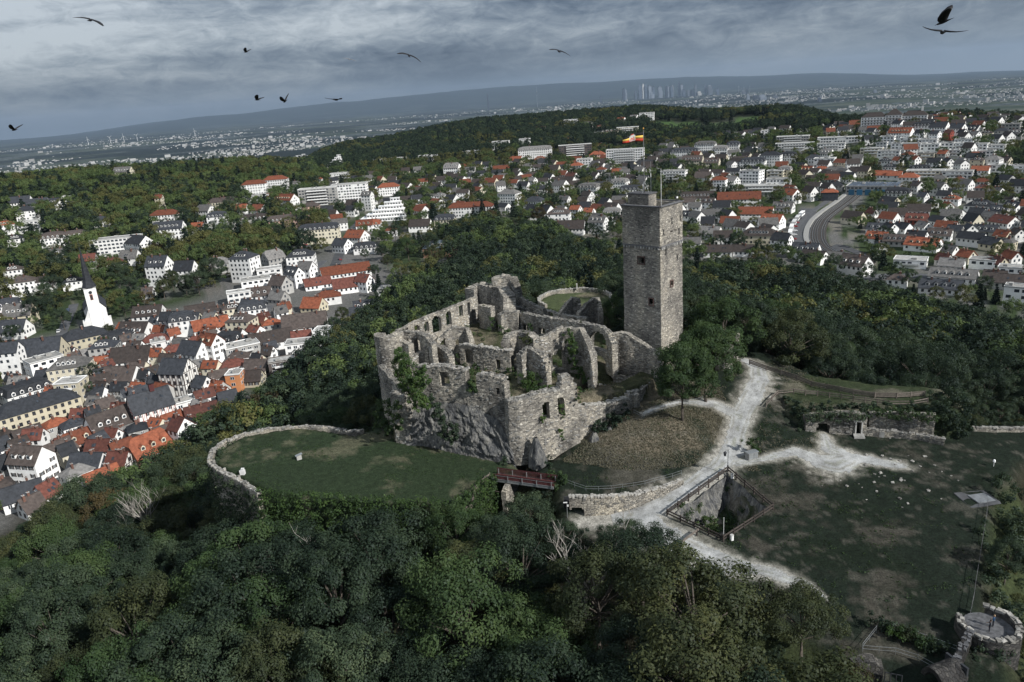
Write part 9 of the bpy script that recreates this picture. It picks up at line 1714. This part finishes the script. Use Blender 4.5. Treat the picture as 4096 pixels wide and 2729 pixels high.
def person(p, rz, top, label, arm=(0.0, 0.0), hair=HAIR):
    J = dict(hip=(0, 0, .95, .15, .11), waist=(0, .01, 1.12, .13, .10), chest=(0, 0, 1.34, .17, .115), neck=(0, .0, 1.50, .06, .06), head0=(0, -.01, 1.60, .085, .09), head1=(0, 0, 1.72, .09, .10), crown=(0, .01, 1.80, .055, .06))
    E = [('hip', 'waist'), ('waist', 'chest'), ('chest', 'neck'), ('neck', 'head0'), ('head0', 'head1'), ('head1', 'crown')]
    for s, nm in ((-1, 'l'), (1, 'r')):
        J.update({nm + 'hipj': (s * .10, 0, .90, .095, .10), nm + 'knee': (s * .115, -.02, .50, .065, .07), nm + 'ank': (s * .12, .02, .10, .045, .05), nm + 'toe': (s * .14, -.15, .045, .045, .035)})
        a = arm[0] if s < 0 else arm[1]; J.update({nm + 'sh': (s * .20, 0, 1.42, .065, .065), nm + 'elb': (s * .27, -.10 * a + .03, 1.16 + .05 * a, .048, .05), nm + 'wr': (s * (.26 - .12 * a), -.10 - .24 * a, .95 + .28 * a, .034, .036), nm + 'hand': (s * (.25 - .14 * a), -.14 - .30 * a, .87 + .36 * a, .036, .024)})
        E += [('hip', nm + 'hipj'), (nm + 'hipj', nm + 'knee'), (nm + 'knee', nm + 'ank'), (nm + 'ank', nm + 'toe'), ('chest', nm + 'sh'), (nm + 'sh', nm + 'elb'), (nm + 'elb', nm + 'wr'), (nm + 'wr', nm + 'hand')]
    K_ = list(J); me = bpy.data.meshes.new('body'); me.from_pydata([J[k][:3] for k in K_], [(K_.index(a), K_.index(c)) for a, c in E], []); o = bpy.data.objects.new('body_tmp', me); COL.objects.link(o); o.modifiers.new('s', 'SKIN'); sv = me.skin_vertices[0].data if me.skin_vertices else None
    if sv is None:
        bpy.context.view_layer.objects.active = o; bpy.ops.mesh.customdata_skin_add(); sv = me.skin_vertices[0].data
    for i, k in enumerate(K_): sv[i].radius = J[k][3:5]; sv[i].use_root = (k == 'hip')
    ss = o.modifiers.new('d', 'SUBSURF'); ss.levels = 2; ss.render_levels = 2; dg = bpy.context.evaluated_depsgraph_get(); m2 = bpy.data.meshes.new_from_object(o.evaluated_get(dg)); bpy.data.objects.remove(o)
    m2.materials.clear()
    for q in (JEANS, top, SKIN, SHOE): m2.materials.append(q)
    for f in m2.polygons: c = f.center; f.material_index = 3 if c.z < .09 else 0 if (c.z < .98 and abs(c.x) < .2 and c.y > -.2) else 2 if (c.z > 1.5 or (abs(c.x) > .1 and c.y < -.17 and c.z < 1.3 and c.z > .8)) else 1; f.use_smooth = True
    r = ob('person', m2, loc=p, rot=rz, label=label, cat='person'); V = []; F = []; K = 12
    b = MB(); b.tube([(0, .03, 1.60), (0, .028, 1.68), (0, .02, 1.76), (0, .012, 1.82), (0, .01, 1.845)], [.088, .108, .108, .07, .02], hair, 12); ob('hair', b.build('hair', True), r)
    b = MB(); b.tube([(0, -.095, 1.66), (0, -.125, 1.635), (0, -.1, 1.62)], [.012, .018, .012], SKIN, 5); ob('nose', b.build('nose', True), r)
    for s in (-1, 1):
        b = MB(); b.tube([(s * .034, -.083, 1.685), (s * .034, -.1, 1.685)], [.014, .010], HAIR, 6); ob('eye', b.build('eye'), r)
        for q in range(5): b = MB(); a = arm[0] if s < 0 else arm[1]; hx, hy, hz_ = s * (.25 - .14 * a), -.14 - .30 * a, .87 + .36 * a; fx = (q - 1.5) * .016 if q < 4 else -s * .03; ln = (.07, .08, .075, .06, .045)[q]; b.tube([(hx + fx, hy, hz_), (hx + fx, hy - ln * .35, hz_ - ln * .6), (hx + fx, hy - ln * .4, hz_ - ln)], [.009, .008, .006], SKIN, 5); ob('finger', b.build('finger'), r)
    return r
pp = DT['people']; person((pp[0][0], pp[0][1], tz), -2.0, NAVY, 'person in black clothes standing on the turret floor, nearer to the lawn', (.8, .1)); person((pp[1][0] + .2, pp[1][1] + .4, tz), -2.5, BLUEC, 'person in blue and dark clothes leaning at the turret rim', (.6, .7), mat('light_hair', (.30, .20, .12), .2, 5))
p = (tx - 2.4, ty_ - 1.3, tz); t = thing('backpack', p, 'black bag lying on the turret floor by the wall', 'bag', .4); b = MB(); b.tube([(-.32, 0, .18), (-.18, 0, .22), (.18, 0, .22), (.32, 0, .16)], [.12, .2, .2, .1], NAVY, 8); ob('bag_body', b.build('bag_body', True), t); b = MB(); b.tube([(-.2, .1, .36), (0, .15, .46), (.2, .1, .36)], .025, NAVY, 5); ob('strap', b.build('strap'), t)
_tw = [f"{'tall' if h > 12 else 'small' if h < 7 else 'round'} {KL[k]} {'beside the church' if math.hypot(x - SPEC['church'][0], y - SPEC['church'][1]) < 45 else 'among the old town houses' if y < 330 else 'in the park above the old town' if y < 480 else 'between the upper town villas'}" for x, y, h, k in DT['town_trees']]
TOWNL = single_out(_tw, [(t[0], t[1]) for t in DT['town_trees']])
# ---- shrubs and ivy of the ruin ----------------------------------------------------------------
def sp(key): return [q[:3] for q in DT[key]], [q[3] for q in DT[key]]
for key, m, label, cat, per, sz in (
 ('ivy_left', 'ivy', 'tall mass of ivy and shrubs hanging over the left front of the ruin', 'ivy', 420, .2), ('ivy_gate', 'green2', 'dark bush covering the wall above the small gate at the foot of the ruin', 'bush', 420, .2),
 ('ivy_rock', 'green', 'long dark ivy strip running down the rock face', 'ivy', 340, .18), ('ivy_gap', 'green2', 'shrubs filling the gap in the front wall', 'shrub', 260, .17), ('bush_inner', 'ivy', 'bright green round bush inside the front ward of the ruin', 'bush', 460, .17),
 ('ivy_chapel', 'ivy', 'ivy curtain hanging down the dark chapel wall', 'ivy', 320, .17), ('ivy_corner', 'ivy', 'small yellow-green ivy tufts on the front wall edges', 'ivy', 170, .14), ('ivy_windows', 'ivy', 'tufts growing in and under the two arched windows', 'shrub', 200, .15),
 ('ivy_court', 'green2', 'weeds and creepers along the foot of the court wall', 'shrub', 180, .15), ('ivy_back', 'green2', 'ivy patches on the broken towers and the back wall', 'ivy', 190, .16), ('ivy_gothic', 'olive', 'thin creepers beside the gothic windows', 'ivy', 150, .14),
 ('ivy_edge', 'green', 'dark shrubs on the rocks below the right outer wall', 'shrub', 330, .19), ('bush_corner', 'green', 'dark bushes at the foot of the rounded front corner', 'bush', 300, .18), ('tower_shrubs', 'ivy', 'light green bush between the small round lawn and the keep', 'bush', 240, .2),
 ('bridge_bush', 'green2', 'shrubs crowding around both ends of the red bridge', 'bush', 320, .18), ('apse_bush', 'olive', 'small bush growing on top of the apse wall', 'bush', 220, .16),
 ('terrace_ivy', 'green', 'row of ivy and bushes hanging over the casemate wall', 'ivy', 430, .19), ('mound', 'green', 'big dense shrub mound at the right end of the casemate', 'bush', 560, .2), ('pitplants', 'green2', 'leafy plants growing inside the fenced pit', 'shrub', 260, .17),
 ('right_edge', 'green', 'overgrown dark hedge along the right edge of the lawn', 'hedge', 520, .2)):
    c, r_ = sp(key); shrub('bush' if cat in ('bush', 'hedge', 'shrub') else 'ivy', c, r_, per, sz, m, label, cat, stem=cat not in ('ivy', 'hedge'))
for i, q in enumerate(DT['row_shrubs']):
    z = q[2]; shrub('bush', [(q[0], q[1], z + .9), (q[0] + .7, q[1] - .3, z + .7), (q[0] - .5, q[1] + .5, z + 1.1)], 1.0, 260, .16, ('green', 'ivy', 'olive', 'green2', 'green')[i], f'{("dark","yellow-green","yellowish","mid green","dark green")[i]} shrub in the railed bed left of the turret, {("leftmost","second from left","third from left","fourth from left","rightmost")[i]}', 'shrub', 'shrubs in the railed bed')
_p = np.c_[RG.uniform(-32, 40, 4000), RG.uniform(134, 200, 4000)]; _k = (poly_sd(_p[:, 0], _p[:, 1], RUIN) > .8) & (fbm(_p[:, 0] / 4, _p[:, 1] / 4, 161, 3) > .08); _p = _p[_k][:260]
tufts_p = np.c_[_p, ground(_p[:, 0], _p[:, 1]) + .4]
# ivy draped over the outer face of the bastion
def drape(pts, z1_, z0_, label, m, name='ivy', dens=1.25):
    C_ = []
    for (ax, ay), (bx, by) in zip(pts[:-1], pts[1:]):
        L = math.hypot(bx - ax, by - ay); nx, ny = (by - ay) / L, -(bx - ax) / L
        if nx * ax + ny * ay > 0: nx, ny = -nx, -ny
        for u in np.arange(0, L, dens):
            for z in np.arange(z0_, z1_, dens):
                o_ = .35 + rnd.uniform(0, .7) + .05 * (z1_ - z); C_.append((ax + (bx - ax) * u / L + nx * o_ + rnd.uniform(-.3, .3), ay + (by - ay) * u / L + ny * o_ + rnd.uniform(-.3, .3), z + rnd.uniform(-.4, .4)))
    C_ = np.array(C_); org = C_.mean(0); V, F, t = leaves(C_ - org, RG.uniform(.6, 1.1, len(C_)), 46, .2, RG)
    r = ob(name, None, loc=org, label=label, cat='ivy'); ob('ivy_leaves', mesh_np('ivy_leaves', V, F, M[m], tint=t), r)
drape([BPAR[6], BPAR[5], BPAR[4], BPAR[3], BPAR[2], BPAR[1], BPAR[0]], -11.7, -29, 'dark ivy covering the outer face of the parapet bend', 'green', dens=.95)
drape([BPAR[0], BASTION[10], BASTION[9], BASTION[8]], -9.9, -27, 'bright green ivy hedge draped over the near bastion wall', 'ivy')
drape([q[:2] for q in DT['case_a']], -6.7, -7.7, 'ivy hanging over the top of the casemate wall above tunnel and doorway', 'green', dens=.9)
drape([q[:2] for q in DT['case_c']], -6.3, -7.4, 'ivy hanging in front of the pale upper bank wall', 'green2', dens=1.0)
drape([(tx + 3.0 * math.cos(t), ty_ + 3.0 * math.sin(t)) for t in np.radians((-150, -125, -100, -75))], -13.2, -19, 'ivy creeping up the outside of the round turret', 'green', dens=1.1)
# trees between the roofs of the old town
for i, (x, y, h, k) in enumerate(DT['town_trees']):
    place_tree('conifer_tree' if k == 4 else 'broadleaf_tree', k, x, y, h, TOWNL[i], 'trees between the old town roofs')
# grass and weeds on the mound and wall tops
def tufts(name, pts, size, m, per=9, h=.3):
    pts = np.array(pts); V, F, t = leaves(pts, np.full(len(pts), h), per, size, RG, up=.5); ob(name, mesh_np(name, V, F, M[m], tint=t), kind='stuff')
xy = np.c_[RG.uniform(-68, 70, 60000), RG.uniform(84, 168, 60000)]; nz = fbm(xy[:, 0] / 5, xy[:, 1] / 5, 151, 4)
k_ = ((poly_sd(xy[:, 0], xy[:, 1], WARD) > .5) | (poly_sd(xy[:, 0], xy[:, 1], BASTION) > 1) | (poly_sd(xy[:, 0], xy[:, 1], RUIN) > .5)) & (path_mask(xy[:, 0], xy[:, 1]) < -.25) & (nz > .04); xy = xy[k_][:22000]; nz = nz[k_][:22000]
z = ground(xy[:, 0], xy[:, 1]); dry = nz > .14; mk = ~dry | (z > -11.6); xy, z, dry = xy[mk], z[mk], dry[mk]; tufts('grass_tufts', np.c_[xy, z + .04][~dry], .12, 'green2', 3, .18); mx = np.c_[RG.uniform(-2, 44, 40000), RG.uniform(118, 152, 40000)]; mz = ground(mx[:, 0], mx[:, 1]); mk = (poly_sd(mx[:, 0], mx[:, 1], WARD) > 1) & (mz > -12.0) & (mz < -6) & (path_mask(mx[:, 0], mx[:, 1]) < -.3) & (poly_sd(mx[:, 0], mx[:, 1], RUIN) < -1); mx, mz = mx[mk][:9000], mz[mk][:9000]
tufts('mound_grass', np.c_[mx, mz + .05], .13, 'hay', 3, .2); tufts('dry_grass_tufts', np.c_[xy, z + .04][dry], .12, 'hay', 3, .18)
def wall_weeds():
    P = []
    for wd in WALLS:
        n = wd['n']
        for (a, c) in zip(n[:-1], n[1:]):
            for _ in range(int(math.hypot(a[0] - c[0], a[1] - c[1]) * .5)):
                u = rnd.random()
                if rnd.random() < .35: P.append((a[0] + (c[0] - a[0]) * u, a[1] + (c[1] - a[1]) * u + wd['th'] * .5, a[2] + (c[2] - a[2]) * u + .15))
    tufts('wall_weeds', P, .15, 'olive', 22, .35)
wall_weeds()
tufts('pit_weeds', PITW, .16, 'green2', 90, .8)
tufts('ruin_weeds', tufts_p, .15, 'green2', 70, .75)
# undergrowth closing the forest floor
xy = np.c_[RG.uniform(-150, 130, 30000), RG.uniform(35, 260, 30000)]
k_ = (poly_sd(xy[:, 0], xy[:, 1], FOREST) > 0) & (poly_sd(xy[:, 0], xy[:, 1], WARD) < -2.5) & (poly_sd(xy[:, 0], xy[:, 1], BASTION) < -1.5) & (poly_sd(xy[:, 0], xy[:, 1], RUIN) < -1.5) & (poly_sd(xy[:, 0], xy[:, 1], TERRACE) < -2) & (np.hypot(xy[:, 0] - ROUND[0], xy[:, 1] - ROUND[1]) > ROUND[2] + 2)
for q in ('lantern',): pass
xy = xy[k_][:7000]; z = ground(xy[:, 0], xy[:, 1]); gn_scatter('undergrowth', np.c_[xy, z - .6], RG.choice([0, 0, 2, 5], len(xy)), RG.uniform(.12, .24, len(xy)))
# ---- single trees ------------------------------------------------------------------------------
a, c = DT['two_trees']
place_tree('leafy_tree', 1, a[0], a[1], 15.8, 'nearer of two leafy trees standing in front of the keep', None, z=G1(a[0], a[1]), wide=.95, pr=proto_tree('leafy_tree', 'green2', 5.2, 12, 3.4, 96, 250, .17, 31, crad=1.5) + (14.6,))
place_tree('leafy_tree', 1, c[0], c[1], 15.6, 'farther of two leafy trees standing beside the gravel path by the keep', None, z=G1(c[0], c[1]), wide=1.0, pr=proto_tree('leafy_tree', 'green2', 5.8, 11.8, 3.4, 108, 250, .17, 32, crad=1.5) + (14.4,))
for i, (q, h, lab) in enumerate(zip(DT['bare'], (22, 20, 19), ('bare pale tree with white branches in the wood at the lower left', 'half-bare pale tree below the gravel path', 'bare pale branches among the dark trees at the bottom'))):
    place_tree('bare_tree', 5, q[0], q[1], h, lab, None, wide=1.1, pr=(proto_bare('bare_branches', 14, 40 + i, 'paleb', 5, .48), None, 12.5))
# ---- parked cars ---------------------------------------------------------------------------------
def car_mesh(col):
    b = MB(); m = mat('car_paint', col, .03, 1, .35, 0, 0, .5); prof = [(-2.1, .35), (-2.1, .8), (-1.5, .92), (-.9, 1.42), (.8, 1.42), (1.4, .95), (2.1, .82), (2.1, .35)]
    for s in (-1, 1): b.poly([(x, s * .85, z) for x, z in prof][::-s], m)
    for (x0, z0), (x1, z1) in zip(prof, prof[1:] + prof[:1]): g = M['glass'] if (z0 + z1) > 2.1 and abs(z1 - z0) > .3 else m; b.poly([(x0, -.85, z0), (x0, .85, z0), (x1, .85, z1), (x1, -.85, z1)], g)
    for s in (-1, 1): b.poly([(-.85, s * .86, .95), (.85, s * .86, .95), (.7, s * .86, 1.34), (-.8, s * .86, 1.34)][::-s], M['glass'])
    return b.build('car_body')
wb = MB(); wb.tube([(0, -.1, 0), (0, .1, 0)], .32, M['iron'], 10); WHEEL = wb.build('wheel')
CARS = [(car_mesh(c), n) for c, n in (((.6, .6, .6), 'silver'), ((.7, .7, .7), 'white'), ((.03, .03, .035), 'black'), ((.25, .03, .03), 'red'), ((.04, .07, .16), 'blue'))]
def car(x, y, rz, lab, grp, k=None):
    m, n = CARS[k if k is not None else rnd.randrange(5)]; r = ob('parked_car', None, loc=(x, y, G1(x, y) + .3), rot=rz, label=f'{n} car {lab}', cat='car', group=grp); ob('body', m, r)
    for s in (-1, 1):
        for q in (-1, 1): ob('wheel', WHEEL, r, (s * 1.35, q * .8, .34))
for i, t in enumerate(np.linspace(.12, .92, 11)):
    q = np.array(ROADS[4][0]); L = np.linspace(0, 1, len(q)); car(float(np.interp(t, L, q[:, 0])) - 4.5, float(np.interp(t, L, q[:, 1])), rnd.uniform(-.1, .1), 'parked on the strip beside the railway', 'cars parked beside the railway')
for i, t in enumerate(np.linspace(.08, .95, 8)):
    q = np.array(ROADS[0][0]); L = np.linspace(0, 1, len(q)); car(float(np.interp(t, L, q[:, 0])) + rnd.choice([-2.4, 2.4]), float(np.interp(t, L, q[:, 1])), 1.8 + rnd.uniform(-.2, .2), 'on the street above the old town roofs', 'cars on the upper street')
for rd, n_, lb in ((1, 9, 'in the old town main street'), (2, 6, 'on the lane left of the church'), (3, 9, 'on the street by the park')):
    q = np.array(ROADS[rd][0]); L = np.linspace(0, 1, len(q))
    for t in np.linspace(.06, .94, n_):
        x, y = float(np.interp(t, L, q[:, 0])), float(np.interp(t, L, q[:, 1])); x2, y2 = float(np.interp(t + .03, L, q[:, 0])), float(np.interp(t + .03, L, q[:, 1])); an = math.atan2(y2 - y, x2 - x); car(x - math.sin(an) * 1.8, y + math.cos(an) * 1.8, an, 'parked ' + lb, 'cars parked in the town')
bus = MB(); bus.box((0, 0, 1.6), (11.5, 2.5, 2.7), M['white']); bus.box((0, 0, 1.95), (11.3, 2.54, .9), M['glass']); BUS = bus.build('bus_body')
for i in range(5):
    q = np.array(RAIL); x, y = railP[int(len(railP) * (.42 + .08 * i))] + _n[int(len(railP) * (.42 + .08 * i))] * -17; dd = _d[int(len(railP) * (.42 + .08 * i))]; r = ob('parked_bus', None, loc=(x, y, G1(x, y) + .5), rot=math.atan2(dd[1], dd[0]), label=f'white bus waiting in the row beside the railway platform, {("farthest of five", "second farthest", "middle one", "second nearest", "nearest of five")[i]}', cat='bus', group='buses beside the railway'); ob('body', BUS, r)
    for s in (-3.6, 3.4):
        for k in (-1.1, 1.1): ob('wheel', WHEEL, r, (s, k, .4), 0, 1.4)
_cs = [o_ for o_ in COL.objects if o_.get('category') == 'car']
for o_, s_ in zip(_cs, single_out([o_['label'] for o_ in _cs], [o_.location for o_ in _cs])): o_['label'] = s_
# ---- the far plain: town buildings and skyline -----------------------------------------------------
def far_town():
    n = 42000; r = np.exp(RG.uniform(math.log(2600), math.log(20500), n)); a = np.radians(RG.uniform(-39, 40, n)); x, y = r * np.sin(a), r * np.cos(a); d = fbm(x / 1300, y / 1000, 201, 4)
    cl = (d > .12) | ((r > 12000) & (r < 20400) & (np.degrees(a) > 3) & (np.degrees(a) < 24) & (d > -.12)) | ((np.degrees(a) < -4) & (np.degrees(a) > -24) & (r > 3600) & (r < 8500) & (d > -.02)); cl &= RG.random(n) < .62
    x, y, r = x[cl][:13000], y[cl][:13000], r[cl][:13000]; m = len(x); z = ground(x, y); big = RG.random(m) < .06 ; s = r / 9000
    w_ = np.where(big, RG.uniform(20, 46, m), RG.uniform(7, 15, m)) * np.clip(s + .25, .55, 1.5); dp = np.where(big, RG.uniform(12, 30, m), RG.uniform(8, 14, m)) * np.clip(s + .5, .6, 1.5); h = np.where(big, RG.uniform(12, 34, m), RG.uniform(6, 11, m)); an = RG.uniform(-.5, .5, m) - np.arctan2(x, y)
    ca, sa = np.cos(an), np.sin(an); co = np.array([(-1, -1), (1, -1), (1, 1), (-1, 1)]) / 2; V = np.zeros((m, 8, 3))
    for k, (p, q) in enumerate(co):
        for t in (0, 1): V[:, k + 4 * t, 0] = x + p * w_ * ca - q * dp * sa; V[:, k + 4 * t, 1] = y + p * w_ * sa + q * dp * ca; V[:, k + 4 * t, 2] = z + (h if t else -3)
    F0 = np.array([(0, 1, 5, 4), (1, 2, 6, 5), (2, 3, 7, 6), (3, 0, 4, 7), (4, 5, 6, 7)]); F = (np.arange(m)[:, None, None] * 8 + F0[None]).reshape(-1, 4)
    pick = RG.random(m); wm = np.where(pick < .8, 0, 1); rm = np.where(big, 3, np.where(pick < .42, 2, np.where(pick < .8, 4, 3))); fm = np.stack([wm, wm, wm, wm, rm], 1).ravel()
    ob('far_town', mesh_np('far_town', V.reshape(-1, 3), F, [mat('far_plaster', (.50, .50, .49), .1, .02), M['wallN'], M['roofO'], mat('far_roof', (.20, .20, .195), .2, .02), M['roofB']], fmat=fm), kind='stuff')
far_town()
TOWM = [mat('tower_glass_dark', (.06, .075, .10), .2, .02, .3, 0, .4, .5), mat('tower_glass_mid', (.14, .16, .19), .2, .02, .3, 0, .3, .5), mat('tower_pale', (.42, .42, .41), .15, .02, .7, 0, .2)]
CITY = []
for i, (x, y, z, h, w_) in enumerate(DT['city']):
    a = -math.atan2(x, y); m = TOWM[(0, 1, 0, 1, 0, 2, 0, 1)[i % 8]]; slim = w_ < 40; m = TOWM[1] if slim else m
    r = ob('skyscraper' if not slim else 'far_mast', None, loc=(x, y, z), rot=a + .3, label=None, cat='skyscraper' if not slim else 'mast', group='far city skyline'); hh = max(h, 40); b = MB()
    r['label'] = f"{'tall' if hh > 480 else 'mid-height' if hh > 300 else 'low'} {'slim mast' if slim else 'dark glass tower' if m is TOWM[0] else 'blue-grey tower' if m is TOWM[1] else 'pale tower'} of the hazy far city"
    CITY.append(r)
    if slim: b.tube([(0, 0, 0), (0, 0, hh)], [w_ * .22, w_ * .14], m, 8)
    else: b.box((0, 0, hh * .45), (w_ * .7, w_ * .55, hh * .9), m); b.box((w_ * .12, 0, hh * .3), (w_ * .72, w_ * .7, hh * .6), m)
    ob('shaft', b.build('shaft'), r); b = MB()
    if not slim: b.box((0, 0, hh * .94), (w_ * .45, w_ * .4, hh * .12), m)
    else: b.tube([(0, 0, hh * .72), (0, 0, hh * .76), (0, 0, hh * .8)], [w_ * .3, w_ * .8, w_ * .3], m, 10)
    ob('top', b.build('top'), r)
for o_, s_ in zip(CITY, single_out([o_['label'] for o_ in CITY], [o_.location for o_ in CITY])): o_['label'] = s_
for i, ang in enumerate((-27.5, -26.2, -25.4, -24.6, -21.)):
    x, y = 17000 * math.sin(R_(ang)), 17000 * math.cos(R_(ang)); t = thing('wind_turbine', (x, y, G1(x, y)), f'tiny white wind turbine on the far left plain, {("leftmost", "second from left", "third from left", "fourth from left", "rightmost")[i]}', 'wind turbine'); t['group'] = 'wind turbines on the far plain'; b = MB(); b.tube([(0, 0, 0), (0, 0, 110)], [4, 2.4], M['white'], 6); ob('tower', b.build('tower'), t)
    for k in range(3): b = MB(); q = k * 2.094 + i; b.beam((0, -5, 110), (48 * math.sin(q), -5, 110 + 48 * math.cos(q)), 1, 4, M['white']); ob('blade', b.build('blade'), t)
# ---- birds ------------------------------------------------------------------------------------------
BL = ['lone crow gliding high at the upper left', 'small crow with folded wings in the left part of the sky', 'faint pale bird above the middle horizon', 'crow gliding with level wings left of the sky centre', 'crow gliding just right of the sky centre', 'upper of two crows together at the top right', 'lower of two crows together at the top right', 'crow low over the left horizon, left of three', 'crow flapping low over the left horizon, middle of three', 'crow low over the horizon, right of three', 'small crow at the far left edge above the plain']
FEATH = mat('black_feathers', (.012, .012, .014), .2, 8, .6, 0, 0); FEATP = mat('pale_feathers', (.16, .17, .18), .2, 8, .7, 0, 0)
def bird(q, lab):
    x, y, z, s, ro, k = q; s = max(s, .35); mm = FEATP if k == 'p' else FEATH; s *= 1.3
    up = dict(g=-.22, s=.75, p=-.1, u=1.0, f=.18)[k]; sw = dict(g=.25, s=.45, p=.2, u=.3, f=.35)[k]
    V = []; F = []; T_ = [(-.5, .012, .010), (-.42, .07, .012), (-.27, .055, .03), (-.1, .07, .06), (.1, .085, .075), (.24, .06, .06), (.31, .05, .05), (.37, .045, .045), (.41, .02, .02), (.47, .006, .006)]; K = 10
    for (u, w_, h) in T_:
        for i in range(K): t = 2 * math.pi * i / K; V.append((u * .55, w_ * math.cos(t) * .62, h * math.sin(t) * .62))
    for i in range(len(T_) - 1):
        for j in range(K): a = i * K + j; c = i * K + (j + 1) % K; F.append((a, a + K, c + K, c))
    for s_ in (-1, 1):                     # wings grow out of the body: same mesh
        b0 = len(V); st = [(0, .15, -.09, .034, 0), (.14, .19, -.14, .028, .10), (.27, .17, -.19, .02, .15), (.39, .09, -.24, .012, .12), (.50, -.08, -.22, .005, .06)]
        for (d, le, te, th, hz_) in st:
            yy = s_ * (.03 + d * math.cos(up * .6)); zz = .03 + d * math.sin(up) * .8 + hz_ * (0 if up > .3 else -up * 1.2)
            for (xx, dzz) in ((le - sw * d * .5, 0), ((le + te) / 2 - sw * d * .5, th), (te - sw * d * .5, 0), ((le + te) / 2 - sw * d * .5, -th * .5)): V.append((xx, yy, zz + dzz))
        for i in range(len(st) - 1):
            for j in range(4): a = b0 + i * 4 + j; c = b0 + i * 4 + (j + 1) % 4; F.append((a, a + 4, c + 4, c) if s_ > 0 else (a, c, c + 4, a + 4))
        F.append((b0 + 16, b0 + 17, b0 + 18, b0 + 19))
    b = MB(); b.mesh(V, F, mm); o = ob('bird', b.build('bird', True), loc=(x, y, z), label=lab, cat='bird', group='crows flying over the valley'); o.scale = (s,) * 3
    head = dict(g=.25, s=2.6, p=0.3, u=1.9, f=.4)[k]; o.rotation_euler = Euler((R_(-ro) * .4 + .25, R_(ro) * .4 - .1, 1.57 + head * .5 if k != 'f' else 1.2)); o.rotation_mode = 'XYZ'
    b = MB(); b.tube([(.245, 0, .002), (.285, 0, -.004)], [.012, .003], M['iron'], 5); ob('beak', b.build('beak'), o)
for q, lab in zip(DT['birds'], BL): bird(q, lab)
# ---- haze: one closed box of even thin air ------------------------------------------------------------
hm = bpy.data.materials.new('haze'); hm.use_nodes = True; nt = hm.node_tree; nt.nodes.clear(); o_ = nn('ShaderNodeOutputMaterial'); v_ = nn('ShaderNodeVolumePrincipled'); v_.inputs['Color'].default_value = (.46, .60, .79, 1); v_.inputs['Density'].default_value = HAZE; v_.inputs['Anisotropy'].default_value = .1; lk(v_.outputs[0], o_.inputs['Volume'])
b = MB(); b.box((0, 0, 0), (96000, 96000, 1900), hm); ob('haze', b.build('haze'), None, (0, 0, -150), kind='stuff')
sc.cycles.volume_bounces = 0; sc.cycles.max_bounces = 6; sc.cycles.diffuse_bounces = 3; sc.cycles.transmission_bounces = 3; sc.cycles.glossy_bounces = 2
